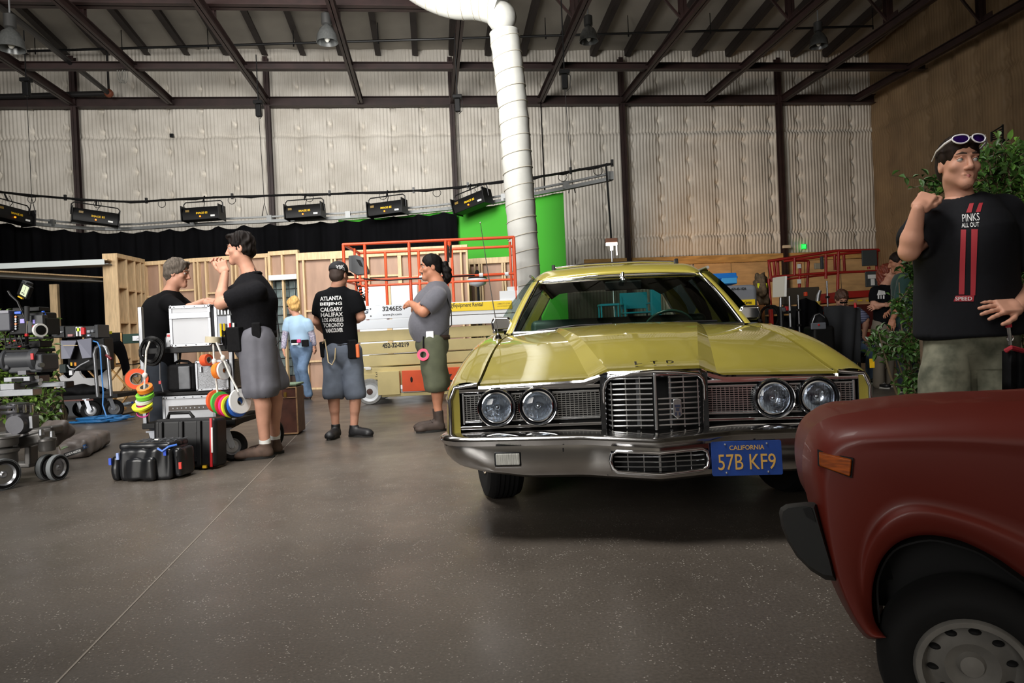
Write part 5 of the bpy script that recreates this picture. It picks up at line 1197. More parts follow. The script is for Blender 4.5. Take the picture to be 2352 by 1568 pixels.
# ---------------------------------------------------------------- 5 man with ponytail, arms crossed
E_=Person('person','bearded man with black ponytail and grey T-shirt, arms crossed beside the wagon',7.35,dict(
 head=(990,614),neck=(1003,650),C=(996,700),P=(993,778),shL=(1006,679,-0.17),shR=(986,676,0.18),elL=(972,716,-0.24),elR=(955,712,0.2),wrL=(945,697,-0.02),wrR=(962,704,-0.2),
 knL=(1000,884,-0.08),knR=(1006,880,0.1),anL=(1008,955,-0.06),anR=(1004,950,0.12)),1.04,SKIN2,face=(-1,-0.22,-0.1),fw=(-1,-0.1,0),hs=1.06)
E_.torso((0.16,0.165,0.13),0.8,0.17); E_.arm('L',(0.06,0.052,0.048,0.032)); E_.arm('R',(0.058,0.048,0.045,0.032)); E_.leg('L'); E_.leg('R'); E_.head(0.005,neck=0.066,jaw=1.12)
E_.hand('L',(-0.6,0.75,0.1),(-0.4,-0.4,0.7),0.5,0.5); E_.hand('R',(0.5,-0.3,0.25),(-0.6,-0.7,0.2),0.6,0.5); E_.body(); E_.eyes(brow=(24,20,18))
BKH=mat('jet_hair',(17,14,13),0.6,spec=0.12,var=0.5,scale=50)
E_.hair(BKH,lambda b,s:s.cap_hair(b,0.007,-0.04),amp=0.002,freq=(50,50,50))
b=Blob(0.007,0.02); b.chain([E_.H(0,-0.1,0.02),E_.H(0,-0.135,-0.0),E_.H(0,-0.15,-0.05),E_.H(0,-0.145,-0.12),E_.H(0,-0.13,-0.17)],[0.026,0.036,0.045,0.042,0.02]); V,Q=b.mesh(); soft('ponytail',[(wrinkle(V,Q,0.009,(60,60,40),5),Q)],BKH,E_.t)
b=Blob(0.004,0.01); b.ell(E_.H(0,0.086,-0.1),[0.024,0.018,0.026],E_.HR()); b.chain([E_.H(-0.024,0.09,-0.055),E_.H(0,0.098,-0.05),E_.H(0.024,0.09,-0.055)],[0.004,0.006,0.004]); soft('goatee',[b.mesh()],mat('grey_beard',(70,64,60),0.8),E_.t)
GT=mat('charcoal_tee',(84,84,92),0.85,var=0.06,scale=40,sheen=0.2)
E_.shirt(GT,(0.178,0.182,0.15),0.92,0.62,0.035,(0.088,0.092),belly=0.205,amp=0.005,freq=(10,10,8),neck=0.07)
E_.pants(mat('olive_cotton',(76,80,62),0.85,var=0.15,scale=9),0.98,(0.125,0.125),wr=0.168,q=0.95,amp=0.008,freq=(14,14,10))
belt(E_,0.01,mat('brown_belt',(52,34,26),0.6),0.176,1.0)
bag_on(E_,E_.J['P']+Vector((0.0,-0.2,0.03)),(0.08,0.035,0.1),mat('white_pack',(226,228,232),0.5),name='radio_pack',bevel=0.01)
mb=MB(); q=E_.J['P']+Vector((-0.075,-0.21,-0.16)); T=Matrix.Translation(q)@Matrix.Rotation(R_(80),4,'X'); mb.lathe([(0.036,-0.02),(0.062,-0.02),(0.062,0.02),(0.036,0.02)],28,T,closed=True); tp=mb.build('tape_roll',mat('pink_tape',(232,70,104),0.6),E_.t,True,smooth=40)
mb=MB(); mb.lathe([(0.031,-0.018),(0.036,-0.018),(0.036,0.018),(0.031,0.018)],28,T,closed=True); mb.build('tape_core',mat('grey_core',(120,116,112),0.7),tp,True); mb=MB(); mb.tube([q+Vector((0,0,0.03)),q+Vector((0.01,0.0,0.19))],0.008,6); mb.build('tape_strap',NYL,E_.t,True)
mb=MB(); nk=E_.J['neck']; mb.tube([nk+Vector((0.09,-0.1,-0.1)),nk+Vector((0.15,-0.12,-0.3)),nk+Vector((0.15,-0.14,-0.45)),E_.J['P']+Vector((0.1,-0.17,0.03))],0.006,6); mb.build('earpiece_wire',BLACK,E_.t,True)
BB=mat('brown_boot',(54,42,36),0.75,var=0.2,scale=18)
E_.shoe('L',(-0.9,-0.35,0),BB,SOLEK,0.32,0.12,hi=0.04,name='boot'); E_.shoe('R',(-0.95,-0.1,0),BB,SOLEK,0.32,0.12,hi=0.04,name='boot')
# tattoo on the forearm
bv=BVHTree.FromPolygons([v.co.copy()+E_.t.location for v in[o for o in KIDS[E_.t.name]if o.name.startswith('body')][0].data.vertices],[tuple(p.vertices)for p in[o for o in KIDS[E_.t.name]if o.name.startswith('body')][0].data.polygons])
mb=MB()
for i in range(5):
 a=P(968+i*3,694+abs(i-2)*2,7.0); c=[a+Vector((dx*0.012,0,dz*0.02))for dx,dz in((-0.5,-1),(0.5,-1),(0.3,1),(-0.3,1))]; mb.add(project(c,bv,(a-CAMO).normalized(),0.002),[(0,1,2,3)])
mb.build('tattoo',mat('tattoo_ink',(86,72,70),0.6),E_.t,True)
# ---------------------------------------------------------------- 6 man at the right, hand behind his neck
Yr=3.3
F_=Person('person','man in black red-striped T-shirt with sunglasses on his head, hand behind neck',Yr,dict(
 head=(2202,379),neck=(2206,464,0.02),C=(2222,560,0.0),P=(2226,735,0.03),shR=(2152,500,0.03),shL=(2306,492,0.02),elR=(2088,577,-0.05),elL=(2400,640,-0.02),wrR=(2109,480,-0.13),wrL=(2340,703,-0.16),
 knR=(2172,945,0.0),knL=(2282,945,0.0),anR=(2165,1140,0.05),anL=(2290,1140,0.05)),1.02,SKIN,face=(-0.13,-1,-0.04),fw=(-0.3,-0.95,0),hs=0.99,up=(0.03,0,1),res=0.007)
F_.J['anR'].z=0.09; F_.J['anL'].z=0.09
F_.torso((0.15,0.165,0.13),0.72); F_.arm('R',(0.05,0.043,0.041,0.027)); F_.arm('L',(0.054,0.046,0.046,0.031)); F_.leg('R'); F_.leg('L'); F_.head(0.0032,neck=0.051)
F_.hand('R',(0.62,0.25,0.62),(-0.25,-0.75,0.6),0.75,0.45,1.0,0.003); F_.hand('L',(-0.97,-0.12,-0.02),(-0.05,-0.75,0.65),0.14,0.75,1.06,0.003,spread=0.16); F_.body(); F_.eyes(look=(-0.5,0.85,0.04),iris=mat('pale_iris',(120,150,150),0.2),brow=(62,46,38))
FH=mat('dark_brown_hair',(34,25,20),0.6,spec=0.15,var=0.4,scale=60,stretch=(1,1,0.25))
F_.hair(FH,lambda b,s:(s.cap_hair(b,0.007,-0.03,vol=0.004),b.ell(s.H(-0.005,0.066,0.094),[0.062,0.035,0.025],s.HR(),0.02)),0.0045,amp=0.003,freq=(90,90,30))
b=Blob(0.0035,0.012); h=F_.hs
for sx in(-1,1):b.cap(F_.H(sx*0.047,0.02,-0.062),F_.H(0,0.0725,-0.0985),0.0228*h,0.0212*h,0.03)
b.ell(F_.H(0,0.0785,-0.0965),[0.0218*h,0.0168*h,0.0188*h],F_.HR()); b.cap(F_.H(-0.022,0.0835,-0.053),F_.H(0.022,0.0835,-0.053),0.0055,0.0055); soft('stubble',[b.mesh()],mat('stubble_skin',(172,124,102),0.6,var=0.12,scale=120),F_.t)
# sunglasses pushed up
SG=thing('sunglasses','white framed sunglasses with purple lenses pushed up on the hair','sunglasses',F_.H(0,0.07,0.12))
WF=mat('white_frame',(236,236,240),0.25,coat=0.5); PLN=mat('purple_lens',(64,24,120),0.06,0.6,col2=(24,16,70),scale=20)
def sgp(x,z):
 yy=0.107-3.4*x*x; return F_.H(x,yy-0.006*z/0.02,0.098+z+0.0*x)
for sx in(-1,1):
 ring=[(0.006,0.002),(0.012,0.018),(0.035,0.024),(0.062,0.02),(0.071,0.006),(0.062,-0.01),(0.04,-0.018),(0.018,-0.012)]
 rp=[sgp(sx*x,z)for x,z in ring]; rp=interp(rp+rp[:1],4)[:-1]; mb=MB(); mb.tube(rp,0.0036,6,closed=True); fr=mb.build('frame',WF,SG,True,smooth=60)
 mb=MB(); c=sum(rp,Vector())/len(rp)+F_.hf*0.002; mb.add(rp+[c],[(i,(i+1)%len(rp),len(rp))for i in range(len(rp))]); mb.build('lens',PLN,fr,True,smooth=80)
 mb=MB(); mb.tube([sgp(sx*0.071,0.008),F_.H(sx*0.092,0.06,0.09),F_.H(sx*0.096,-0.01,0.07),F_.H(sx*0.09,-0.07,0.035)],[0.005,0.005,0.004,0.003],6); mb.build('temple',WF,SG,True,smooth=60)
mb=MB(); mb.tube([sgp(-0.008,0.006),sgp(0,0.010),sgp(0.008,0.006)],0.0036,6); mb.build('bridge',WF,SG,True)
TEE=mat('black_cotton_tee',(18,19,24),0.85,var=0.1,scale=60,spec=0.25)
T6=F_.shirt(TEE,(0.21,0.192,0.155),0.8,0.62,0.06,(0.08,0.088),amp=0.016,freq=(8,8,4),neck=0.072,res=0.007,flare=1.03)
b=Blob(0.005,0.008); N=F_.J['neck']
for i in range(16):
 f=lambda a:N+F_.fw*(0.062*math.cos(a)+0.012)+F_.lat*(0.074*math.sin(a))+Vector((0,0,0.004-0.028*math.cos(a)))
 b.cap(f(2*math.pi*i/16),f(2*math.pi*(i+1)/16),0.009,0.009)
soft('collar',[b.mesh()],TEE,F_.t)
bv=bvh_of(T6); RED=mat('red_print',(166,36,48),0.7)
def patch(poly,nx,ny,m,name,bv,Y,parent,lift=0.003):
 """quad patch (pixels: bl, br, tr, tl) laid on the cloth"""
 rows=[]
 for j in range(ny+1):
  row=[]
  for i in range(nx+1):
   u,v=i/nx,j/ny; x=lerp(lerp(poly[0][0],poly[1][0],u),lerp(poly[3][0],poly[2][0],u),v); y=lerp(lerp(poly[0][1],poly[1][1],u),lerp(poly[3][1],poly[2][1],u),v)
   q=P(x,y,Y); row.append(project([q],bv,(q-CAMO).normalized(),lift)[0])
  rows.append(row)
 mb=MB(); mb.grid(rows); return mb.build(name,m,parent,True,smooth=80)
for pq in([(2219,488),(2231,488),(2237,466),(2227,467)],[(2241,487),(2252,486),(2258,465),(2249,466)],[(2202,676),(2215,676),(2219,527),(2207,527)],[(2229,678),(2240,678),(2246,526),(2231,526)]):
 patch(pq,3,14,RED,'print_stripe',bv,3.05,T6)
print_on([('PINKS',(2210,510),(2251,506),18)],bv,3.05,PRW,T6,0.0); print_on([('ALL OUT',(2208,523),(2250,520),11)],bv,3.05,PRW,T6,0.01)
patch([(2190,692),(2236,692),(2238,678),(2195,679)],8,3,RED,'print_tag',bv,3.05,T6,0.0022); print_on([('SPEED',(2193,690),(2234,690),9)],bv,3.0,PRW,T6,0.01)
CAMOM=mat('camouflage_cloth',(70,72,58),0.85,col2=(114,113,96),scale=13,detail=3)
F_.pants(CAMOM,None,(0.106,0.108,0.1),to=0.95,wr=0.168,q=0.8,amp=0.008,freq=(14,14,9),name='cargo_trousers',res=0.008)
bvp=bvh_of([o for o in KIDS[F_.t.name]if o.name.startswith('cargo')][0])
patch([(2228,850),(2318,846),(2322,812),(2225,815)],6,4,CAMOM,'pocket_flap',bvp,3.0,F_.t,0.014); patch([(2232,905),(2318,905),(2318,846),(2230,850)],6,5,CAMOM,'cargo_pocket',bvp,3.0,F_.t,0.01)
F_.shoe('R',(-0.1,-1,0),BS,SOLEK); F_.shoe('L',(0.1,-1,0),BS,SOLEK)
lan=thing('lanyard','red and black lanyard clipped at the hip of the man in red-striped T-shirt','lanyard',P(2318,800,3.12))
mb=MB(); mb.tube([P(2316,750,3.1),P(2318,766,3.1),P(2320,792,3.1)],0.008,6); mb.tube([P(2320,776+8*math.sin(a),3.1)+Vector((0.014*math.cos(a),0,0))for a in[k*0.785 for k in range(8)]],0.003,5,closed=True); mb.build('clip',CHROME,lan,True)
mb=MB(); mb.beam(P(2316,744,3.1),P(2317,752,3.1),0.018,0.018); mb.build('strap_end',mat('red_webbing',(150,26,40),0.7),lan,True); mb=MB(); mb.tube([P(2310,806,3.1),P(2322,798,3.08),P(2352,806,3.1),P(2380,815,3.1)],0.011,6); mb.build('red_strap',mat('red_webbing',(150,26,40),0.7),lan,True)
mb=MB(); mb.grid([[P(x,y,3.12+0.02*math.sin(x*0.4))for x in(2313,2322,2331,2340,2349)]for y in(806,840,870,896)]); mb.build('black_pouch',NYL,lan,True,smooth=60,solid=0.04)
# ---------------------------------------------------------------- 7 and 8 couple talking behind the shrubs
G7=Person('person','man in dark green shirt and jeans seen from the side behind the shrub',9.3,dict(
 head=(2062,603),neck=(2072,630),C=(2082,668),P=(2080,740),shL=(2080,650,-0.17),shR=(2086,648,0.17),elL=(2066,700,-0.2),elR=(2070,700,0.2),wrL=(2050,733,-0.16),wrR=(2045,715,0.1),
 knL=(2074,815,-0.08),knR=(2088,815,0.14),anL=(2080,884,-0.06),anR=(2096,880,0.2)),1.03,SKIN2,face=(-0.9,0.25,-0.2),fw=(-1,0.2,0),hs=1.05,res=0.01)
G7.torso((0.16,0.165,0.13),0.85); G7.arm('L'); G7.arm('R'); G7.leg('L'); G7.leg('R'); G7.head(0.006,neck=0.064)
G7.hand('L',(-0.4,-0.2,-0.9),(-0.6,-0.7,0.2),0.5,0.4,res=0.005); G7.hand('R',(-0.8,-0.5,-0.2),(-0.3,0.3,0.9),0.5,0.4,res=0.005); G7.body()
G7.hair(FH,lambda b,s:s.cap_hair(b,0.008,-0.045),0.008,amp=0.002)
G7.shirt(mat('dark_green_cloth',(30,64,60),0.85,var=0.1,scale=10,sheen=0.2),(0.178,0.188,0.15),0.95,0.72,0.07,(0.088,0.088),amp=0.008,res=0.01)
G7.pants(mat('navy_denim',(30,36,50),0.85,var=0.2,scale=8),None,(0.115,0.092,0.085),to=0.97,wr=0.165,q=0.9,name='jeans',res=0.01)
G7.shoe('L',(-0.8,-0.6,0),BS,SOLEW); G7.shoe('R',(-0.9,-0.3,0),BS,SOLEW)
H8=Person('person','red-haired woman in black T-shirt with arms crossed facing the green-shirt man',9.85,dict(
 head=(2040,627),neck=(2034,655),C=(2030,688),P=(2030,752),shL=(2012,668,-0.05),shR=(2046,668,0.15),elL=(2006,702,-0.1),elR=(2042,702,0.2),wrL=(2032,700,-0.2),wrR=(2018,705,-0.14),
 knL=(2020,822,-0.05),knR=(2040,822,0.1),anL=(2018,884,0.0),anR=(2038,882,0.15)),0.96,SKIN,face=(0.55,-0.75,0.25),fw=(0.5,-0.85,0),hs=1.0,res=0.01)
H8.torso((0.15,0.15,0.12),0.8); H8.arm('L'); H8.arm('R'); H8.leg('L'); H8.leg('R'); H8.head(0.006)
H8.hand('L',(0.9,-0.2,0),(0,-0.8,0.5),0.5,0.4,res=0.005); H8.hand('R',(-0.9,-0.2,0),(0,-0.8,0.5),0.5,0.4,res=0.005); H8.body(); H8.eyes(brow=(110,60,40))
H8.hair(mat('red_hair',(120,52,34),0.55,var=0.3,scale=40),lambda b,s:(s.cap_hair(b,0.014,-0.12),b.chain([s.H(0,-0.08,0.02),s.H(0,-0.1,-0.1),s.H(0,-0.08,-0.22)],[0.08,0.075,0.05])),0.008,amp=0.005)
T8=H8.shirt(mat('black_tee',(17,18,21)),(0.165,0.165,0.135),0.85,0.6,0.04,(0.078,0.08),amp=0.006,res=0.01)
bv=bvh_of(T8); patch([(2014,678),(2034,676),(2032,668),(2018,666)],4,3,PRW,'chest_print',bv,9.4,T8,0.005)
for x in(2016,2022,2028):patch([(x,686),(x+3.5,686),(x+3.5,678),(x,678)],2,2,PRW,'chest_print',bv,9.4,T8,0.005)
H8.pants(mat('faded_denim',(120,112,100),0.85),None,(0.115,0.085,0.08),to=0.97,wr=0.16,q=0.9,name='trousers',res=0.01)
H8.shoe('L',(0.3,-1,0),BS,SOLEW); H8.shoe('R',(0.4,-1,0),BS,SOLEW)
# ---------------------------------------------------------------- 9 seated man, striped shirt
I9=Person('person','seated man in blue striped shirt bent over behind the black draped table',10.6,dict(
 head=(1933,688),neck=(1940,708,0.06),C=(1948,738,0.14),P=(1960,795,0.25),shR=(1922,720,0.08),shL=(1968,718,0.1),elR=(1915,755,-0.02),elL=(1990,735,0.0),wrR=(1925,740,-0.2),wrL=(1985,775,-0.12),
 knR=(1955,805,-0.2),knL=(2004,800,-0.1),anR=(1955,868,-0.1),anL=(2002,866,-0.05)),0.98,SKIN,face=(-0.15,-0.85,-0.5),fw=(-0.1,-1,0),hs=1.05,res=0.01)
I9.torso(); I9.arm('L'); I9.arm('R'); I9.leg('L'); I9.leg('R'); I9.head(0.006)
I9.hand('L',(0.2,-0.6,-0.7),(0.5,-0.5,0.6),0.4,0.4,res=0.005); I9.hand('R',(0.6,-0.7,0),(0,0,1),0.4,0.4,res=0.005); I9.body(); I9.eyes(brow=(70,50,40))
I9.hair(mat('auburn_hair',(84,56,44),0.6,var=0.3,scale=40),lambda b,s:s.cap_hair(b,0.013,-0.045,vol=0.005),0.008,amp=0.005)
def stripes():
 m=bpy.data.materials.new('striped_cloth'); m.use_nodes=True; nt=m.node_tree; b=nt.nodes['Principled BSDF']; tc=nt.nodes.new('ShaderNodeTexCoord'); w=nt.nodes.new('ShaderNodeTexWave')
 w.bands_direction='Z'; w.inputs['Scale'].default_value=9; w.inputs['Distortion'].default_value=0.4; r=nt.nodes.new('ShaderNodeValToRGB'); r.color_ramp.elements[0].color=rgb((64,70,104)); r.color_ramp.elements[1].color=rgb((140,144,172))
 nt.links.new(tc.outputs['Object'],w.inputs[0]); nt.links.new(w.outputs[0],r.inputs[0]); nt.links.new(r.outputs[0],b.inputs[0]); b.inputs['Roughness'].default_value=0.85; return m
I9.shirt(stripes(),(0.165,0.172,0.145),0.82,0.85,0.0,(0.08,0.076),amp=0.006,res=0.01)
I9.pants(DEN,None,(0.11,0.088,0.08),to=0.95,wr=0.16,q=0.85,name='jeans',res=0.01)
I9.shoe('L',(0.1,-1,0),BS,SOLEW); I9.shoe('R',(-0.1,-1,0),BS,SOLEW)
mb=MB(); mb.tube([I9.H(-0.05,0.092,0.008),I9.H(-0.02,0.104,0.008),I9.H(0.02,0.104,0.008),I9.H(0.05,0.092,0.008)],0.014,6); mb.build('sunglasses_worn',BLACK,I9.t,True)
# ================================================================== timber-framed set flats
def flatwall(name,label,a,b,H,studs,rails,thick=0.09,panel=LAUAN,top=0.09,group='wooden set flats',stud_w=0.042,cuts=()):
 """frame flat from floor point a to b (x = left to right in the picture), viewer's side shows the studs; studs = fractions, rails = (f0, f1, z)"""
 a=Vector((a[0],a[1],0)); b=Vector((b[0],b[1],0)); d=b-a; L=d.length; t=thing(name,label,'set wall',a,math.atan2(d.y,d.x),group)
 for f in studs:
  mb=MB(); mb.box((f*L,0,H/2),(stud_w,thick,H-0.08)); mb.build('stud',PINE,t,bevel=0.004)
 for z in(0.02,H-0.02-(top-0.04)/2):
  mb=MB(); mb.box((L/2,-0.003,z),(L+0.04,thick+0.006,0.04 if z<1 else top)); mb.build('plate',PINE,t,bevel=0.004)
 for f0,f1,z in rails:
  mb=MB(); mb.box(((f0+f1)/2*L,0.004,z),((f1-f0)*L-stud_w,thick-0.01,0.04)); mb.build('rail',PINE,t,bevel=0.004)
 cs=sorted(set([0.0]+[f for f in studs if 0.02<f<0.98]+[1.0]))
 for i in range(len(cs)-1):
  if any(c0<=(cs[i]+cs[i+1])/2<=c1 for c0,c1 in cuts):continue
  mb=MB(); mb.box(((cs[i]+cs[i+1])/2*L,thick/2+0.006,H/2),((cs[i+1]-cs[i])*L-0.006,0.012,H-0.01)); mb.build('plywood_panel',panel,t)
 return t
FH_=3.05
def top_at(px,py,z):return PZ(px,py,z)
f1a,f1b=PZ(252,582,FH_),P(316,600,15.75)
flatwall('set_flat','angled timber set flat with deep shelves of studs left of the grey-haired man',f1a,f1b,FH_,[0.0,0.34,0.64,0.86,1.0],[(0,.34,2.35),(.34,.64,2.3),(.64,.86,2.3),(.86,1,2.3),(0,.34,1.6),(.34,.64,1.6),(.64,.86,1.6),(.86,1,1.6),(0,.34,0.85),(.34,.64,0.8),(.64,1,0.8)],0.3)
flatwall('set_flat','pale plywood set flat behind the grey-haired man and the cart',P(322,600,15.85),P(618,590,15.3),3.0,[0,0.04,0.16,0.43,0.46,0.52,0.72,0.75,0.98,1],[(0.04,.16,2.2),(.16,.43,2.3),(.16,.43,1.3),(.52,.72,2.2),(.52,.72,1.2),(.75,.98,2.1),(0.04,.16,1.1)])
hd=flatwall('set_flat','short set flat above the glass-block opening behind the woman',P(620,588,15.2),P(684,586,15.1),3.02,[0,0.45,1],[(0,1,2.45)],cuts=((0,1),))
mb=MB(); L=(P(684,586,15.1)-P(620,588,15.2)).length
for x0,x1 in((0.02,0.44),(0.46,0.98)):
 mb=MB(); mb.box(((x0+x1)/2*L,0.05,2.72),((x1-x0)*L,0.012,0.5)); mb.build('plywood_panel',LAUAN,hd)
mb=MB(); mb.box((L/2,-0.06,2.44),(L,0.1,0.11)); mb.build('white_header',WHITEP,hd,bevel=0.004)
# glass block panel
ga,gb=P(614,640,15.3),P(688,640,15.2); ga.z=gb.z=0
gp=thing('glass_block_panel','grid of grey glass blocks filling the opening behind the woman','panel',ga,math.atan2((gb-ga).y,(gb-ga).x))
GB=mat('glass_block',(96,108,108),0.12,0.0,var=0.35,scale=6,bump=0.3,bscale=18,spec=0.8); Lg=(gb-ga).length; nb=5
me0=None
for i in range(nb):
 for j in range(11):
  c=((i+0.5)*Lg/nb,0.12,0.3+(j+0.5)*0.19)
  if me0 is None:
   mb=MB(); mb.box((0,0,0),(Lg/nb-0.016,0.08,0.174)); o=mb.build('glass_block',GB,gp,bevel=0.012); o.location=c; me0=o
  else:
   o=me0.copy(); COL.objects.link(o); adopt(o,gp); o.location=c
mb=MB(); mb.box((Lg/2,0.13,1.35),(Lg,0.05,2.15)); mb.build('mortar_backing',mat('dark_mortar',(52,54,54),0.8),gp)
mb=MB(); mb.box((Lg/2,0.12,0.15),(Lg,0.1,0.28)); mb.build('dark_base',mat('dark_wood_base',(60,44,36),0.6),gp)
flatwall('set_flat','large plywood set flat with wide top board behind the orange lift',P(683,584,14.9),P(1072,574,14.7),2.92,[0,0.035,0.205,0.225,0.42,0.6,0.61,0.83,0.965,1.0],[(.035,.205,1.68),(.225,.42,1.7),(.225,.42,2.35),(.42,.6,2.35),(.42,.6,1.3),(.61,.83,2.3),(.61,.83,1.25),(.83,.965,1.5),(.035,.205,0.6)],top=0.16)
flatwall('set_flat','small far set flat between green screen and white duct',P(1078,597,15.6),P(1172,595,15.5),2.72,[0,0.13,0.24,0.3,0.8,0.86,1],[(.3,.8,2.35),(0,.13,1.5),(.3,.8,1.2)],top=0.13)
wb=thing('white_board','large white board standing behind the lift basket','board',(P(890,700,13.9).x,13.9,0))
mb=MB(); a,b=P(822,650,13.9),P(958,650,13.9); mb.box(((a.x+b.x)/2-wb.location.x,0,1.05),(b.x-a.x,0.03,2.1)); mb.build('board_sheet',mat('white_foam',(222,226,230),0.6),wb,bevel=0.004)
mb=MB(); mb.box((0.03,-0.03,1.05),(0.1,0.04,2.1)); mb.build('batten',PINE,wb,bevel=0.004)
# long white-faced soffit beams at the left
def soffit(a,b,label,h=0.16,w=0.35):
 t=thing('soffit_beam',label,'beam',a.lerp(b,0.5),group='white soffit beams of the set')
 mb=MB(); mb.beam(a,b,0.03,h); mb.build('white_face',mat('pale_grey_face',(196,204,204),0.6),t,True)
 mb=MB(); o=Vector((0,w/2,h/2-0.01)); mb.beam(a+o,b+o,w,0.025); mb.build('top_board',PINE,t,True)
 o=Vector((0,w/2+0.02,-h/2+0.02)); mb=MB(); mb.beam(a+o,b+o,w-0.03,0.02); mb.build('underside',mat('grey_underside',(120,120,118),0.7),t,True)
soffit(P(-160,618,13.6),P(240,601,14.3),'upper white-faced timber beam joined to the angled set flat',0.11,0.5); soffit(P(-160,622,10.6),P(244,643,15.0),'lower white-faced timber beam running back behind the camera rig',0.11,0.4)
pq=P(103,640,15.2); post=MB(); post.box((pq.x,pq.y+0.3,(pq.z-0.1)/2),(0.17,0.09,pq.z-0.1)); tag(post.build('timber_post',PINE,bevel=0.004),'pale timber post under the lower soffit beam before black drape','post')
# ================================================================== floor lamp behind the lift
q=P(1097,655,14.0); fl_=thing('floor_lamp','tall floor lamp with dark cap and white bowl shade behind the lift','lamp',(q.x,q.y,0))
mb=MB(); mb.lathe([(0.0,q.z-0.12),(0.16,q.z-0.07),(0.2,q.z+0.02),(0.2,q.z+0.05)],24,Matrix.Translation((0,0,0.08))); mb.build('bowl_shade',mat('opal_glass',(216,224,232),0.3),fl_,smooth=50)
mb=MB(); mb.lathe([(0.2,q.z+0.05),(0.17,q.z+0.1),(0.06,q.z+0.15),(0.03,q.z+0.22),(0.0,q.z+0.23)],24,Matrix.Translation((0,0,0.08))); mb.build('shade_cap',DARKM,fl_,smooth=50)
mb=MB(); mb.cyl((0,0,0.03),(0,0,q.z),0.018,8); mb.cyl((0.07,0,0.03),(0.02,0,q.z),0.012,8); mb.build('pole',DARKM,fl_); mb=MB(); mb.lathe([(0.0,0.0),(0.17,0.0),(0.16,0.03),(0.0,0.04)],24); mb.build('base',DARKM,fl_)
# ================================================================== orange and cream scissor lift
ORG=mat('orange_paint',(222,84,40),0.4,var=0.06,scale=6); CRM=mat('cream_paint',(196,180,126),0.5,var=0.08,scale=3); SLV=mat('silver_band',(168,172,178),0.4,0.4); WBD=mat('white_band',(224,228,232),0.45)
LY=10.75
lift=thing('scissor_lift','orange and cream scissor lift with lowered platform behind the ponytailed man','lift',(P(985,800,LY).x,LY+0.58,0))
def LP(px,py,dy=0.0):return P(px,py,LY+dy)
def rail(pts,r=0.024,name='guard_rail',m=None):
 mb=MB(); mb.tube(pts,r,8); return mb.build(name,m or ORG,lift,True,smooth=60)
zt=2.48; zm=1.92; x0,x1=LP(790,600).x,LP(1182,600).x; yf,yb=LY,LY+1.1
for y in(yf,yb):
 rail([(x0,y,zt),(x1,y,zt)]); rail([(x0,y,zm),(x1,y,zm)],0.02);
 for f in(0.0,0.125,0.385,0.6,1.0):
  if y==yb and f in(0.125,):f=0.17
  rail([(lerp(x0,x1,f),y,1.3),(lerp(x0,x1,f),y,zt)],0.024,'guard_post')
for x in(x0,x1):
 rail([(x,yf,zt),(x,yb,zt)]); rail([(x,yf,zm),(x,yb,zm)],0.02)
 rail([(x+(0.06 if x==x1 else-0.06)*-1,yf+0.5,1.3),(x+(-0.06 if x==x1 else 0.06),yf+0.5,zt)],0.02,'guard_post')
for f in(0.45,0.8,0.95):
 mb=MB(); q=Vector((lerp(x0,x1,f),yf,zm)); mb.cyl(q-Vector((0.03,0,0)),q+Vector((0.03,0,0)),0.032,10); mb.build('rail_clamp',WBD,lift,True)
q=LP(1033,570); mb=MB(); mb.tube([q+Vector((0,-0.03,0.1)),q+Vector((0,-0.03,0.02))],0.03,8); mb.build('rail_clamp',ORG,lift,True); mb=MB(); mb.tube([q+Vector((-0.02,-0.04,0.04)),q+Vector((-0.03,-0.05,-0.22))],0.018,6); mb.tube([q+Vector((0.02,-0.04,0.04)),q+Vector((0.01,-0.05,-0.15))],0.018,6); mb.build('clamp_handle',BLACK,lift,True)
mb=MB(); mb.box(((x0+x1)/2,LY+0.55,1.37),(x1-x0+0.06,1.15,0.05)); mb.build('platform_deck',SLV,lift,True,bevel=0.005)
def band(xa,xb,za,zb,m,name,dy=-0.03,th=0.03):
 mb=MB(); mb.box(((xa+xb)/2,LY+dy,(za+zb)/2),(xb-xa,th,zb-za)); return mb.build(name,m,lift,True,bevel=0.004)
xa,xb=LP(815,700).x,LP(955,700).x; xe=LP(1196,700).x
band(x0-0.02,xb,1.31,1.52,SLV,'toe_board'); band(x0-0.02,xb,1.16,1.30,SLV,'silver_skirt'); band(xb+0.004,xe,1.32,1.52,WBD,'toe_board'); band(xb+0.004,xe,1.17,1.31,WBD,'white_skirt')
yl=band(LP(1028,700).x,LP(1176,700).x,1.375,1.505,mat('rental_yellow',(238,204,30),0.5),'yellow_sign',-0.055,0.012)
INK=mat('black_print',(24,24,26),0.6); X1=Vector((1,0,0)); Z1=Vector((0,0,1)); ys=LY-0.0625
text('Equipment Rental',0.45,(LP(1042,700).x,ys,1.42),X1,Z1,INK,yl,height=0.08,bold=0.015); text('TZ',0.075,(LP(1030,700).x,ys,1.425),X1,Z1,INK,yl,height=0.06,bold=0.03)
text('1-888-777-2700',0.2,(LP(1142,700).x,ys,1.452),X1,Z1,mat('grey_print',(110,96,40),0.6),yl,height=0.022); text('www.hertzequip.com',0.2,(LP(1142,700).x,ys,1.415),X1,Z1,mat('grey_print',(110,96,40)),yl,height=0.022)
text('3246ES',0.30,(LP(879,700).x,LY-0.047,1.425),X1,Z1,INK,lift,height=0.075,bold=0.03); text('www.jlg.com',0.29,(LP(879,700).x,LY-0.047,1.345),X1,Z1,INK,lift,height=0.045,bold=0.02)
text('JLG',0.2,(LP(818,700).x,LY-0.047,1.38),X1,Z1,mat('blue_grey_print',(60,68,84),0.6),lift,height=0.09,bold=0.04,shear=0.2)
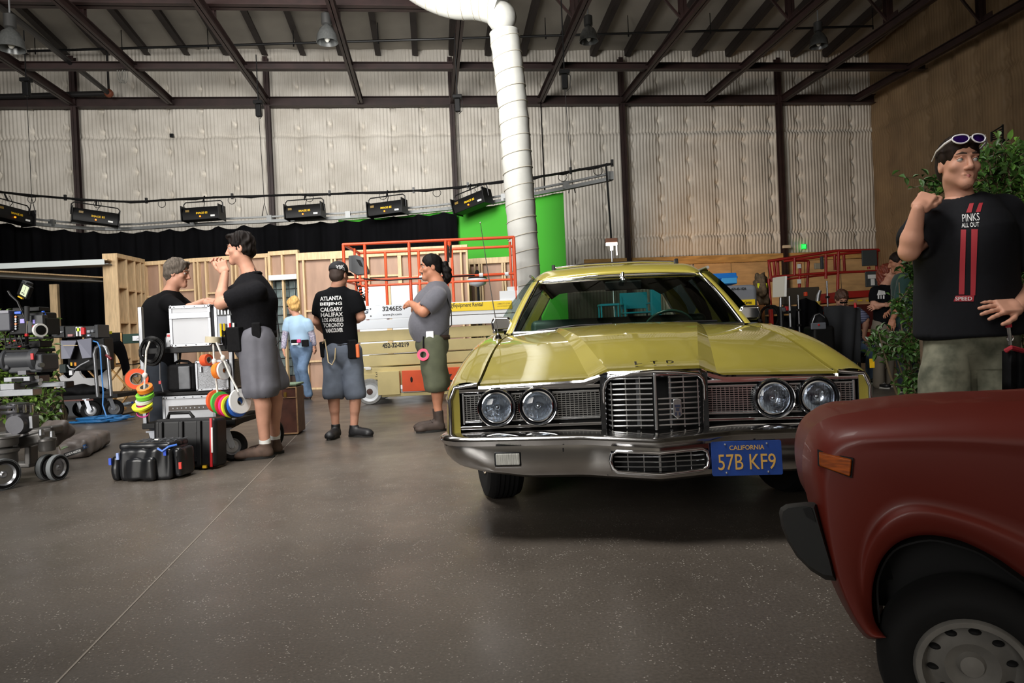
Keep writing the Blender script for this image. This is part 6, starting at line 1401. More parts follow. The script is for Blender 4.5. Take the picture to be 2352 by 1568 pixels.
for dx in(0.0,):
 for z in(1.36,1.47):
  mb=MB(); mb.cyl((LP(852,700).x,LY-0.05,z),(LP(852,700).x,LY-0.04,z),0.012,10); mb.build('rivet',DARKM,lift,True)
za=1.15
for i in range(4):
 z0=za-0.19*(i+1); mb=MB(); mb.beam((LP(818+i*2,800).x,LY+0.06-0.008*(i%2),z0+0.085),(xe-0.05,LY+0.06-0.008*(i%2),z0+0.105),0.06,0.17); mb.build('scissor_arm',CRM,lift,True,bevel=0.008)
 mb=MB(); mb.beam((LP(820,800).x,LY+0.9,z0+0.085),(xe-0.05,LY+0.9,z0+0.105),0.06,0.17); mb.build('scissor_arm',CRM,lift,True,bevel=0.008)
text('452-32-0219',0.41,(LP(878,800).x,LY+0.018,0.86),(1,0,0.01),Z1,INK,lift,height=0.075,bold=0.03)
mb=MB(); mb.box(((LP(815,850).x+xe)/2,LY+0.56,0.37),(xe-LP(815,850).x,1.0,0.12)); mb.build('chassis',CRM,lift,True,bevel=0.01)
band(LP(832,850).x,xe-0.02,0.28,0.47,CRM,'chassis_skirt',0.03,0.05); band(LP(868,850).x,LP(918,850).x,0.14,0.5,CRM,'battery_box',-0.02,0.1); band(LP(868,850).x,xe-0.3,0.11,0.16,CRM,'lower_rail',0.0,0.08)
dr=band(LP(924,850).x,LP(992,850).x,0.18,0.5,ORG,'orange_door',-0.02,0.08); band(LP(1000,850).x,LP(1062,850).x,0.18,0.52,ORG,'orange_door',-0.02,0.08)
mb=MB(); mb.ell((LP(946,860).x,LY-0.062,0.36),(0.018,0.008,0.045)); mb.build('latch_slot',VOID,dr,True)
text('Z',0.12,(LP(1022,862).x,LY-0.062,0.3),X1,Z1,INK,lift,height=0.12,bold=0.06)
for px_ in(838,965):band(LP(px_,818).x,LP(px_+13,818).x,0.535,0.575,WHITEP,'warning_sticker',0.0,0.012)
text('3',0.04,(LP(861,838).x,LY+0.004,0.42),X1,Z1,INK,lift,height=0.07)
for px_ in(850,1130):
 for dy in(0.0,1.0):
  c=Vector((LP(px_,893).x,LY+dy,0.2)); T=Matrix.Translation(c)@Matrix.Rotation(R_(90),4,'X')
  mb=MB(); mb.lathe([(0.15,-0.06),(0.19,-0.06),(0.2,-0.04),(0.2,0.04),(0.19,0.06),(0.15,0.06)],36,T,closed=True); ty=mb.build('tyre',mat('grey_tyre',(134,134,132),0.7,var=0.1,scale=20),lift,True,smooth=40)
  mb=MB(); mb.lathe([(0.0,0.02),(0.06,0.04),(0.11,0.025),(0.15,0.055),(0.15,-0.055),(0,-0.05)],32,T); mb.build('rim',mat('pale_rim',(206,210,214),0.4),ty,True,smooth=40)
  mb=MB(); mb.lathe([(0.0,0.055),(0.045,0.05),(0.05,0.03)],16,T); mb.build('hub',mat('rust_hub',(70,44,36),0.6),ty,True,smooth=40)
band(LP(835,850).x,LP(868,850).x,0.3,0.38,BLACK,'axle_guard',0.1,0.2)
# control box and coiled cable
cbx=MB(); T=Matrix.Translation(LP(823,609,0.35))@Matrix.Rotation(R_(90),4,'X'); cbx.prism([(-0.14,0.15),(-0.14,-0.08),(-0.02,-0.16),(0.16,-0.15),(0.17,-0.1),(0.08,0.12),(-0.02,0.16)],0.12,T); cb=cbx.build('control_box',mat('dark_grey_box',(62,66,70),0.5),lift,True,bevel=0.012)
mb=MB(); mb.prism([(-0.02,0.09),(0.05,0.07),(0.09,-0.04),(0.04,-0.02)],0.13,T); mb.build('grip_opening',VOID,cb,True)
mb=MB(); q0=LP(818,640,0.2); pts=[]
for i in range(140):
 f=i/139; c=q0+Vector((0.15*f+0.05*math.sin(f*3),0,-0.33*math.sin(f*math.pi))); a=f*2*math.pi*17; pts.append(c+Vector((0.028*math.cos(a),0.028*math.sin(a),0.02*math.sin(a))))
mb.tube(pts,0.008,5); mb.build('coiled_cable',BLACK,lift,True,smooth=60)
mb=MB(); mb.tube([LP(835,640,-0.03),LP(890,644,-0.04),LP(1000,636,-0.04),LP(1090,632,-0.03)],0.011,6); mb.build('power_cable',BLACK,lift,True)
band(LP(1148,690).x,LP(1192,690).x,1.52,1.66,WBD,'corner_box',0.05,0.14); band(LP(1166,690).x,LP(1192,690).x,1.66,1.72,WBD,'corner_cap',0.05,0.12)
# ================================================================== equipment cart with cases
CY=5.95
def CP(px,py,dy=0.0):return P(px,py,CY+dy)
WL=mat('white_laminate',(180,182,187),0.4,var=0.03,scale=4); GRC=mat('grey_case',(118,120,124),0.5,var=0.1,scale=12)
cart=thing('equipment_cart','black two-shelf equipment cart on pneumatic casters loaded with cases','cart',(CP(450,900).x,CY+0.3,0))
xl,xr=CP(322,790).x,CP(527,790).x; zt_=CP(430,795).z; zb_=0.36
for z,nm in((zt_,'top_shelf'),(zb_,'bottom_shelf')):
 mb=MB(); mb.box(((xl+xr)/2,CY+0.33,z-0.03),(xr-xl+0.04,0.66,0.05)); mb.build(nm,BLACK,cart,True,bevel=0.006)
for x in(xl,xr):
 for dy in(0.03,0.63):
  mb=MB(); hi=CP(336,704).z if x==xl else CP(500,700).z+0.03; mb.beam((x,CY+dy,zb_-0.05),(x,CY+dy,hi),0.035,0.035,(0,1,0)); mb.build('upright',ALU,cart,True,bevel=0.005)
def castor(c,R,rz=0.0,parent=None,w=0.09):
 T=Matrix.Translation((c[0],c[1],R))@Matrix.Rotation(rz,4,'Z')@Matrix.Rotation(R_(90),4,'X')
 mb=MB(); h=w/2; mb.lathe([(R*0.55,-h*0.8),(R*0.8,-h),(R*0.96,-h*0.7),(R,-h*0.3),(R,h*0.3),(R*0.96,h*0.7),(R*0.8,h),(R*0.55,h*0.8)],32,T,closed=True); ty=mb.build('castor_wheel',RUBBER,parent,True,smooth=35)
 mb=MB(); mb.lathe([(0,h*0.9),(R*0.16,h*0.85),(R*0.2,h*0.4),(R*0.42,h*0.35),(R*0.56,h*0.85),(R*0.56,-h*0.8),(0,-h*0.5)],28,T); mb.build('rim',mat('zinc_rim',(170,172,176),0.3,0.8),ty,True,smooth=40)
 M_=Matrix.Translation((c[0],c[1],R))@Matrix.Rotation(rz,4,'Z'); mb=MB()
 for s in(-1,1):mb.beam(M_@Vector((0,s*(h+0.012),0)),M_@Vector((-R*0.35,s*(h+0.012),R*1.2)),0.006,0.05,M_.to_3x3()@Vector((1,0,0)))
 mb.beam(M_@Vector((-R*0.35,-h-0.015,R*1.22)),M_@Vector((-R*0.35,h+0.015,R*1.22)),0.09,0.012); mb.cyl(M_@Vector((0,-h-0.02,0)),M_@Vector((0,h+0.02,0)),0.012,8); mb.build('castor_fork',mat('zinc_plate',(160,164,172),0.35,0.7),ty,True)
castor((CP(530,1020).x,CY+0.02),0.128,0.5,cart); castor((CP(566,990).x,CY+0.62),0.14,1.2,cart); castor((CP(360,1010).x,CY+0.05),0.128,0.2,cart); castor((CP(365,1000).x,CY+0.62),0.128,0.0,cart)
mb=MB(); mb.beam(CP(510,985,0.0),CP(582,948,0.5),0.06,0.05); mb.build('frame_rail',mat('dark_brown_rail',(44,36,32),0.6),cart,True)
# road case on the top shelf: front face and side door, aluminium edged
def roadcase(name,label,x0,x1,y0,y1,z0,z1,face=WL,tr=0.02,group=None,hinge=False,door=None):
 t=thing(name,label,'case',((x0+x1)/2,(y0+y1)/2,z0),group=group)
 c=Vector(((x0+x1)/2,(y0+y1)/2,(z0+z1)/2)); d=(x1-x0,y1-y0,z1-z0)
 mb=MB(); mb.box(c,(d[0]-0.006,d[1]-0.006,d[2]-0.006)); mb.build('panel',face,t,True)
 for sx in(-1,1):
  for sy in(-1,1):
   mb=MB(); q=c+Vector((sx*(d[0]/2-tr/2),sy*(d[1]/2-tr/2),0)); mb.beam(q-Vector((0,0,d[2]/2)),q+Vector((0,0,d[2]/2)),tr+0.006,tr+0.006,(0,1,0)); mb.build('edge_trim',ALU,t,True,bevel=0.003)
 for sz in(-1,1):
  for sy in(-1,1):
   mb=MB(); q=c+Vector((0,sy*(d[1]/2-tr/2),sz*(d[2]/2-tr/2))); mb.beam(q-Vector((d[0]/2,0,0)),q+Vector((d[0]/2,0,0)),tr+0.006,tr+0.006); mb.build('edge_trim',ALU,t,True,bevel=0.003)
  for sx in(-1,1):
   mb=MB(); q=c+Vector((sx*(d[0]/2-tr/2),0,sz*(d[2]/2-tr/2))); mb.beam(q-Vector((0,d[1]/2,0)),q+Vector((0,d[1]/2,0)),tr+0.006,tr+0.006); mb.build('edge_trim',ALU,t,True,bevel=0.003)
   for sy in(-1,1):
    mb=MB(); mb.ell(c+Vector((sx*d[0]/2,sy*d[1]/2,sz*d[2]/2))*1.0-Vector((sx,sy,sz))*0.008,0.016,n=10,m=6); mb.build('ball_corner',ALU,t,True,smooth=80)
 n=int(d[0]/0.07)
 mb=MB()
 for i in range(n):
  for sz in(-1,1):mb.cyl(c+Vector((-d[0]/2+(i+0.5)*d[0]/n,-d[1]/2-0.007,sz*(d[2]/2-tr/2))),c+Vector((-d[0]/2+(i+0.5)*d[0]/n,-d[1]/2,sz*(d[2]/2-tr/2))),0.005,6)
 mb.build('rivet',DARKM,t,True)
 return t,c,d
zc0=zt_; zc1=CP(440,701).z
rc,c,d=roadcase('road_case','white aluminium-edged road case on top shelf of the cart',CP(392,790).x,CP(486,790).x,CY+0.0,CY+0.42,zc0,zc1)
mb=MB(); q=Vector((c.x,CY-0.004,CP(440,724).z)); mb.beam(q-Vector((d[0]/2,0,0)),q+Vector((d[0]/2,0,0)),0.012,0.05); mb.build('lid_strip',ALU,rc,True,bevel=0.003)
rc2,c,d=roadcase('road_case','narrow grey-fronted road case beside the black polo man on cart top',CP(493,790).x,CP(540,790).x,CY+0.02,CY+0.5,zc0,zc1,mat('grey_blue_laminate',(150,156,170),0.4))
mb=MB(); mb.box((c.x+0.005,CY+0.012,CP(515,716).z),(0.13,0.02,0.06)); mb.build('vent_strip',mat('dark_vent',(52,56,58),0.5),rc2,True)
for i in range(4):
 mb=MB(); mb.box((c.x-0.04+0.028*i,CY+0.0,CP(515,716).z),(0.012,0.012,0.045)); mb.build('vent_switch',ALU,rc2,True)
zs=0.36+0.0; z2=CP(430,898).z
mb=MB(); mb.box(((xl+xr)/2,CY+0.33,z2-0.02),(xr-xl,0.6,0.03)); mb.build('middle_shelf',BLACK,cart,True,bevel=0.005)
rc3,c,d=roadcase('road_case','white road case with long hinge strip on the lower cart shelf',CP(376,930).x,CP(497,930).x,CY-0.02,CY+0.5,zs,z2-0.04)
mb=MB(); q=Vector((c.x+0.02,c.y-d[1]/2-0.006,z2-0.14)); mb.beam(q-Vector((d[0]*0.42,0,0)),q+Vector((d[0]*0.44,0,0)),0.008,0.04); mb.build('hinge_strip',mat('dark_hinge',(66,60,56),0.4,0.5),rc3,True)
for i in range(9):
 mb=MB(); mb.cyl(q+Vector((-0.15+0.037*i,-0.008,0)),q+Vector((-0.15+0.037*i,-0.002,0)),0.006,6); mb.build('hinge_screw',ALU,rc3,True)
sb=thing('padded_bag','black padded bag with clear pocket on the cart middle shelf','bag',(CP(418,890).x,CY+0.15,z2))
mb=MB(); h=CP(418,836).z-z2; xa,xb=CP(382,890).x,CP(449,890).x; mb.box(((xa+xb)/2,CY+0.17,z2+h/2),(xb-xa,0.34,h),taper=0.96); mb.build('bag_body',NYL,sb,True,bevel=0.03,bseg=3)
mb=MB(); mb.box((CP(425,866).x,CY-0.01,z2+h*0.5),(0.1,0.02,h*0.85)); mb.build('shiny_pocket',mat('shiny_vinyl',(86,88,92),0.25,var=0.3,scale=8),sb,True,bevel=0.008); mb=MB(); mb.tube([CP(400,835,0.1),CP(412,828,0.1),CP(432,830,0.1),CP(440,836,0.1)],0.012,6); mb.build('handle',NYL,sb,True)
rc4,c,d=roadcase('speaker_case','grey perforated equipment case beside the padded bag on the cart',CP(451,890).x,CP(525,890).x,CY+0.0,CY+0.34,z2,CP(490,828).z,mat('perforated_grey',(128,130,134),0.45,0.3,var=0.35,scale=90),tr=0.014)
mb=MB(); mb.box((CP(462,848).x,CY-0.008,CP(462,848).z),(0.02,0.016,0.05)); mb.build('latch',ALU,rc4,True,bevel=0.003)
yb_=thing('yellow_case','yellow box tucked at the back of the cart shelf','box',CP(532,850,0.38)); mb=MB(); mb.box(CP(532,851,0.38),(0.1,0.12,0.13)); mb.build('box_body',mat('yellow_box',(222,178,40),0.5),yb_,True,bevel=0.01); mb=MB(); mb.box(CP(532,842,0.37),(0.104,0.124,0.02)); mb.build('lid',BLACK,yb_,True)
# small things on the top shelf
bt=thing('battery_charger','small white charger with lens printing beside the white road case','charger',CP(385,795)); mb=MB(); zz=(CP(385,765).z+zt_)/2; mb.box((CP(384,780).x,CY+0.12,zz),(0.075,0.1,CP(385,765).z-zt_)); mb.build('charger_body',mat('white_pack',(226,228,232)),bt,True,bevel=0.006)
text('65',0.04,(CP(380,780).x,CY+0.068,zz-0.02),X1,Z1,INK,bt,height=0.03); mb=MB(); mb.box((CP(384,780).x,CY+0.066,zz+0.04),(0.06,0.008,0.02)); mb.build('red_stripe',mat('red_plastic',(190,30,36),0.4),bt,True)
cn=MB(); cn.lathe([(0.0,0),(0.02,0),(0.021,0.08),(0.01,0.1),(0.008,0.12),(0,0.12)],14,Matrix.Translation((CP(366,793).x,CY+0.15,zt_))); tag(cn.build('spray_can',mat('dark_can',(120,122,126),0.3,0.6),smooth=40),'small dark spray can standing on the cart beside the charger','can')
# coiled cable on the left upright, ropes and tape rolls
cc=thing('cable_coil','black cable coil hung on the cart upright','cable',CP(345,805,-0.05))
for i in range(7):
 mb=MB(); r=0.07+0.006*i; q=CP(343+i,806,-0.06-0.006*(i%3)); mb.tube([q+Vector((r*math.cos(a),0.01*math.sin(3*a),1.15*r*math.sin(a)))for a in[k*math.pi/12 for k in range(24)]],0.007,6,closed=True); mb.build('cable_turn',BLACK,cc,True,smooth=60)
mb=MB(); mb.tube([CP(360,790,-0.05),CP(367,820,-0.06),CP(368,870,-0.06),CP(375,900,-0.06)],0.006,6); mb.build('cable_tail',mat('grey_cable',(70,72,76),0.5),cc,True); mb=MB(); mb.box(CP(368,878,-0.06),(0.018,0.018,0.026)); mb.build('red_connector',mat('red_plastic',(190,30,36)),cc,True)
ROPE=mat('white_rope',(214,212,206),0.8,var=0.15,scale=60,bump=0.3)
r1=MB(); r1.tube([CP(344,784,-0.1),CP(336,805,-0.12),CP(333,860,-0.13),CP(331,895,-0.13)],0.008,6); r1.ell(CP(333,862,-0.13),(0.022,0.02,0.026)); tag(r1.build('rope',ROPE,smooth=60),'white knotted rope holding tape rolls on the cart upright','rope')
def roll(px,py,dy,R,w,col,tilt,label,rz=0.0,hole=0.6,group='tape rolls hanging from the cart',core=(150,146,140)):
 q=CP(px,py,dy); t=thing('tape_roll',label,'tape',q,group=group); T=Matrix.Translation(q)@Matrix.Rotation(rz,4,'Z')@Matrix.Rotation(tilt,4,'X')
 mb=MB(); mb.lathe([(R*hole,-w/2),(R,-w/2),(R,w/2),(R*hole,w/2)],30,T,closed=True); mb.build('tape',mat('tape_%d_%d_%d'%col,col,0.45,spec=0.5),t,True,smooth=40)
 mb=MB(); mb.lathe([(R*hole*0.9,-w/2-0.001),(R*hole,-w/2-0.001),(R*hole,w/2+0.001),(R*hole*0.9,w/2+0.001)],30,T,closed=True); mb.build('core',mat('core_%d'%core[0],core,0.7),t,True,smooth=40)
NO,NG,NY,NP,NR,NB,NW,NK=(240,128,40),(120,206,60),(226,238,50),(240,50,130),(212,40,60),(40,96,190),(228,228,228),(34,34,36)
roll(333,892,-0.13,0.063,0.035,NO,0.55,'orange tape roll, topmost of the flat stack hanging on the white rope'); roll(333,908,-0.13,0.07,0.03,NG,0.45,'green tape roll below the orange one on the white rope'); roll(331,920,-0.13,0.066,0.022,NW,0.4,'white tape roll in the hanging stack between green and pink'); roll(332,928,-0.12,0.06,0.018,NP,0.4,'thin pink tape roll in the hanging stack'); roll(327,931,-0.15,0.08,0.016,NY,0.5,'wide lime yellow tape roll low in the hanging stack'); roll(334,940,-0.12,0.055,0.014,(236,206,40),0.45,'small golden yellow tape roll, lowest of the hanging stack')
roll(318,872,-0.05,0.085,0.03,NK,1.4,'large black tape roll with orange side behind the hanging stack',0.5); roll(314,870,-0.08,0.088,0.012,(236,90,50),1.4,'thin orange-red tape roll against the large black roll',0.5)
mb=MB(); mb.tube([CP(328,948,-0.13)+Vector((0.05*math.cos(a),0,0.035*math.sin(a)))for a in[math.pi+k*math.pi/8 for k in range(9)]]+[CP(340,947,-0.13)],0.006,6); tag(mb.build('carabiner',mat('pink_loop',(226,40,150),0.4),smooth=60),'pink loop hanging under the tape stack','loop')
hk=MB(); hk.lathe([(0.03,-0.025),(0.062,-0.025),(0.062,0.025),(0.03,0.025)],24,Matrix.Translation(CP(489,780,-0.06))@Matrix.Rotation(R_(6),4,'Y'),closed=True); tag(hk.build('tape_roll',mat('masking_tape',(196,186,160),0.6),smooth=40),'beige tape roll on top of the road case post holding the ropes','tape','tape rolls hanging from the cart')
for nm,pts,lb in(('rope',[(490,790),(492,830),(496,870),(500,905)],'grey webbing strap hanging from beige roll to the tape rolls'),('rope',[(497,786),(512,822),(530,865),(548,900)],'slanting white rope with knot at the tape rolls')):
 mb=MB(); mb.tube([CP(x,y,-0.1)for x,y in pts],0.009,6); mb.ell(CP(*pts[1],-0.1),(0.02,0.02,0.028)); tag(mb.build(nm,ROPE,smooth=60),lb,'rope')
roll(474,827,-0.06,0.05,0.06,(236,90,50),1.5,'orange-red tape roll hanging upper on the strap',1.2,0.55); roll(503,851,-0.08,0.07,0.045,NO,1.5,'orange tape roll beside a white one above the stacked colours',1.25,0.3); roll(513,851,-0.07,0.075,0.025,NW,1.5,'white tape roll beside the orange one above the stacked colours',1.25,0.3)
for i,(px_,py_,col,R,w,nm)in enumerate([(498,921,(240,90,50),0.095,0.03,'orange-red'),(507,925,(70,190,80),0.095,0.028,'green'),(516,930,NR,0.092,0.026,'crimson'),(524,932,NP,0.092,0.026,'hot pink'),(531,933,NY,0.096,0.022,'lime yellow'),(538,934,NK,0.094,0.026,'black'),(545,930,NB,0.1,0.02,'blue'),(551,921,NW,0.105,0.022,'large white')]):
 roll(px_,py_,-0.1+0.004*i,R,w,col,1.45,'%s tape roll in the row strung on ropes before the white case'%nm,1.05,0.35,'row of tape rolls strung on the cart ropes')
# ================================================================== cases and bags on the floor
hy=5.6; hcz=thing('hard_case','large black ribbed hard case with red stripe leaning at the cart','case',G(425,1078));
T=Matrix.Translation(P(423,1018,hy))@Matrix.Rotation(R_(-4),4,'Z')@Matrix.Rotation(R_(-4),4,'X')
CASE=mat('black_case_shell',(18,18,20),0.45,spec=0.35,var=0.1,scale=30); mb=MB(T); mb.box((0,0.1,0.0),(0.53,0.2,0.40)); hb=mb.build('case_shell',CASE,hcz,True,bevel=0.035,bseg=4)
for x in(-0.19,-0.02,0.13):
 mb=MB(T); mb.box((x,-0.006,0),(0.04,0.03,0.36)); mb.build('case_rib',CASE,hcz,True,bevel=0.01)
mb=MB(T); mb.box((0.225,0.0,0.0),(0.02,0.014,0.39)); mb.build('red_stripe',mat('red_plastic',(190,30,36)),hcz,True,bevel=0.003); mb=MB(T); mb.box((0.236,-0.006,0.02),(0.012,0.01,0.2)); mb.build('white_label',WHITEP,hcz,True)
mb=MB(T); mb.tube([(-0.17,0.06,0.2),(-0.15,0.05,0.245),(0.02,0.05,0.245),(0.05,0.06,0.2)],0.014,8); mb.build('handle',BLACK,hcz,True,smooth=60); mb=MB(T); mb.box((0.17,0.0,-0.192),(0.03,0.02,0.02)); mb.build('yellow_tag',mat('yellow_box',(222,178,40)),hcz,True)
for x in(-0.2,0.1):
 for z in(0.1,-0.13):
  mb=MB(T); mb.cyl((x,-0.012,z),(x,0.0,z),0.016,12); mb.build('stud_cap',CASE,hcz,True)
by=5.2; sbg=thing('soft_bag','shiny black soft equipment bag with cross-laced top on the floor','bag',G(340,1105)); VIN=mat('shiny_black_vinyl',(24,25,28),0.28,var=0.2,scale=10)
T=Matrix.Translation(P(348,1062,by+0.1))@Matrix.Rotation(R_(-6),4,'Z')
def sbox(dims,c,r=0.03,amp=0.008,seed=1,fr=(22,22,14)):
 b=Blob(0.008,0.03); b.rbox(c,[d/2-r for d in dims],None,r); V,Q=b.mesh(); V=wrinkle(V,Q,amp,fr,seed); A_=np.array(T); return[(V@A_[:3,:3].T+A_[:3,3],Q)]
soft('bag_body',sbox((0.42,0.26,0.26),(0,0.05,0.0),0.04,0.009),VIN,sbg); soft('bag_lid',sbox((0.42,0.25,0.05),(-0.005,0.055,0.135),0.02,0.004,4),VIN,sbg); soft('side_pocket',sbox((0.07,0.2,0.2),(-0.25,0.02,-0.03),0.03,0.006,5),VIN,sbg); soft('side_pocket',sbox((0.06,0.2,0.22),(0.235,0.05,0.0),0.025,0.006,6),VIN,sbg); soft('front_pocket',sbox((0.24,0.06,0.17),(-0.03,-0.09,-0.03),0.025,0.008,7),VIN,sbg)
mb=MB(T)
for i in range(6):
 x=-0.15+0.06*i; mb.tube([(x,-0.03,0.164),(x+0.06,0.15,0.166)],0.003,5); mb.tube([(x+0.06,-0.03,0.166),(x,0.15,0.164)],0.003,5)
mb.build('lacing_cord',mat('grey_cord',(92,94,98),0.6),sbg,True,kind=None)
mb=MB(T); mb.box((0.02,0.05,0.168),(0.03,0.02,0.006)); mb.build('white_tag',WHITEP,sbg,True)
for q,c in(((-0.27,-0.09,0.03),(60,90,200)),((0.17,-0.09,0.09),(40,80,200)),((0.262,-0.05,-0.02),(210,60,50)),((-0.2,-0.1,0.07),(150,170,220))):
 mb=MB(T); mb.box(q,(0.02,0.012,0.05)); mb.build('zip_pull',mat('pull_%d'%c[0],c,0.4),sbg,True)
mb=MB(T); mb.tube([(0.12,-0.1,0.12),(0.16,-0.105,0.1),(0.2,-0.09,0.13),(0.25,-0.06,0.14)],0.008,6); mb.build('blue_piping',mat('blue_piping',(60,110,200),0.4),sbg,True)
T=Matrix.Translation((G(663,997).x,7.68,0))@Matrix.Rotation(R_(4),4,'Z'); sc_=thing('suitcase','old brown leather suitcase standing on end behind the polo man','suitcase',(G(663,997).x,7.68,0))
LEA=mat('brown_leather',(84,50,40),0.5,var=0.3,scale=9,bump=0.15); TAN=mat('worn_tan_edge',(150,116,84),0.6,var=0.35,scale=14)
mb=MB(T); mb.box((0,0,0.265),(0.235,0.36,0.515)); mb.build('case_body',LEA,sc_,True,bevel=0.02)
for sx in(-1,1):
 mb=MB(T); mb.beam((sx*0.115,-0.178,0.02),(sx*0.115,-0.178,0.51),0.016,0.016,(0,1,0)); mb.build('edge_binding',TAN,sc_,True,bevel=0.004)
for z in(0.018,0.405,0.512):
 mb=MB(T); mb.beam((-0.118,-0.18,z),(0.118,-0.18,z),0.014,0.016 if z!=0.405 else 0.01); mb.build('edge_binding',TAN,sc_,True,bevel=0.003)
mb=MB(T); mb.box((-0.0,-0.186,0.44),(0.03,0.012,0.05)); mb.build('brass_lock',mat('brass',(176,140,70),0.35,0.9),sc_,True)
mb=MB(T); mb.box((-0.01,0,0.541),(0.26,0.36,0.024)); tag(mb.build('seat_pad',mat('green_pad',(120,140,116),0.8,var=0.1,scale=20),bevel=0.008),'thin grey-green pad lying on top of the brown suitcase','pad')
mb=MB(T); mb.tube([(-0.09,0.0,0.56),(-0.1,0.0,1.15)],0.009,8); mb.build('stick',ALU)
tag(bpy.data.objects['stick'],'thin silver rod standing on the suitcase pad behind grey shorts','rod')
# ================================================================== leafy plants
def leaf_mesh(name,m,L=0.09,W=0.045):
 me=bpy.data.meshes.new(name); vs=[(0,0,0),(-W*0.42,L*0.3,0.008),(-W*0.5,L*0.55,0.01),(-W*0.25,L*0.85,0.0),(0,L,-0.012),(W*0.25,L*0.85,0.0),(W*0.5,L*0.55,0.01),(W*0.42,L*0.3,0.008),(0,L*0.35,-0.004),(0,L*0.7,-0.006)]
 fs=[(0,8,1),(1,8,2),(2,8,9),(2,9,3),(3,9,4),(4,9,5),(5,9,6),(6,9,8),(6,8,7),(7,8,0)]
 me.from_pydata(vs,[],[f[::-1]for f in fs]); me.materials.append(m); me.polygons.foreach_set('use_smooth',[True]*len(fs)); return me
def leafmat(name,a,b):
 return mat(name,a,0.42,col2=b,scale=5,spec=0.5,detail=2)
def plant(name,label,base,blobs,n,leafm,L,seed,single=60,stems=5,stem_m=None,group=None,droop=0.3,view=None):
 """blobs: list of (centre, radii, weight); the leaves that show largest are parts, the rest joined"""
 rnd=random.Random(seed); t=thing(name,label,'plant',base,group=group); sm=stem_m or mat('plant_stem',(74,62,40),0.7); W_=sum(b[2]for b in blobs); leaves=[]
 tops=[]
 for c,r,w in blobs:
  k=int(n*w/W_); nt=max(3,k//9)
  for i in range(nt):
   while True:
    d=Vector((rnd.uniform(-1,1),rnd.uniform(-1,1),rnd.uniform(-1,1)))
    if 0.25<d.length<1:break
   tip=Vector(c)+Vector((d.x*r[0],d.y*r[1],d.z*r[2])); out=Vector((d.x,d.y,d.z*0.6+0.35)).normalized(); root=tip-out*rnd.uniform(0.16,0.34); tops.append((root,tip))
   for j in range(9):
    f=j/8; p=root.lerp(tip,f); a=j*2.4+rnd.random(); x=frame_from(out).col[0]; y=out.cross(x); dr=(x*math.cos(a)+y*math.sin(a)+out*(0.5+0.6*f)+Vector((0,0,-droop))).normalized(); leaves.append((p,dr,rnd.uniform(0.7,1.25),rnd.uniform(-0.7,0.7)))
 mb=MB()
 for root,tip in tops:mb.tube([root,tip],[0.005,0.002],3,cap=False)
 tw=mb.build('twig',sm,t,True,kind='stuff')
 b0=Vector(base)
 for i in range(stems):
  c=Vector(blobs[i%len(blobs)][0]); e=c+Vector((rnd.uniform(-.12,.12),rnd.uniform(-.12,.12),rnd.uniform(0,.2))); q0=b0+Vector((rnd.uniform(-.05,.05),rnd.uniform(-.05,.05),0.0)); mb=MB(); mb.tube([q0,q0.lerp(e,0.5)+Vector((rnd.uniform(-.06,.06),0,0.06)),e],[0.016,0.011,0.005],6); mb.build('branch',sm,t,True,smooth=60)
 leaves.sort(key=lambda l:(l[0]-CAMO).length); me=leaf_mesh('leaf',leafm,L,L*0.5); rest=MB(); base_v=[Vector(v.co)for v in me.vertices]; base_f=[tuple(p.vertices)for p in me.polygons]
 for i,(p,dr,s,tw_)in enumerate(leaves):
  up_=Vector((0,0,1)); n_=(up_-dr*up_.dot(dr)); n_=n_.normalized()if n_.length>0.05 else Vector((1,0,0)); x=dr.cross(n_); R3=Matrix((x,dr,n_)).transposed()@Matrix.Rotation(tw_,3,'Y'); M_=Matrix.Translation(p)@R3.to_4x4()@Matrix.Scale(s,4)
  if i<single:
   o=bpy.data.objects.new('leaf',me); COL.objects.link(o); adopt(o,t); o.matrix_basis=Matrix.Translation(-b0)@M_
  else:rest.add(base_v,base_f,M_)
 rest.build('foliage',leafm,t,True,kind='stuff'); return t
LF1=leafmat('leaf_green',(58,84,34),(112,142,58)); LF2=leafmat('leaf_dark',(40,72,32),(92,130,50))
plant('potted_shrub','leafy green shrub behind the camera dolly',G(60,1020)+Vector((0,0.7,0)),[(P(20,800,6.6),(0.5,0.25,0.4),2),(P(95,790,6.6),(0.2,0.2,0.35),1.2),(P(70,900,6.5),(0.32,0.25,0.25),1.4),(P(110,950,6.3),(0.16,0.15,0.12),0.8),(P(-30,900,6.5),(0.4,0.25,0.4),1.2)],950,LF1,0.075,11,140)
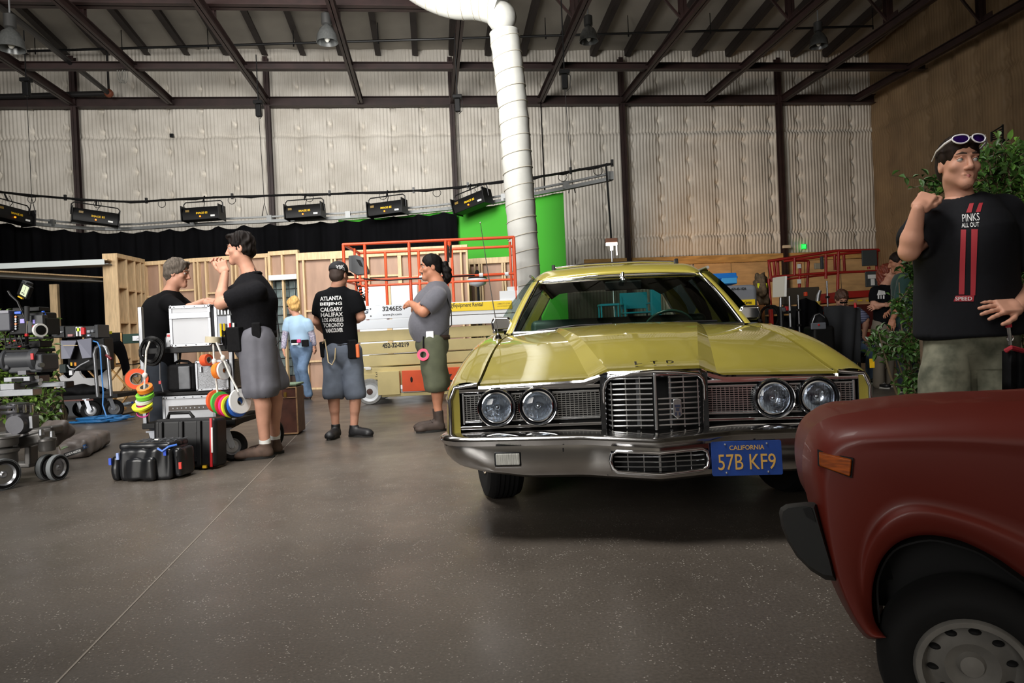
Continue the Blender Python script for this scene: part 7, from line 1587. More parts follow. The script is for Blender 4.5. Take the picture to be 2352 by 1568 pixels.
# ================================================================== camera on its dolly
RY=5.3
def RP(px,py,dy=0.0):return P(px,py,RY+dy)
GM=mat('gunmetal',(96,96,100),0.35,0.7,var=0.1,scale=8); DG=mat('dark_grey_plastic',(58,60,64),0.5); PEWT=mat('pewter_casting',(104,102,100),0.42,0.6,var=0.15,scale=7)
rig=thing('camera_dolly','grey metal camera dolly with articulated arms and twin wheels at the picture edge','dolly',G(40,1060))
def pbox(name,x0,y0,x1,y1,dy,th,m,parent,bevel=0.006,label=None,Y=RY):
 a,b=P(x0,y1,Y+dy),P(x1,y0,Y+dy); mb=MB(Matrix.Translation((a+b)/2)@Matrix.Rotation(ROLL*0,4,'Y')); mb.box((0,th/2,0),(abs(b.x-a.x),th,abs(b.z-a.z))); return mb.build(name,m,parent,True,bevel=bevel,label=label)
def dwheel(px,py,dy,R,w,rz):
 c=RP(px,py,dy); c.z=R; T=Matrix.Translation(c)@Matrix.Rotation(rz,4,'Z')@Matrix.Rotation(R_(90),4,'X')
 mb=MB(); h=w/2; mb.lathe([(R*0.7,-h),(R*0.95,-h),(R,-h*0.6),(R,h*0.6),(R*0.95,h),(R*0.7,h)],36,T,closed=True); ty=mb.build('wheel',RUBBER if R<0.11 else RUBBER,rig,True,smooth=40)
 mb=MB(); mb.lathe([(R*0.96,-h*0.5),(R*1.003,-h*0.5),(R*1.003,h*0.9),(R*0.9,h*1.02),(R*0.86,h*0.9)],36,T,closed=True); mb.build('grey_tread',mat('grey_tread',(112,116,118),0.7),ty,True,smooth=40)
 mb=MB(); mb.lathe([(0,h*0.6),(R*0.15,h*0.8),(R*0.25,h*0.35),(R*0.6,h*0.3),(R*0.72,h*0.9),(R*0.72,-h),(0,-h)],28,T); mb.build('hub',mat('zinc_rim',(170,172,176)),ty,True,smooth=40)
dwheel(130,1048,0.1,0.1,0.05,1.45); dwheel(107,1048,0.14,0.1,0.05,1.45); dwheel(6,1097,-0.2,0.115,0.06,1.1); dwheel(-30,1097,-0.14,0.115,0.06,1.1)
mb=MB(); mb.beam(RP(-60,1045,0.1),RP(110,1000,0.15),0.18,0.09); mb.build('arm_leg',PEWT,rig,True,bevel=0.02); mb=MB(); mb.beam(RP(-60,1010,0.5),RP(135,985,0.5),0.16,0.07); mb.build('arm_leg',PEWT,rig,True,bevel=0.02)
mb=MB(); mb.beam(RP(-20,1066,0.25),RP(78,1066,0.25),0.1,0.04); mb.beam(RP(72,1066,0.25),RP(72,1022,0.25),0.05,0.1,(0,1,0)); mb.build('chassis_rail',PEWT,rig,True,bevel=0.012)
for px_,py_,dy,r,h in((108,1020,0.12,0.06,0.1),(5,1050,-0.1,0.1,0.14),(10,1012,-0.1,0.09,0.08)):
 q=RP(px_,py_,dy); mb=MB(); mb.lathe([(0,-h/2),(r*0.9,-h/2),(r,-h*0.3),(r,h*0.2),(r*1.12,h*0.3),(r*1.1,h*0.45),(r*0.5,h*0.55),(0,h*0.6)],28,Matrix.Translation(q)); mb.build('pivot_hub',PEWT,rig,True,smooth=40)
for px_,py_,dy in((95,996,0.05),(120,1000,0.1),(60,1002,0.1)):
 q=RP(px_,py_,dy); mb=MB(); mb.cyl(q-Vector((0,0,0.01)),q+Vector((0,0,0.035)),0.02,12,0.016); mb.build('lock_knob',ALU,rig,True,smooth=40)
mb=MB(); q0,q1=RP(40,992,0.15),RP(42,925,0.15); mb.cyl(q0,q1,0.075,24); mb.build('center_post',GM,rig,True,smooth=40)
q=RP(48,973,0.05); mb=MB(); T=Matrix.Translation(q)@Matrix.Rotation(R_(90),4,'X'); mb.lathe([(0,-0.05),(0.075,-0.05),(0.08,-0.02),(0.08,0.05),(0.07,0.07),(0,0.07)],28,T); mb.build('gear_housing',GM,rig,True,smooth=40)
pbox('offset_bracket',66,955,74,985,0.02,0.08,ALU,rig)
for z,r in((932,0.11),(944,0.105)):
 q=RP(40,z,0.15); mb=MB(); mb.lathe([(0,-0.012),(r,-0.012),(r*1.05,0),(r,0.012),(0,0.014)],28,Matrix.Translation(q)); mb.build('levelling_plate',GM,rig,True,smooth=40)
for px_ in(20,38,56,72):
 q=RP(px_,938,0.06); mb=MB(); mb.cyl(q-Vector((0,0,0.03)),q+Vector((0,0,0.03)),0.014,10); mb.build('levelling_screw',CHROME,rig,True,smooth=40)
# slider bed and fluid head
pbox('slider_rail',-40,893,75,913,-0.12,0.1,ALU,rig,0.004); pbox('slider_rail',62,876,148,891,0.1,0.1,ALU,rig,0.004); pbox('slider_end',148,876,152,891,0.1,0.1,BLACK,rig)
pbox('slider_carriage',8,864,68,878,-0.05,0.2,ALU,rig,0.005); pbox('slider_bracket',0,880,32,896,-0.08,0.12,ALU,rig,0.004); pbox('slider_bracket',70,862,90,878,0.0,0.12,GM,rig,0.004); pbox('slider_slot',26,868,52,876,-0.056,0.02,VOID,rig,0.002)
mb=MB(); mb.beam(RP(40,886,0.0),RP(100,868,0.1),0.06,0.03); mb.build('slider_clamp',GM,rig,True,bevel=0.005)
for px_,py_ in((94,872),(92,880),(85,866),(28,883)):
 q=RP(px_,py_,-0.02); mb=MB(); mb.cyl(q,q+Vector((0.02,-0.03,0)),0.014,10); mb.build('lock_knob',CHROME,rig,True,smooth=40)
hd_=thing('fluid_head','dark grey fluid head with red strip under the film camera','camera head',RP(55,860,0.0))
q=RP(52,826,0.02); T=Matrix.Translation(q)@Matrix.Rotation(R_(90),4,'Y'); mb=MB(); mb.lathe([(0,-0.14),(0.07,-0.14),(0.085,-0.12),(0.085,-0.1),(0.07,-0.09),(0.07,0.08),(0.088,0.09),(0.088,0.12),(0.07,0.14),(0,0.14)],30,T); mb.build('tilt_drum',DG,hd_,True,smooth=40)
pbox('head_base',18,836,95,858,-0.02,0.18,DG,hd_,0.015); pbox('head_side',78,812,96,852,-0.04,0.2,DG,hd_,0.015); pbox('head_side',4,812,18,850,-0.04,0.2,DG,hd_,0.015); pbox('red_strip',70,811,76,826,-0.075,0.01,mat('red_plastic',(190,30,36)),hd_,0.002); pbox('top_plate',8,800,88,811,-0.02,0.2,BLACK,hd_,0.006)
q=RP(92,838,-0.05); mb=MB(); mb.cyl(q,q+Vector((0.03,-0.02,0)),0.018,12); mb.build('drag_knob',ALU,hd_,True,smooth=40); pbox('base_plate',40,850,60,862,-0.06,0.1,GM,hd_,0.004)
fc=thing('film_camera','black digital film camera with battery, cables and side buttons at the picture edge','camera',RP(40,800,0.05))
pbox('battery_block',-40,712,21,762,-0.05,0.16,mat('battery_grey',(74,76,84),0.5),fc,0.01); pbox('battery_lid',-40,712,19,722,-0.055,0.17,mat('lid_grey',(128,128,138),0.45),fc,0.005)
pbox('camera_body',20,716,100,770,0.0,0.16,BLACK,fc,0.012); pbox('camera_rear_module',62,722,98,766,-0.03,0.06,mat('module_grey',(36,38,42),0.45),fc,0.008); pbox('camera_top',28,704,90,717,0.02,0.12,BLACK,fc,0.006); pbox('base_rail',0,772,100,782,0.0,0.12,DARKM,fc,0.004); pbox('bridge_plate',10,782,92,801,0.02,0.14,BLACK,fc,0.006); pbox('matte_box',98,730,106,768,0.0,0.16,BLACK,fc,0.004)
pbox('screen',46,732,55,742,-0.006,0.008,mat('violet_screen',(130,120,190),0.3,emit=(130,120,190),estr=0.6),fc,0.001); pbox('screen',75,734,79,743,-0.036,0.008,mat('violet_screen',(130,120,190)),fc,0.001); pbox('red_button_plate',74,747,77,752,-0.036,0.008,mat('red_plastic',(190,30,36)),fc,0.001)
for i in range(6):
 q=RP(38,727+i*5.6,-0.004); mb=MB(); mb.cyl(q,q+Vector((0,-0.012,0)),0.008,10); mb.build('connector',ALU if i%3 else mat('orange_ring',(240,150,100),0.4),fc,True,smooth=40)
rnd=random.Random(4)
for i in range(7):
 q=RP(28+rnd.uniform(-2,3),728+i*5.4,-0.004); mb=MB(); mb.box(q,(0.018,0.016,0.009)); mb.build('side_switch',[ALU,mat('red_plastic',(190,30,36)),WHITEP][i%3],fc,True,bevel=0.002)
for i in range(4):
 a=RP(10+i*12,770,-0.03); e=RP(30+i*14,786+4*(i%2),-0.05); mb=MB(); mb.tube([a,a.lerp(e,0.5)+Vector((0,-0.03,-0.05)),e],0.006,6); mb.build('loose_cable',BLACK,fc,True,smooth=60)
for px_,py_ in((35,782),(45,795),(25,788)):
 q=RP(px_,py_,-0.03); mb=MB(); mb.box(q,(0.022,0.014,0.012)); mb.build('red_cable_tag',mat('red_plastic',(190,30,36)),fc,True,bevel=0.002)
q=RP(92,758,-0.08); mb=MB(); T=Matrix.Translation(q)@Matrix.Rotation(R_(60),4,'Z')@Matrix.Rotation(R_(90),4,'X'); mb.lathe([(0.036,-0.012),(0.05,-0.012),(0.05,0.012),(0.036,0.012)],28,T,closed=True); ffw=mb.build('focus_wheel',WHITEP,fc,True,smooth=40); mb=MB(); mb.lathe([(0,-0.016),(0.036,-0.014),(0.036,0.014),(0,0.02)],24,T); mb.build('wheel_core',BLACK,ffw,True,smooth=40)
mb=MB(); mb.tube([RP(62,737,-0.07),RP(62,703,-0.07)],0.017,12); hg=mb.build('hand_grip',mat('foam_grip',(46,46,48),0.8),fc,True,smooth=60); mb=MB(); mb.tube([RP(62,737,-0.07),RP(61,768,-0.07)],0.007,8); mb.build('grip_rod',CHROME,hg,True); mb=MB(); mb.tube([RP(61,766,-0.07),RP(61,772,-0.07)],0.012,8); mb.build('red_collar',mat('red_plastic',(190,30,36)),hg,True); mb=MB(); mb.tube([RP(61,772,-0.07),RP(62,795,-0.04),RP(68,802,0.0)],0.012,8); mb.build('grip_arm',BLACK,hg,True,smooth=60)
mb=MB(); mb.tube([RP(18,668,0),RP(24,678,0),RP(40,692,0),RP(56,728,0)],0.008,8); mb.build('monitor_arm',DARKM,fc,True,smooth=60); mb=MB(); mb.cyl(RP(98,715,0.02),RP(104,727,0.02),0.012,8); mb.build('blue_lens_cap',mat('blue_plastic',(30,90,210),0.3),fc,True,smooth=60); mb=MB(); mb.box(RP(42,718,-0.01),(0.05,0.02,0.02)); mb.build('blue_connector',mat('blue_plastic',(30,90,210)),fc,True,bevel=0.004)
T=Matrix.Translation(RP(58,668,0.0))@Matrix.Rotation(R_(24),4,'Y')@Matrix.Rotation(R_(-25),4,'Z'); mon=thing('onboard_monitor','small tilted monitor with lit pale screen above the film camera','monitor',RP(58,668,0.0))
mb=MB(T); mb.box((0,0,0),(0.13,0.03,0.1)); mb.build('monitor_body',BLACK,mon,True,bevel=0.006); mb=MB(T); mb.box((-0.058,0.03,0.01),(0.06,0.06,0.11)); mb.build('monitor_back',mat('module_grey',(36,38,42)),mon,True,bevel=0.008); mb=MB(T); mb.box((0.018,-0.016,0.004),(0.078,0.004,0.078)); sc=mb.build('screen',mat('pale_screen',(176,184,156),0.3,emit=(176,184,156),estr=0.5),mon,True)
for z,w in((0.0,0.05),):
 mb=MB(T); mb.box((0.022,-0.0188,0.012),(0.002,0.001,0.05)); mb.box((0.004,-0.0188,-0.018),(0.012,0.001,0.01)); mb.box((0.028,-0.0188,-0.02),(0.012,0.001,0.01)); mb.build('screen_marks',DG,sc,True,kind=None)
mb=MB(T); mb.box((-0.06,-0.004,0.04),(0.014,0.012,0.012)); mb.build('red_lamp',mat('red_plastic',(190,30,36)),mon,True); mb=MB(T); mb.beam((-0.02,-0.02,-0.055),(0.04,-0.02,-0.055),0.012,0.008); mb.build('yellow_edge',mat('yellow_box',(222,178,40)),mon,True)
# sacks
SACK=mat('grey_brown_sack',(92,84,80),0.5,var=0.2,scale=9);
def sack(a,b,w,h,label,txt=None):
 t=thing('soil_sack',label,'sack',(a+b)/2,group='sacks weighing down the dolly'); bl=Blob(0.009,0.03); d=(b-a).normalized(); s=d.cross(Vector((0,0,1))).normalized(); up_=s.cross(d); Rm=np.array(Matrix((d,s,up_)).transposed()); L=(b-a).length
 bl.rbox((a+b)/2,[L/2-0.05,w/2-0.04,h/2-0.045],Rm,0.045); bl.ell((a+b)/2,[L/2*0.9,w/2*0.95,h/2*1.05],Rm); V,Q=bl.mesh(); o=soft('sack_body',[(wrinkle(V,Q,0.008,(18,18,18),3),Q)],SACK,t); bv=bvh_of(o); n=-s if s.y>0 else s
 return t,o,bv,d,s,up_,L
a,b=G(150,1062)+Vector((-0.05,0.18,0.085)),G(204,1030)+Vector((0,0.12,0.09)); t,o,bv,d,s,u_,L=sack(a,b+(b-a)*0.1,0.24,0.16,'dark printed sack of soil lying on the floor beside the dolly wheel',1)
def sprint(w,x0,y0,x1,y1,h,m,Y,ob,bv,nm='lettering'):print_on([(w,(x0,y0),(x1,y1),h)],bv,Y,m,ob,0.02,nm)
patch([(147,1052),(192,1036),(190,1026),(146,1041)],8,3,mat('black_strip',(20,20,22),0.5),'black_strip',bv,5.4,o,0.003); sprint('LOCKS IN MOISTURE',148,1049,190,1035,6,PRW,5.3,o,bv); patch([(192,1031),(203,1027),(201,1018),(190,1022)],3,3,mat('blue_print',(56,110,180),0.5),'blue_panel',bv,5.4,o,0.003); sprint('SOIL',193,1029,201,1026,5,PRW,5.3,o,bv)
a,b=RP(112,1005,0.62),RP(148,975,0.75); t,o,bv,d,s,u_,L=sack(a-(b-a)*0.3,b,0.24,0.16,'printed sack draped over the dolly arm behind the other sack')
patch([(128,992),(144,982),(142,976),(127,986)],3,3,mat('blue_print',(56,110,180)),'blue_panel',bv,5.6,o,0.003); sprint('SOIL',129,990,142,981,5,PRW,5.6,o,bv)
# ================================================================== video village: monitor cart and director's chairs
MY=10.2
def MP(px,py,dy=0.0):return P(px,py,MY+dy)
mc=thing('monitor_cart','low black monitor cart with chrome push handle and grey monitor hoods','cart',G(205,955)); CHR2=ALU
zd=MP(190,912).z; xl,xr=MP(110,910).x,MP(270,905).x
mb=MB(); mb.box(((xl+xr)/2,MY+0.35,zd),(xr-xl,0.7,0.06)); mb.build('cart_deck',BLACK,mc,True,bevel=0.008); mb=MB(); mb.beam((xl,MY-0.01,zd-0.04),(xr-0.35,MY-0.01,zd-0.04),0.02,0.02); mb.build('deck_edge',mat('rust_edge',(96,56,50),0.6),mc,True)
castor((MP(205,945).x,MY+0.05),0.14,0.3,mc); castor((MP(250,940).x,MY+0.12),0.14,0.7,mc); castor((MP(125,940).x,MY+0.1),0.13,0.0,mc); castor((MP(140,940).x,MY+0.5),0.13,0.3,mc)
xa,xb=MP(216,800).x,MP(247,800).x; ztop=MP(230,793).z
mb=MB(); mb.tube([(xa+0.02,MY,zd),(xa,MY,ztop-0.12),(xa+0.03,MY,ztop-0.03),((xa+xb)/2,MY,ztop),(xb-0.03,MY,ztop-0.03),(xb,MY,ztop-0.12),(xb+0.02,MY,zd)],0.026,10); mb.build('push_handle',ALU,mc,True,smooth=60)
for x in(xa,xb):
 mb=MB(); mb.cyl((x+0.02,MY,zd),(x+0.02,MY,zd+0.12),0.02,8); mb.build('handle_socket',DARKM,mc,True)
q0=MP(250,815); mb=MB(); mb.tube([MP(244,815,-0.02),MP(256,825,-0.04)],0.02,8); mb.build('red_clamp',mat('dark_red_clamp',(110,30,36),0.4),mc,True)
mb=MB(); mb.box((MP(180,810).x,MY+0.3,MP(180,815).z),(0.56,0.25,0.48)); mb.build('monitor_rack',BLACK,mc,True,bevel=0.015)
HOOD=mat('grey_hood',(112,114,128),0.6)
for pts in([(140,782),(176,782),(162,823),(142,824)],[(178,781),(210,776),(211,821),(190,823)]):
 vs=[MP(x,y,0.08-0.02*i)for i,(x,y)in enumerate(pts)]; mb=MB(); mb.add(vs,[(0,1,2,3)]); mb.build('hood_flap',HOOD,mc,True,solid=0.02)
mb=MB(); mb.tube([MP(145,793,0.04),MP(178,793,0.04)],0.005,5); mb.build('hood_cord',mat('beige_cord',(206,186,146)),mc,True)
for i,(x0,x1,c)in enumerate(((118,146,(30,31,34)),(150,172,(26,27,30)),(196,217,(30,31,34)),(217,224,(40,42,46)))):
 pbox('rack_unit',x0,748 if i<3 else 745,x1,776,0.1,0.3,mat('rack_%d'%i,c,0.5),mc,0.01,Y=MY)
for x0,y0,x1,y1,c in((125,762,132,769,(90,92,98)),(134,761,141,764,(190,192,198)),(174,753,185,761,(206,240,60)),(186,752,193,768,(206,34,40)),(155,767,166,773,(170,120,120)),(199,758,206,764,(150,152,160)),(200,768,205,772,(200,214,236)),(208,757,214,763,(120,124,132)),(174,750,177,772,(210,210,214)),(182,750,185,772,(210,210,214))):
 pbox('rack_gadget',x0,y0,x1,y1,0.06,0.05,mat('gadget_%d_%d'%(c[0],c[2]),c,0.4),mc,0.004,Y=MY)
pbox('battery_pack',136,836,150,857,0.02,0.1,mat('dark_teal_box',(30,42,40),0.5),mc,0.01,Y=MY); pbox('white_adaptor',158,850,165,862,0.02,0.05,mat('white_pack',(226,228,232)),mc,0.01,Y=MY)
mb=MB(); mb.tube([MP(155,838,0.02),MP(160,846,0.02),MP(172,848,0.02),MP(185,838,0.02),MP(205,828,0.02)],0.012,6); mb.build('rack_cable',mat('pale_cable',(150,152,156),0.5),mc,True,smooth=60)
for px_,c in((164,(222,178,40)),(173,(240,150,40))):
 q=MP(px_,832,0.0); mb=MB(); mb.cyl(q,q-Vector((0,0,0.05)),0.014,8); mb.build('cable_plug',mat('plug_%d'%c[1],c,0.4),mc,True)
b=Blob(0.02,0.06); b.ell(MP(190,897,0.3),[0.35,0.2,0.08]); b.ell(MP(160,902,0.3),[0.2,0.18,0.06]); V,Q=b.mesh(); jk=thing('dark_jacket','dark jacket heaped on the monitor cart deck','jacket',MP(185,905,0.3)); soft('cloth_heap',[(wrinkle(V,Q,0.02,(14,14,14),2),Q)],NYL,jk)
sb_=thing('scalloped_board','pale board with scalloped top edge standing behind the monitor cart','board',MP(185,905,0.8)); prof=[(128,893),(133,868),(143,861),(150,868),(158,869),(168,862),(174,850),(178,842),(183,858),(192,868),(215,868),(232,860),(245,848),(250,862),(252,893)]
fr=[MP(x,y,0.8)for x,y in prof]; bk=[q+Vector((0,0.05,0))for q in fr]; n=len(fr); mb=MB(); mb.add(fr+bk,[tuple(range(n)),tuple(range(n,2*n))[::-1]]+[((i+1)%n,i,n+i,n+(i+1)%n)for i in range(n)]); mb.build('board_sheet',mat('pale_board',(178,178,180),0.6),sb_,True)
mb=MB(); mb.box((sb_.location.x,sb_.location.y+0.06,fr[0].z/2),(0.9,0.05,fr[0].z)); mb.build('board_foot',DG,sb_,True)
WOOD=mat('chair_wood',(196,150,86),0.5,var=0.12,scale=6,stretch=(1,1,5))
def director(px,py,Y,label,back,sz=1.0,rz=0.0,jacket=None):
 q=P(px,py,Y); t=thing('director_chair',label,'chair',(q.x,q.y,0),rz,"director's chairs by the monitors"); w,d,sh=0.27*sz,0.22*sz,0.72*sz
 for y in(-d,d):
  for s in(-1,1):
   mb=MB(); mb.beam((-s*w,y+0.012*s,0.03),(s*w,y+0.012*s,sh),0.022,0.045,(0,1,0)); mb.build('cross_leg',WOOD,t,bevel=0.005)
 for s in(-1,1):
  for z,nm in((0.03,'foot_rail'),(sh,'seat_rail')):
   mb=MB(); mb.beam((s*w,-d-0.03,z),(s*w,d+0.03,z),0.03,0.04); mb.build(nm,WOOD,t,bevel=0.005)
  for y in(-d+0.02,d-0.02):
   mb=MB(); mb.beam((s*w,y,sh),(s*w,y,sh+(0.24 if y<0 else 0.52)*sz),0.026,0.026,(0,1,0)); mb.build('arm_post',WOOD,t,bevel=0.004)
  mb=MB(); mb.beam((s*w,-d-0.02,sh+0.24*sz),(s*w,d,sh+0.24*sz),0.05,0.022); mb.build('armrest',WOOD,t,bevel=0.006)
 mb=MB(); mb.beam((-w,-d,0.25),(w,-d,0.25),0.025,0.035); mb.build('footrest',WOOD,t,bevel=0.004)
 mb=MB(); mb.grid([[(lerp(-w,w,i/6),y,sh+0.02-0.04*math.sin(math.pi*i/6))for i in range(7)]for y in(-d,d)]); mb.build('seat_canvas',NYL,t,smooth=60,solid=0.006)
 mb=MB(); mb.box((0,d-0.02,sh+0.44*sz),(2*w+0.04,0.02,0.17*sz)); bk=mb.build('back_canvas',back,t,bevel=0.006)
 return t,bk
c1,bk1=director(232,900,11.4,'tall wooden director chair behind the chrome push handle',NYL,1.05,0.25)
c2,bk2=director(302,886,12.7,'tall wooden director chair with dark green back and white name card',mat('dark_green_canvas',(30,58,50),0.8),1.05,0.1)
mb=MB(); mb.box((0.07,0.18,1.22),(0.17,0.012,0.09)); nc=mb.build('name_card',mat('white_paper',(226,228,234),0.6),c2); bk2
mb=MB(); mb.tube([(0.06,0.17,1.2),(0.09,0.17,1.225),(0.1,0.17,1.2),(0.13,0.17,1.23)],0.003,4); mb.build('ink_scrawl',INK,nc)
jk=thing('black_jacket','black jacket draped over the director chair by the angled flat','jacket',P(262,815,11.2)); pts=[[(238,783),(262,786),(278,776),(290,800)],[(242,800),(262,800),(280,800),(296,830)],[(262,806),(272,815),(284,830),(300,845)],[(276,820),(278,835),(286,850),(298,850)],[(281,850),(282,862),(285,866),(292,852)]]
mb=MB(); mb.grid([[P(x,y,11.15+0.05*math.sin(i*2+j))for i,(x,y)in enumerate(r)]for j,r in enumerate(pts)]); mb.build('jacket_cloth',mat('black_shirt_cloth',(20,20,22)),jk,True,smooth=80,solid=0.03,sub=2)
mb=MB(); q=P(312,863,11.15); mb.box(q,(0.06,0.05,0.04)); tag(mb.build('hinge_bracket',ALU,c2,True,bevel=0.006))
# cables, bottle, tape flag
BLU=mat('blue_cable',(30,96,150),0.5); bc=thing('blue_cable','loose heap of blue cable on the floor in front of the monitor cart','cable',G(238,953)); rnd=random.Random(8); g0=G(246,968)
for i in range(16):
 c=g0+Vector((rnd.uniform(-0.22,0.22),rnd.uniform(-0.12,0.12),0.012+0.004*i)); rx_,ry_=rnd.uniform(0.12,0.3),rnd.uniform(0.08,0.2); mb=MB(); mb.tube([c+Vector((rx_*math.cos(a),ry_*math.sin(a)+0.02*math.sin(3*a),0.006*math.sin(2*a+i)))for a in[k*math.pi/14 for k in range(28)]],0.011,5,closed=True); mb.build('cable_turn',BLU,bc,True,smooth=60)
mb=MB(); mb.tube([MP(214,783,-0.05),MP(224,786,-0.08),MP(230,800,-0.08),MP(233,850,-0.1),MP(237,900,-0.1),MP(236,930,-0.2),g0+Vector((0,0,0.05))],0.010,6); mb.build('cable_lead',mat('bright_blue_cable',(60,124,190),0.45),bc,True,smooth=60)
bo=thing('water_bottle','clear water bottle with blue cap lying beside the chair foot','bottle',G(293,931)); q=G(293,931)+Vector((0,0,0.035)); T=Matrix.Translation(q)@Matrix.Rotation(R_(80),4,'Y'); mb=MB(); mb.lathe([(0,-0.1),(0.03,-0.1),(0.033,0.03),(0.014,0.07),(0.014,0.085),(0,0.085)],16,T); mb.build('bottle_body',mat('clear_plastic',(170,186,200),0.15,spec=0.8),bo,True,smooth=50); mb=MB(); mb.lathe([(0,0.08),(0.018,0.08),(0.018,0.105),(0,0.105)],14,T); mb.build('cap',mat('blue_plastic',(30,90,210)),bo,True)
mb=MB(); mb.grid([[MP(x,y,0.6)for x,y in((229,769),(243,765),(258,760))],[MP(x,y,0.6)for x,y in((229,763),(243,761),(257,767))]]); mb.box(MP(243,765,0.62),(0.18,0.004,0.03)); tag(mb.build('tape_flag',mat('yellow_tape',(214,206,60),0.5),solid=0.003),'strip of yellow tape stretched between monitor rack and angled flat','tape')
mb=MB(); mb.tube([G(10,1000)+Vector((0,2,0.01)),G(200,970)+Vector((0,0.6,0.01)),G(330,942)+Vector((0,0,0.01))],0.012,6); tag(mb.build('floor_cable',BLACK),'black cable running along the floor past the monitor cart wheels','cable')
# ================================================================== right background
def KP(px,py,Y):return P(px,py,Y)
tote=thing('grey_tote','large grey rounded machine housing with yellow band behind the wagon','machine',(KP(1695,700,8.9).x,9.2,0))
GT_=mat('grey_plastic_tote',(120,124,132),0.45,var=0.05,scale=3)
a,b=KP(1640,745,8.9),KP(1741,652,8.9); mb=MB(); mb.box(((a.x+b.x)/2,9.25,b.z/2),(b.x-a.x,0.7,b.z)); mb.build('housing',GT_,tote,True,bevel=0.07,bseg=4)
yb2=MB(); a,b=KP(1648,704,8.88),KP(1734,687,8.88); yb2.box(((a.x+b.x)/2,8.888,(a.z+b.z)/2),(b.x-a.x,0.02,abs(b.z-a.z))); yo=yb2.build('yellow_band',mat('rental_yellow',(238,204,30)),tote,True)
text('Entertainment Services',0.22,(KP(1687,700,8.87).x,8.874,(a.z+b.z)/2-0.022),X1,Z1,INK,yo,height=0.045,bold=0.02)
q=KP(1679,667,8.9); text('459-45-1026',0.19,(q.x,8.89,q.z),X1,Z1,INK,tote,height=0.035,bold=0.03)
for px_,py_,h in((1667,672,0.1),(1666,722,0.1)):
 q=KP(px_,py_,8.88); mb=MB(); mb.box(q,(0.035,0.02,h)); mb.build('latch',ALU,tote,True,bevel=0.008)
bin_=thing('blue_bin','bright blue plastic bin on top of the grey machine','bin',(KP(1665,640,9.0).x,9.25,KP(1665,655,9.0).z)); a,b=KP(1637,654,8.95),KP(1695,625,8.95); BL_=mat('blue_bin',(24,112,196),0.4)
mb=MB(); mb.box(((a.x+b.x)/2,9.2,(a.z+b.z)/2),(b.x-a.x,0.4,b.z-a.z)); mb.build('bin_body',BL_,bin_,True,bevel=0.012); mb=MB(); mb.box(((a.x+b.x)/2+0.06,8.99,a.z+0.05),(0.2,0.03,0.08)); mb.build('grip',mat('pale_blue',(70,160,220),0.4),bin_,True,bevel=0.008); mb=MB(); mb.box(((a.x+b.x)/2+0.03,8.99,a.z+0.09),(b.x-a.x-0.05,0.03,0.035)); mb.build('bin_rim',BL_,bin_,True,bevel=0.01)
# teal metal chairs seen through the wagon's rear window
TEAL=mat('teal_paint',(24,140,158),0.4)
cartb=MB(); a=KP(1440,740,10.6); cartb.box((a.x,11.0,0.52),(1.0,0.8,1.0)); tag(cartb.build('dark_crate',DG,bevel=0.02),'dark crate behind the wagon carrying the teal chairs','crate')
def teal_chair(x,y,z,label,w=0.44):
 t=thing('metal_chair',label,'chair',(x,y,z),group='teal metal chairs behind the wagon'); mb=MB(); mb.box((0,0,0.22),(w,0.4,0.025)); mb.build('seat',TEAL,t,bevel=0.006); mb=MB(); mb.box((0,0.2,0.42),(w,0.025,0.26)); mb.build('backrest',TEAL,t,bevel=0.01)
 for sx in(-1,1):
  for sy in(-1,1):mb=MB(); mb.beam((sx*w*0.46,sy*0.18,0),(sx*w*0.46,sy*0.18,0.36 if sy<0 else 0.5),0.025,0.025,(0,1,0)); mb.build('leg',TEAL,t)
  mb=MB(); mb.beam((sx*w*0.46,-0.2,0.36),(sx*w*0.46,0.2,0.36),0.035,0.02); mb.build('armrest',TEAL,t)
teal_chair(KP(1462,700,10.9).x,10.95,1.02,'teal metal chair on the dark crate behind the wagon');
tt=thing('metal_table','small teal metal table beside the teal chair behind the wagon','table',(KP(1398,700,10.9).x,10.95,1.02)); mb=MB(); mb.box((0,0,0.36),(0.3,0.35,0.03)); mb.build('table_top',TEAL,tt)
for sx in(-1,1):
 for sy in(-1,1):mb=MB(); mb.beam((sx*0.13,sy*0.15,0),(sx*0.13,sy*0.15,0.35),0.022,0.022,(0,1,0)); mb.build('leg',TEAL,tt)
tp_=MB(); a,b=KP(1497,740,10.7),KP(1516,652,10.7); tp_.box(((a.x+b.x)/2,10.72,b.z/2),(b.x-a.x,0.1,b.z)); tag(tp_.build('teal_post',TEAL,bevel=0.01),'tall teal painted post behind the wagon','post')
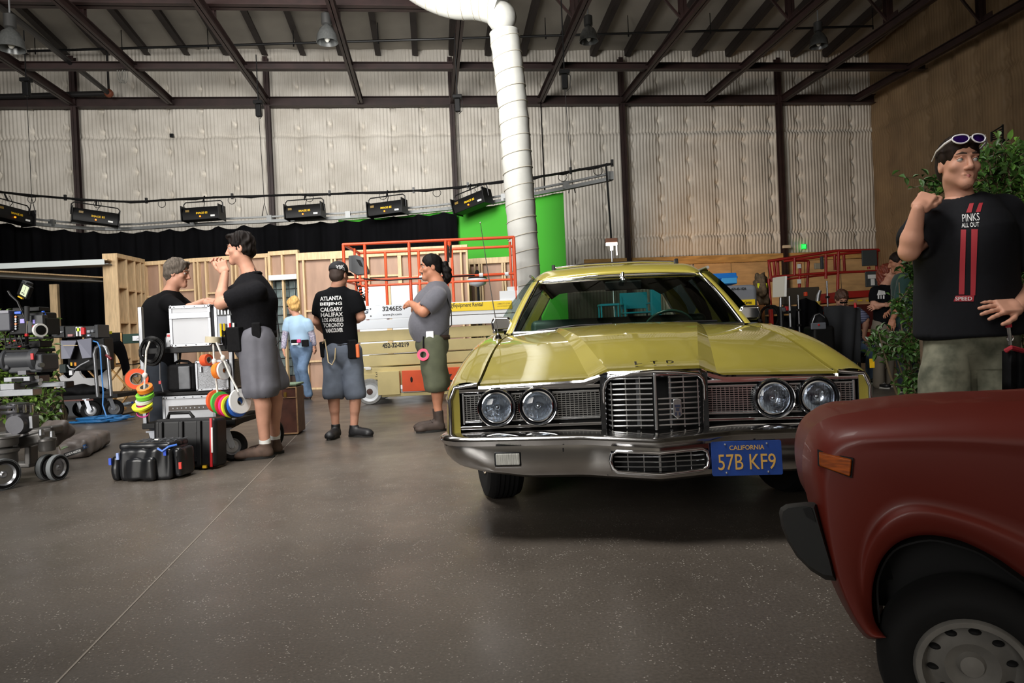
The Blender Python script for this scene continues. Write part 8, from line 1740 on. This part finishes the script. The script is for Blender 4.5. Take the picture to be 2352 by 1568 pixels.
# ================================================================== red scissor lift
RED_=mat('red_lift_paint',(158,34,26),0.45,var=0.1,scale=5); rl=thing('red_scissor_lift','red scissor lift with long guard rails by the tan wall','lift',(KP(1890,690,13.0).x,13.4,0))
def RL(px,py,Y=13.0):return P(px,py,Y)
def rrail(pts,r=0.028,nm='guard_rail'):
 mb=MB(); mb.tube([RL(*q)for q in pts],r,8); return mb.build(nm,RED_,rl,True,smooth=60)
rrail([(1763,600,13.2),(1920,576,13.0),(2018,574,13.0)]); rrail([(1800,600,14.2),(1935,583,14.0),(2020,575,14.0)],0.025); rrail([(1770,636,13.2),(1890,627,13.0),(2020,622,13.0)],0.024); rrail([(1768,645,14.1),(1925,628,14.0)],0.02); rrail([(1826,599,13.5),(1858,599,13.5)],0.02)
for x0,y0,x1,y1,Y in((1766,600,1772,645,13.2),(1777,598,1781,640,13.9),(1786,596,1788,640,13.3),(1825,592,1825,632,13.1),(1838,605,1836,660,13.1),(1857,600,1854,660,13.5),(1897,584,1897,640,13.0),(1926,578,1924,668,13.0),(1917,585,1918,620,14.0),(1995,612,1996,618,13.0),(2013,575,2014,620,13.0),(1938,585,1940,622,14.0),(1765,640,1770,700,13.1)):
 rrail([(x0,y0,Y),(x1,y1,Y)],0.028,'guard_post')
def rbox(name,x0,y0,x1,y1,Y,th,m,bevel=0.01,par=None):
 a,b=P(x0,y1,Y),P(x1,y0,Y); mb=MB(); mb.box(((a.x+b.x)/2,Y+th/2,(a.z+b.z)/2),(abs(b.x-a.x),th,abs(b.z-a.z))); return mb.build(name,m,par or rl,True,bevel=bevel)
rbox('platform_side',1930,666,2000,685,12.95,1.0,RED_); rbox('platform_side',1885,686,1930,697,12.9,0.9,RED_); rbox('scissor_pack',1890,697,2015,760,13.0,0.9,mat('dark_red_steel',(84,24,20),0.5)); rbox('chassis',1890,762,2015,800,13.0,0.9,RED_)
GS=mat('grey_sign',(62,66,66),0.6); s1=rbox('grey_sign',1981,573,2014,611,12.9,0.03,GS); s2=rbox('grey_sign',1989,622,2018,659,12.9,0.03,GS); rbox('sign_paper',1994,630,2013,640,12.88,0.012,WHITEP,0.002); rbox('sign_paper',2001,640,2009,655,12.88,0.012,WHITEP,0.002)
rbox('wheel_block',1895,800,1925,838,12.9,0.3,RUBBER,0.03); rbox('wheel_block',1980,795,2010,834,12.9,0.3,RUBBER,0.03)
for y in(611,646):rbox('rail_tag',1832,y-5,1840,y+5,13.0,0.02,WHITEP,0.002)
rbox('control_panel',1872,603,1893,618,13.0,0.05,mat('pale_panel',(150,140,120),0.5)); rbox('manual_tube',1887,588,1892,618,12.95,0.06,DG)
for x0 in(1930,1950,1970,1990):rbox('hazard_mark',x0,688,x0+11,692,12.9,0.02,mat('yellow_box',(222,178,40)),0.002)
# rope bag hanging, white panel, stands, dark racks
b=Blob(0.02,0.05); b.chain([KP(1748,640,9.6),KP(1746,665,9.6),KP(1755,692,9.6)],[0.08,0.1,0.07]); V,Q=b.mesh(); rp=thing('rope_bundle','brown bundle of ropes hanging on a rack beside the grey machine','rope',KP(1748,740,9.6)); soft('rope_mass',[(wrinkle(V,Q,0.02,(50,50,12),3),Q)],mat('brown_rope',(84,68,48),0.8,var=0.4,scale=30),rp); mb=MB(); mb.tube([KP(1745,637,9.62),KP(1748,780,9.6)],0.02,6); mb.build('rack_post',DARKM,rp,True)
for px_ in(1741,1758):rbox('yellow_tie',px_,650,px_+4,662,9.5,0.03,mat('hi_vis_tie',(220,226,40),0.5),0.004,rp)
wp=thing('bounce_board','pale square panel with white edge on a stand by the red lift','panel',(KP(1790,690,9.0).x,9.0,0)); q0,q1,q2,q3=KP(1775,683,9.0),KP(1801,681,8.9),KP(1802,634,8.9),KP(1775,638,9.0); e=Vector((0.05,0.35,0)); mb=MB(); mb.add([q0,q1,q2,q3],[(0,1,2,3)]); mb.build('panel_face',mat('beige_grey_face',(168,164,152),0.6),wp,True,solid=0.015)
mb=MB(); mb.beam(KP(1803,681,8.9),KP(1804,634,8.9),0.02,0.05,(0,1,0)); mb.build('white_edge',WHITEP,wp,True); mb=MB(); mb.tube([KP(1793,683,8.98),KP(1793,705,8.98)],0.018,8); mb.tube([(KP(1793,705,8.98)),Vector((KP(1793,705,8.98).x,8.98,0.0))],0.014,6); mb.build('stand_pole',ALU,wp,True)
def stand(px,y0,y1,Y,label,r=0.016,m=None):
 a=KP(px,y0,Y); t=thing('equipment_stand',label,'stand',(a.x,Y,0),group='chrome stands by the red lift'); mb=MB(); mb.tube([(a.x,Y,0.25),tuple(a)],r,8); mb.build('pole',m or ALU,t,True)
 for k in range(3):an=2.1*k+0.4; mb=MB(); mb.tube([(a.x,Y,0.35),(a.x+0.3*math.cos(an),Y+0.3*math.sin(an),0.012)],0.012,6); mb.build('leg',m or ALU,t,True)
 for z in(0.7,0.85):mb=MB(); q=Vector((a.x,Y,a.z*z)); mb.box(q,(0.05,0.04,0.03)); mb.build('collar',DARKM,t,True,bevel=0.004)
stand(1813,680,756,8.6,'chrome stand pole rising behind the wagon fender, tallest of the stands'); stand(1833,677,740,9.2,'thin chrome stand pole just right of the tall one',0.012); stand(1899,645,700,10.0,'chrome pole in front of red lift basket',0.014)
rk=thing('tool_rack','dark equipment rack with wooden shelf between grey machine and black cloth','rack',(KP(1800,740,9.4).x,9.6,0))
rbox('rack_body',1765,700,1880,790,9.6,0.4,mat('dark_rack',(18,18,20),0.7),0.02,rk); rbox('wood_shelf',1772,720,1818,726,9.35,0.3,WOOD,0.004,rk); rbox('wood_upright',1742,700,1756,790,9.5,0.1,mat('orange_wood',(150,96,52),0.6,var=0.2,scale=5),0.004,rk); rbox('rack_back',1800,658,1882,700,10.6,0.1,mat('dark_board',(58,50,40),0.7),0.01,rk); rbox('red_post',1770,710,1776,745,9.3,0.06,RED_,0.005,rk)
for x0,y0,w,c in((1806,703,6,(190,30,36)),(1850,670,5,(200,60,30)),(1785,703,10,(60,60,64)),(1797,706,8,(90,92,96))):rbox('rack_gadget',x0,y0,x0+w,y0+10,9.4,0.06,mat('gadget_%d_%d'%(c[0],c[2]),c,0.4),0.006,rk)
q=KP(1767,728,9.2); cw=thing('cable_ring','black ring of cable hanging on the rack next to the wagon mirror','cable',q)
for i in range(4):
 mb=MB(); mb.tube([q+Vector((0.015*i+(0.12+0.01*i)*math.cos(a),0.01*i,0.15*math.sin(a)))for a in[k*math.pi/10 for k in range(20)]],0.013,6,closed=True); mb.build('cable_turn',BLACK,cw,True,smooth=60)
wl_=thing('work_light','small chrome clip light with yellow bulb end above the black cloth','lamp',KP(1879,695,9.6)); mb=MB(); mb.tube([KP(1884,667,9.6),KP(1880,678,9.6),KP(1878,692,9.6)],[0.02,0.028,0.03],10); mb.build('reflector',ALU,wl_,True,smooth=60); mb=MB(); mb.tube([KP(1878,692,9.6),KP(1879,704,9.6)],[0.05,0.02],10); mb.build('yellow_cup',mat('yellow_cup',(214,180,80),0.5),wl_,True,smooth=50); mb=MB(); mb.tube([KP(1879,700,9.62),KP(1879,760,9.65)],0.012,6); mb.build('stem',DARKM,wl_,True)
# black cloth hung over table and the stand of black drape
def cloth(name,label,rows,Y,m,cat='cloth',amp=0.03,th=0.012):
 out=[]
 for j,r in enumerate(rows):
  p=[P(x,y,Y)for x,y in r]; pp=[]
  for i in range(len(p)-1):
   for k in range(6):pp.append(p[i].lerp(p[i+1],k/6))
  pp.append(p[-1]); out.append([q+Vector((0,amp*math.sin(i*0.9+j*0.4)*(0.3+0.25*j),0))for i,q in enumerate(pp)])
 mb=MB(); mb.grid(out); return tag(mb.build(name,m,smooth=80,solid=th),label,cat)
BCL=mat('black_duvetyne',(34,36,40),0.9,var=0.15,scale=6)
cloth('black_cloth','black cloth draped over a table between the wagon and the seated man',[[(1893,704),(1930,701),(1962,704),(1976,712)],[(1893,740),(1930,740),(1960,742),(1976,745)],[(1893,780),(1930,782),(1958,784),(1975,786)],[(1893,826),(1930,828),(1955,830),(1974,832)]],9.35,BCL)
tb=thing('folding_table','table hidden under the black cloth before the seated man','table',(KP(1935,720,9.6).x,9.65,0)); zt2=KP(1935,706,9.6).z; a,b=KP(1896,720,9.5).x,KP(1972,720,9.5).x; mb=MB(); mb.box(((a+b)/2,9.7,zt2-0.03),(b-a,0.55,0.03)); mb.build('table_top',DG,tb,True)
for x in(a+0.03,b-0.03):
 for y in(9.47,9.93):mb=MB(); mb.beam((x,y,0),(x,y,zt2-0.04),0.03,0.03,(0,1,0)); mb.build('leg',DARKM,tb,True)
cloth('black_drape','black drape bundle hanging on a stand behind the stroller',[[(1832,690),(1850,684),(1872,692),(1888,704)],[(1828,730),(1850,735),(1874,735),(1890,740)],[(1826,800),(1850,800),(1875,805),(1890,810)]],9.3,mat('black_velour',(13,13,15)),'curtain',0.05)
pr=thing('baby_stroller','black and grey stroller hood in front of the black cloth','stroller',(KP(1882,760,8.9).x,8.9,0));
b=Blob(0.01,0.03); b.ell(KP(1881,747,8.95),[0.11,0.14,0.16]); b.cut(KP(1881,775,8.95),(0,0,-1)); V,Q=b.mesh(); soft('hood',[(V,Q)],NYL,pr); rbox('grey_band',1864,740,1898,757,8.78,0.03,mat('slate_fabric',(92,96,104),0.7),0.012,pr); rbox('emblem',1879,744,1883,748,8.77,0.01,mat('red_plastic',(190,30,36)),0.003,pr)
mb=MB(); mb.tube([KP(1868,780,8.85),KP(1866,740,8.85),KP(1872,724,8.85),KP(1882,720,8.85),KP(1893,727,8.85),KP(1897,745,8.85),KP(1899,785,8.85)],0.009,8); mb.build('hood_hoop',ALU,pr,True,smooth=60); b=Blob(0.012,0.03); b.rbox(KP(1882,800,8.95),[0.1,0.12,0.25],None,0.04); V,Q=b.mesh(); soft('seat_shell',[(V,Q)],BLACK,pr)
for dx in(-0.12,0.12):
 for dy in(-0.2,0.25):
  T=Matrix.Translation((pr.location.x+dx,8.95+dy,0.1))@Matrix.Rotation(R_(90),4,'Y'); mb=MB(); mb.lathe([(0,-0.02),(0.1,-0.02),(0.1,0.02),(0,0.02)],20,T); mb.build('wheel',RUBBER,pr,True,smooth=40); mb=MB(); mb.tube([(pr.location.x+dx,8.95+dy,0.1),(pr.location.x+dx*0.7,8.95,0.55)],0.012,6); mb.build('leg',DARKM,pr,True)
rc_=MB(); rc_.cyl(KP(1965,706,9.33),KP(1964,695,9.33),0.02,10,0.015); tag(rc_.build('red_capped_bottle',mat('red_plastic',(190,30,36)),smooth=40),'small red-topped bottle on the black cloth corner','bottle')
st_=thing('chair','dark stool under the seated man in striped shirt','chair',(KP(1960,800,10.85).x,10.85,0)); zq=KP(1960,812,10.85).z; mb=MB(); mb.box((st_.location.x,10.85,zq-0.03),(0.42,0.4,0.04)); mb.build('seat',DARKM,st_,True,bevel=0.01)
for dx in(-.17,.17):
 for dy in(-.16,.16):mb=MB(); mb.cyl((st_.location.x+dx,10.85+dy,0),(st_.location.x+dx,10.85+dy,zq-0.04),0.015,8); mb.build('leg',DARKM,st_,True)
# yellow tag, shrubs
yt=thing('yellow_tag','yellow tag hanging from the low shrub branch','tag',KP(2003,833,6.4)); mb=MB(); mb.box(KP(2003,834,6.4),(0.045,0.006,0.085)); mb.build('tag_card',mat('yellow_card',(226,180,20),0.5),yt,True,bevel=0.002); mb=MB(); mb.tube([KP(2003,823,6.4),KP(2006,812,6.42)],0.003,4); mb.build('tag_string',NYL,yt,True)
plant('ficus_tree','tall leafy green tree behind the man in red-striped T-shirt',Vector((KP(2310,700,4.6).x,4.6,0)),[(KP(2290,420,4.6),(0.32,0.28,0.3),3),(KP(2345,400,4.6),(0.25,0.28,0.36),3),(KP(2310,350,4.6),(0.22,0.2,0.16),1.2),(KP(2155,400,4.5),(0.09,0.09,0.07),0.35),(KP(2380,560,4.6),(0.3,0.25,0.5),2.5),(KP(2345,720,4.6),(0.2,0.25,0.4),2),(KP(2400,420,4.6),(0.3,0.25,0.4),1.5),(KP(2200,430,4.7),(0.18,0.2,0.15),0.8)],2600,LF2,0.06,21,200,stems=6)
plant('leafy_shrub','low dark leafy shrub between the wagon and the man in red-striped T-shirt',Vector((KP(2085,800,5.9).x,5.9,0)),[(KP(2090,760,5.8),(0.22,0.2,0.3),2),(KP(2040,790,6.0),(0.22,0.2,0.1),1.1),(KP(2010,765,6.1),(0.12,0.12,0.06),0.35),(KP(2095,860,5.8),(0.16,0.2,0.2),1.1),(KP(2105,650,5.7),(0.13,0.2,0.25),1.2),(KP(2090,600,5.7),(0.10,0.1,0.1),0.3),(KP(2060,690,5.9),(0.08,0.1,0.1),0.3)],900,leafmat('leaf_deep_green',(34,58,26),(70,104,42)),0.06,31,120,stems=7)  # low shrub's leaves are a darker green than the other plants
mb=MB(); mb.tube([KP(2128,900,5.2),KP(2122,800,5.2),KP(2112,690,5.2),KP(2104,560,5.25)],[0.03,0.028,0.02,0.012],8); mb.cyl(KP(2128,900,5.2),Vector((KP(2128,900,5.2).x,5.2,0)),0.03,8); tag(mb.build('tree_trunk',mat('bark',(86,70,52),0.8,var=0.3,scale=12),smooth=60),'slim pale tree stem behind the man in red-striped T-shirt','trunk')
mb=MB();
for y in(0,1,2,3,4):mb.beam(KP(2277+0,305+y*4,7.0),KP(2304,288+y*7,7.0),0.012,0.012)
mb.beam(KP(2277,303,7.0),KP(2277,325,7.0),0.014,0.014,(0,1,0)); mb.beam(KP(2303,286,7.0),KP(2303,320,7.0),0.014,0.014,(0,1,0)); mb.beam(KP(2303,320,7.0),Vector((KP(2303,320,7.0).x,7.0,0)),0.03,0.03,(0,1,0)); tag(mb.build('wire_frame',DARKM),'dark wire rack poking above the tall leafy tree','rack')
# ================================================================== dark red small car, only its front corner in the picture
RC=mat('dark_red_paint',(100,32,22),0.46,var=0.12,scale=1.5,spec=0.4,coat=0.08)
a25=R_(26); rt=Vector((math.cos(a25),-math.sin(a25),0)); rn=Vector((-math.sin(a25),-math.cos(a25),0)); WC=P(2238,1545,1.43)
rcar=thing('red_car','dark red small car, front wing with amber lamp and black bumper corner','car',(WC.x,WC.y,0))
def PP(px,py,off=0.0):
 d=ray(px,py); o=WC+rn*off; t=(o-CAMO).dot(rn)/d.dot(rn); return CAMO+d*t
outer=[(2036,1464),(1992,1472),(1958,1428),(1930,1380),(1905,1325),(1886,1265),(1868,1200),(1852,1135),(1842,1085),(1842,1040),(1850,1003),(1872,972),(1910,955),(1965,946),(2040,938),(2130,930),(2230,924),(2352,921),(2470,916),(2600,910)]
inner=[(2034,1462),(2012,1435),(2004,1408),(2002,1375),(2004,1345),(2010,1318),(2020,1292),(2034,1270),(2052,1252),(2074,1239),(2098,1231),(2124,1228),(2150,1229),(2180,1234),(2212,1243),(2250,1260),(2296,1285),(2352,1325),(2420,1380),(2520,1480)]
def resamp(p,n):
 L=[0]
 for i in range(1,len(p)):L.append(L[-1]+math.hypot(p[i][0]-p[i-1][0],p[i][1]-p[i-1][1]))
 out=[]
 for k in range(n):
  s=L[-1]*k/(n-1); i=max(j for j in range(len(L))if L[j]<=s+1e-9); i=min(i,len(p)-2); f=(s-L[i])/(L[i+1]-L[i]); out.append((lerp(p[i][0],p[i+1][0],f),lerp(p[i][1],p[i+1][1],f)))
 return out
def smooth2(p,it=2):
 for _ in range(it):p=[p[0]]+[((a[0]+2*b[0]+c[0])/4,(a[1]+2*b[1]+c[1])/4)for a,b,c in zip(p,p[1:],p[2:])]+[p[-1]]
 return p
NU=90; O_=smooth2(resamp(outer,NU),2); I_=smooth2(resamp(inner,NU),2)
TS=[0.0,0.06,0.14,0.2,0.235,0.26,0.3,0.36,0.43,0.5,0.57,0.64,0.70,0.74,0.765,0.785,0.82,0.87,0.92,0.96,0.985,1.0]
def off(t,u):
 g=min(1,max(0,(u-0.12)/0.2))  # the flare and crease fade out towards the lower tip
 fl=0.022*(1-max(0,min(1,(t-0.22)/0.06)))*g
 body=0.035*math.sin(min(1,t/0.78)*math.pi*0.55)
 cr=0.005*max(0,1-abs(t-0.775)/0.02)*min(1,max(0,(u-0.45)/0.08)); rnd_=-0.10*max(0,(t-0.78)/0.22)**2.0
 return body+fl+cr+rnd_-0.012*(1-min(1,t/0.06))*g
rows=[]
for t in TS:
 rows.append([PP(lerp(i[0],o[0],t),lerp(i[1],o[1],t),off(t,k/(NU-1)))for k,(i,o)in enumerate(zip(I_,O_))])
lipr=[PP(i[0],i[1],off(0,k/(NU-1))-0.05)for k,i in enumerate(I_)]
mb=MB(); mb.grid([lipr]+rows); wing=mb.build('front_wing',RC,rcar,True,smooth=50)
# nose, bonnet and underside: the outline carried back across the car's width
mb=MB(); back=[]
for k,q in enumerate(rows[-1]):
 u=k/(NU-1); rise=0.0 if u<0.5 else 0.03*min(1,(u-0.5)/0.15); back.append(q)
r1=[q-rn*0.03+Vector((0,0,0.004 if k>NU*0.52 else 0))for k,q in enumerate(rows[-1])]; r2=[q-rn*0.12+rt*(0.0 if k>NU*0.5 else-0.02 if k>NU*0.3 else 0)+Vector((0,0,0.012 if k>NU*0.56 else 0))for k,q in enumerate(rows[-1])]
r3=[q-rn*0.2+rt*(-0.03 if NU*0.3<k<NU*0.5 else 0)+Vector((0,0,0.004 if k>NU*0.56 else 0))for k,q in enumerate(rows[-1])]
r4=[q-rn*0.55+rt*(-0.03 if NU*0.3<k<NU*0.5 else 0)+Vector((0,0,-0.028))for k,q in enumerate(rows[-1])]; r5=[q-rn*1.15+Vector((0,0,-0.13))for k,q in enumerate(rows[-1])]
mb.grid([rows[-1],r1,r2,r3,r4,r5]); mb.build('bonnet',RC,rcar,True,smooth=50)
# amber lamp
am=mat('amber_lens',(146,68,10),0.5,var=0.3,scale=30,stretch=(1,1,6),spec=0.2)
bvw=bvh_of(wing)
def onw(px,py,lift):
 q=PP(px,py); d=(q-CAMO).normalized(); h=bvw.ray_cast(CAMO,d,5)
 return(h[0]if h[0]is not None else q)+rn*lift
cn4=[(1881,1066),(1954,1092),(1958,1052),(1880,1034)]; f0=[onw(x,y,-0.004)for x,y in cn4]; f1=[onw(lerp(x,1918,0.05),lerp(y,1062,0.06),0.022)for x,y in cn4]; mb=MB(); mb.add(f0+f1,[(4,5,6,7),(0,1,5,4),(1,2,6,5),(2,3,7,6),(3,0,4,7)]); lamp=mb.build('side_lamp',am,rcar,True,bevel=0.003)
f2=[onw(lerp(x,1918,-0.08),lerp(y,1062,-0.12),-0.003)for x,y in cn4]; f3=[onw(lerp(x,1918,-0.06),lerp(y,1062,-0.1),0.012)for x,y in cn4]; mb=MB(); mb.add(f2+f3,[(4,5,6,7),(0,1,5,4),(1,2,6,5),(2,3,7,6),(3,0,4,7)]); mb.build('lamp_gasket',BLACK,lamp,True)
# black bumper corner
bp_=[(1789,1178),(1792,1166),(1806,1157),(1850,1152),(1872,1158),(1884,1200),(1900,1255),(1912,1295),(1921,1334),(1896,1331),(1862,1310),(1830,1278),(1808,1242),(1794,1206)]
n=len(bp_); L0=[PP(x,y,0.012)for x,y in bp_]; cx=sum(q[0]for q in bp_)/n; cy=sum(q[1]for q in bp_)/n; Lf=[PP(lerp(x,cx,0.12),lerp(y,cy,0.12),0.045)for x,y in bp_]; Lb=[q-rn*0.22+rt*0.16-Vector((0,0,0.05))for q in L0]; mb=MB(); mb.add(Lf+L0+Lb,[tuple(range(n))[::-1]]+[(i,(i+1)%n,n+(i+1)%n,n+i)for i in range(n)]+[(n+i,n+(i+1)%n,2*n+(i+1)%n,2*n+i)for i in range(n)]+[tuple(range(2*n,3*n))])
bm_=bmesh.new(); bu=mb.build('bumper',mat('bumper_rubber',(21,22,21),0.6,var=0.15,scale=14),rcar,True,smooth=35); bmesh.ops.create_vert(bm_); bm_.free()
bm_=bmesh.new(); bm_.from_mesh(bu.data); bmesh.ops.recalc_face_normals(bm_,faces=bm_.faces); bm_.to_mesh(bu.data); bm_.free()
mb=MB(); hp_=[PP(x,y,0.05)for x,y in((1844,1168),(1862,1163),(1868,1178),(1874,1200),(1852,1186))]; mb.add(hp_,[(0,1,2,3,4)]); mb.build('bumper_recess',VOID,bu,True)
# wheel
T=Matrix.Translation(WC-rn*0.06)@frame_from(rn).to_4x4(); Rr,Rt=0.108,0.178; mb=MB()
mb.lathe([(Rr,0.055),(Rr+0.012,0.068),(Rt*0.84,0.072),(Rt*0.95,0.06),(Rt,0.035),(Rt,-0.03),(Rt*0.93,-0.05),(Rr,-0.05)],60,T,closed=True); ty=mb.build('tyre',mat('car_tyre',(11,11,12),0.9),rcar,True,smooth=40)
mb=MB(); mb.lathe([(Rr+0.002,0.058),(Rr*0.97,0.066),(Rr*0.87,0.064),(Rr*0.83,0.05),(Rr*0.80,0.02),(Rr*0.74,0.012),(Rr*0.55,0.03),(Rr*0.47,0.04),(Rr*0.43,0.036),(Rr*0.25,0.02),(Rr*0.2,0.034),(0.0,0.036),(0.0,-0.05),(Rr,-0.05)],48,T,closed=True); rim=mb.build('rim',mat('grey_wheel_paint',(124,121,116),0.5,var=0.15,scale=14),ty,True,smooth=40)
for k in range(10):
 a=2*math.pi*k/10+0.2; mb=MB(); mb.ell(T@Vector((Rr*0.66*math.cos(a),Rr*0.66*math.sin(a),0.021)),(0.012,0.012,0.006)); mb.build('rim_slot',VOID,rim,True,smooth=60)
arch=[PP(x,y,-0.16)for x,y in smooth2(resamp([(1990,1440),(1985,1330),(2040,1235),(2150,1200),(2300,1240),(2450,1380),(2560,1560)],41),3)]; mb=MB(); lo_=[PP(x,y,-0.04)for x,y in smooth2(resamp([(2020,1430),(2012,1330),(2050,1258),(2140,1236),(2250,1268),(2380,1360),(2500,1480)],41),3)]; mb.grid([lo_,arch,[q-rn*0.14 for q in arch]]); bk_=[PP(x,y,-0.15)for x,y in((1997,1386),(2000,1330),(2040,1240),(2150,1205),(2300,1240),(2450,1380),(2560,1600),(2052,1600),(2048,1392))]; mb.add(bk_,[tuple(range(9))]); mb.build('wheel_housing',VOID,rcar,True,solid=0.004)
q=WC+rt*0.95-rn*0.65; mb=MB(Matrix.Translation((q.x,q.y,0))@Matrix.Rotation(-a25,4,'Z')); mb.box((0.3,0,0.42),(1.3,1.15,0.4)); mb.build('body_rear',RC,rcar,True,bevel=0.06); mb=MB(); mb.cyl(WC-rn*0.05,WC-rn*1.2+rt*0.3,0.03,10); mb.build('axle',VOID,rcar,True)
T=Matrix.Translation(WC-rn*1.16+rt*0.3)@frame_from(rn).to_4x4(); mb=MB(); mb.lathe([(0,0.06),(Rt*0.95,0.06),(Rt,0.035),(Rt,-0.06),(Rt*0.93,-0.07),(0,-0.07)],40,T); mb.build('tyre',mat('car_tyre',(18,18,19)),rcar,True,smooth=40)
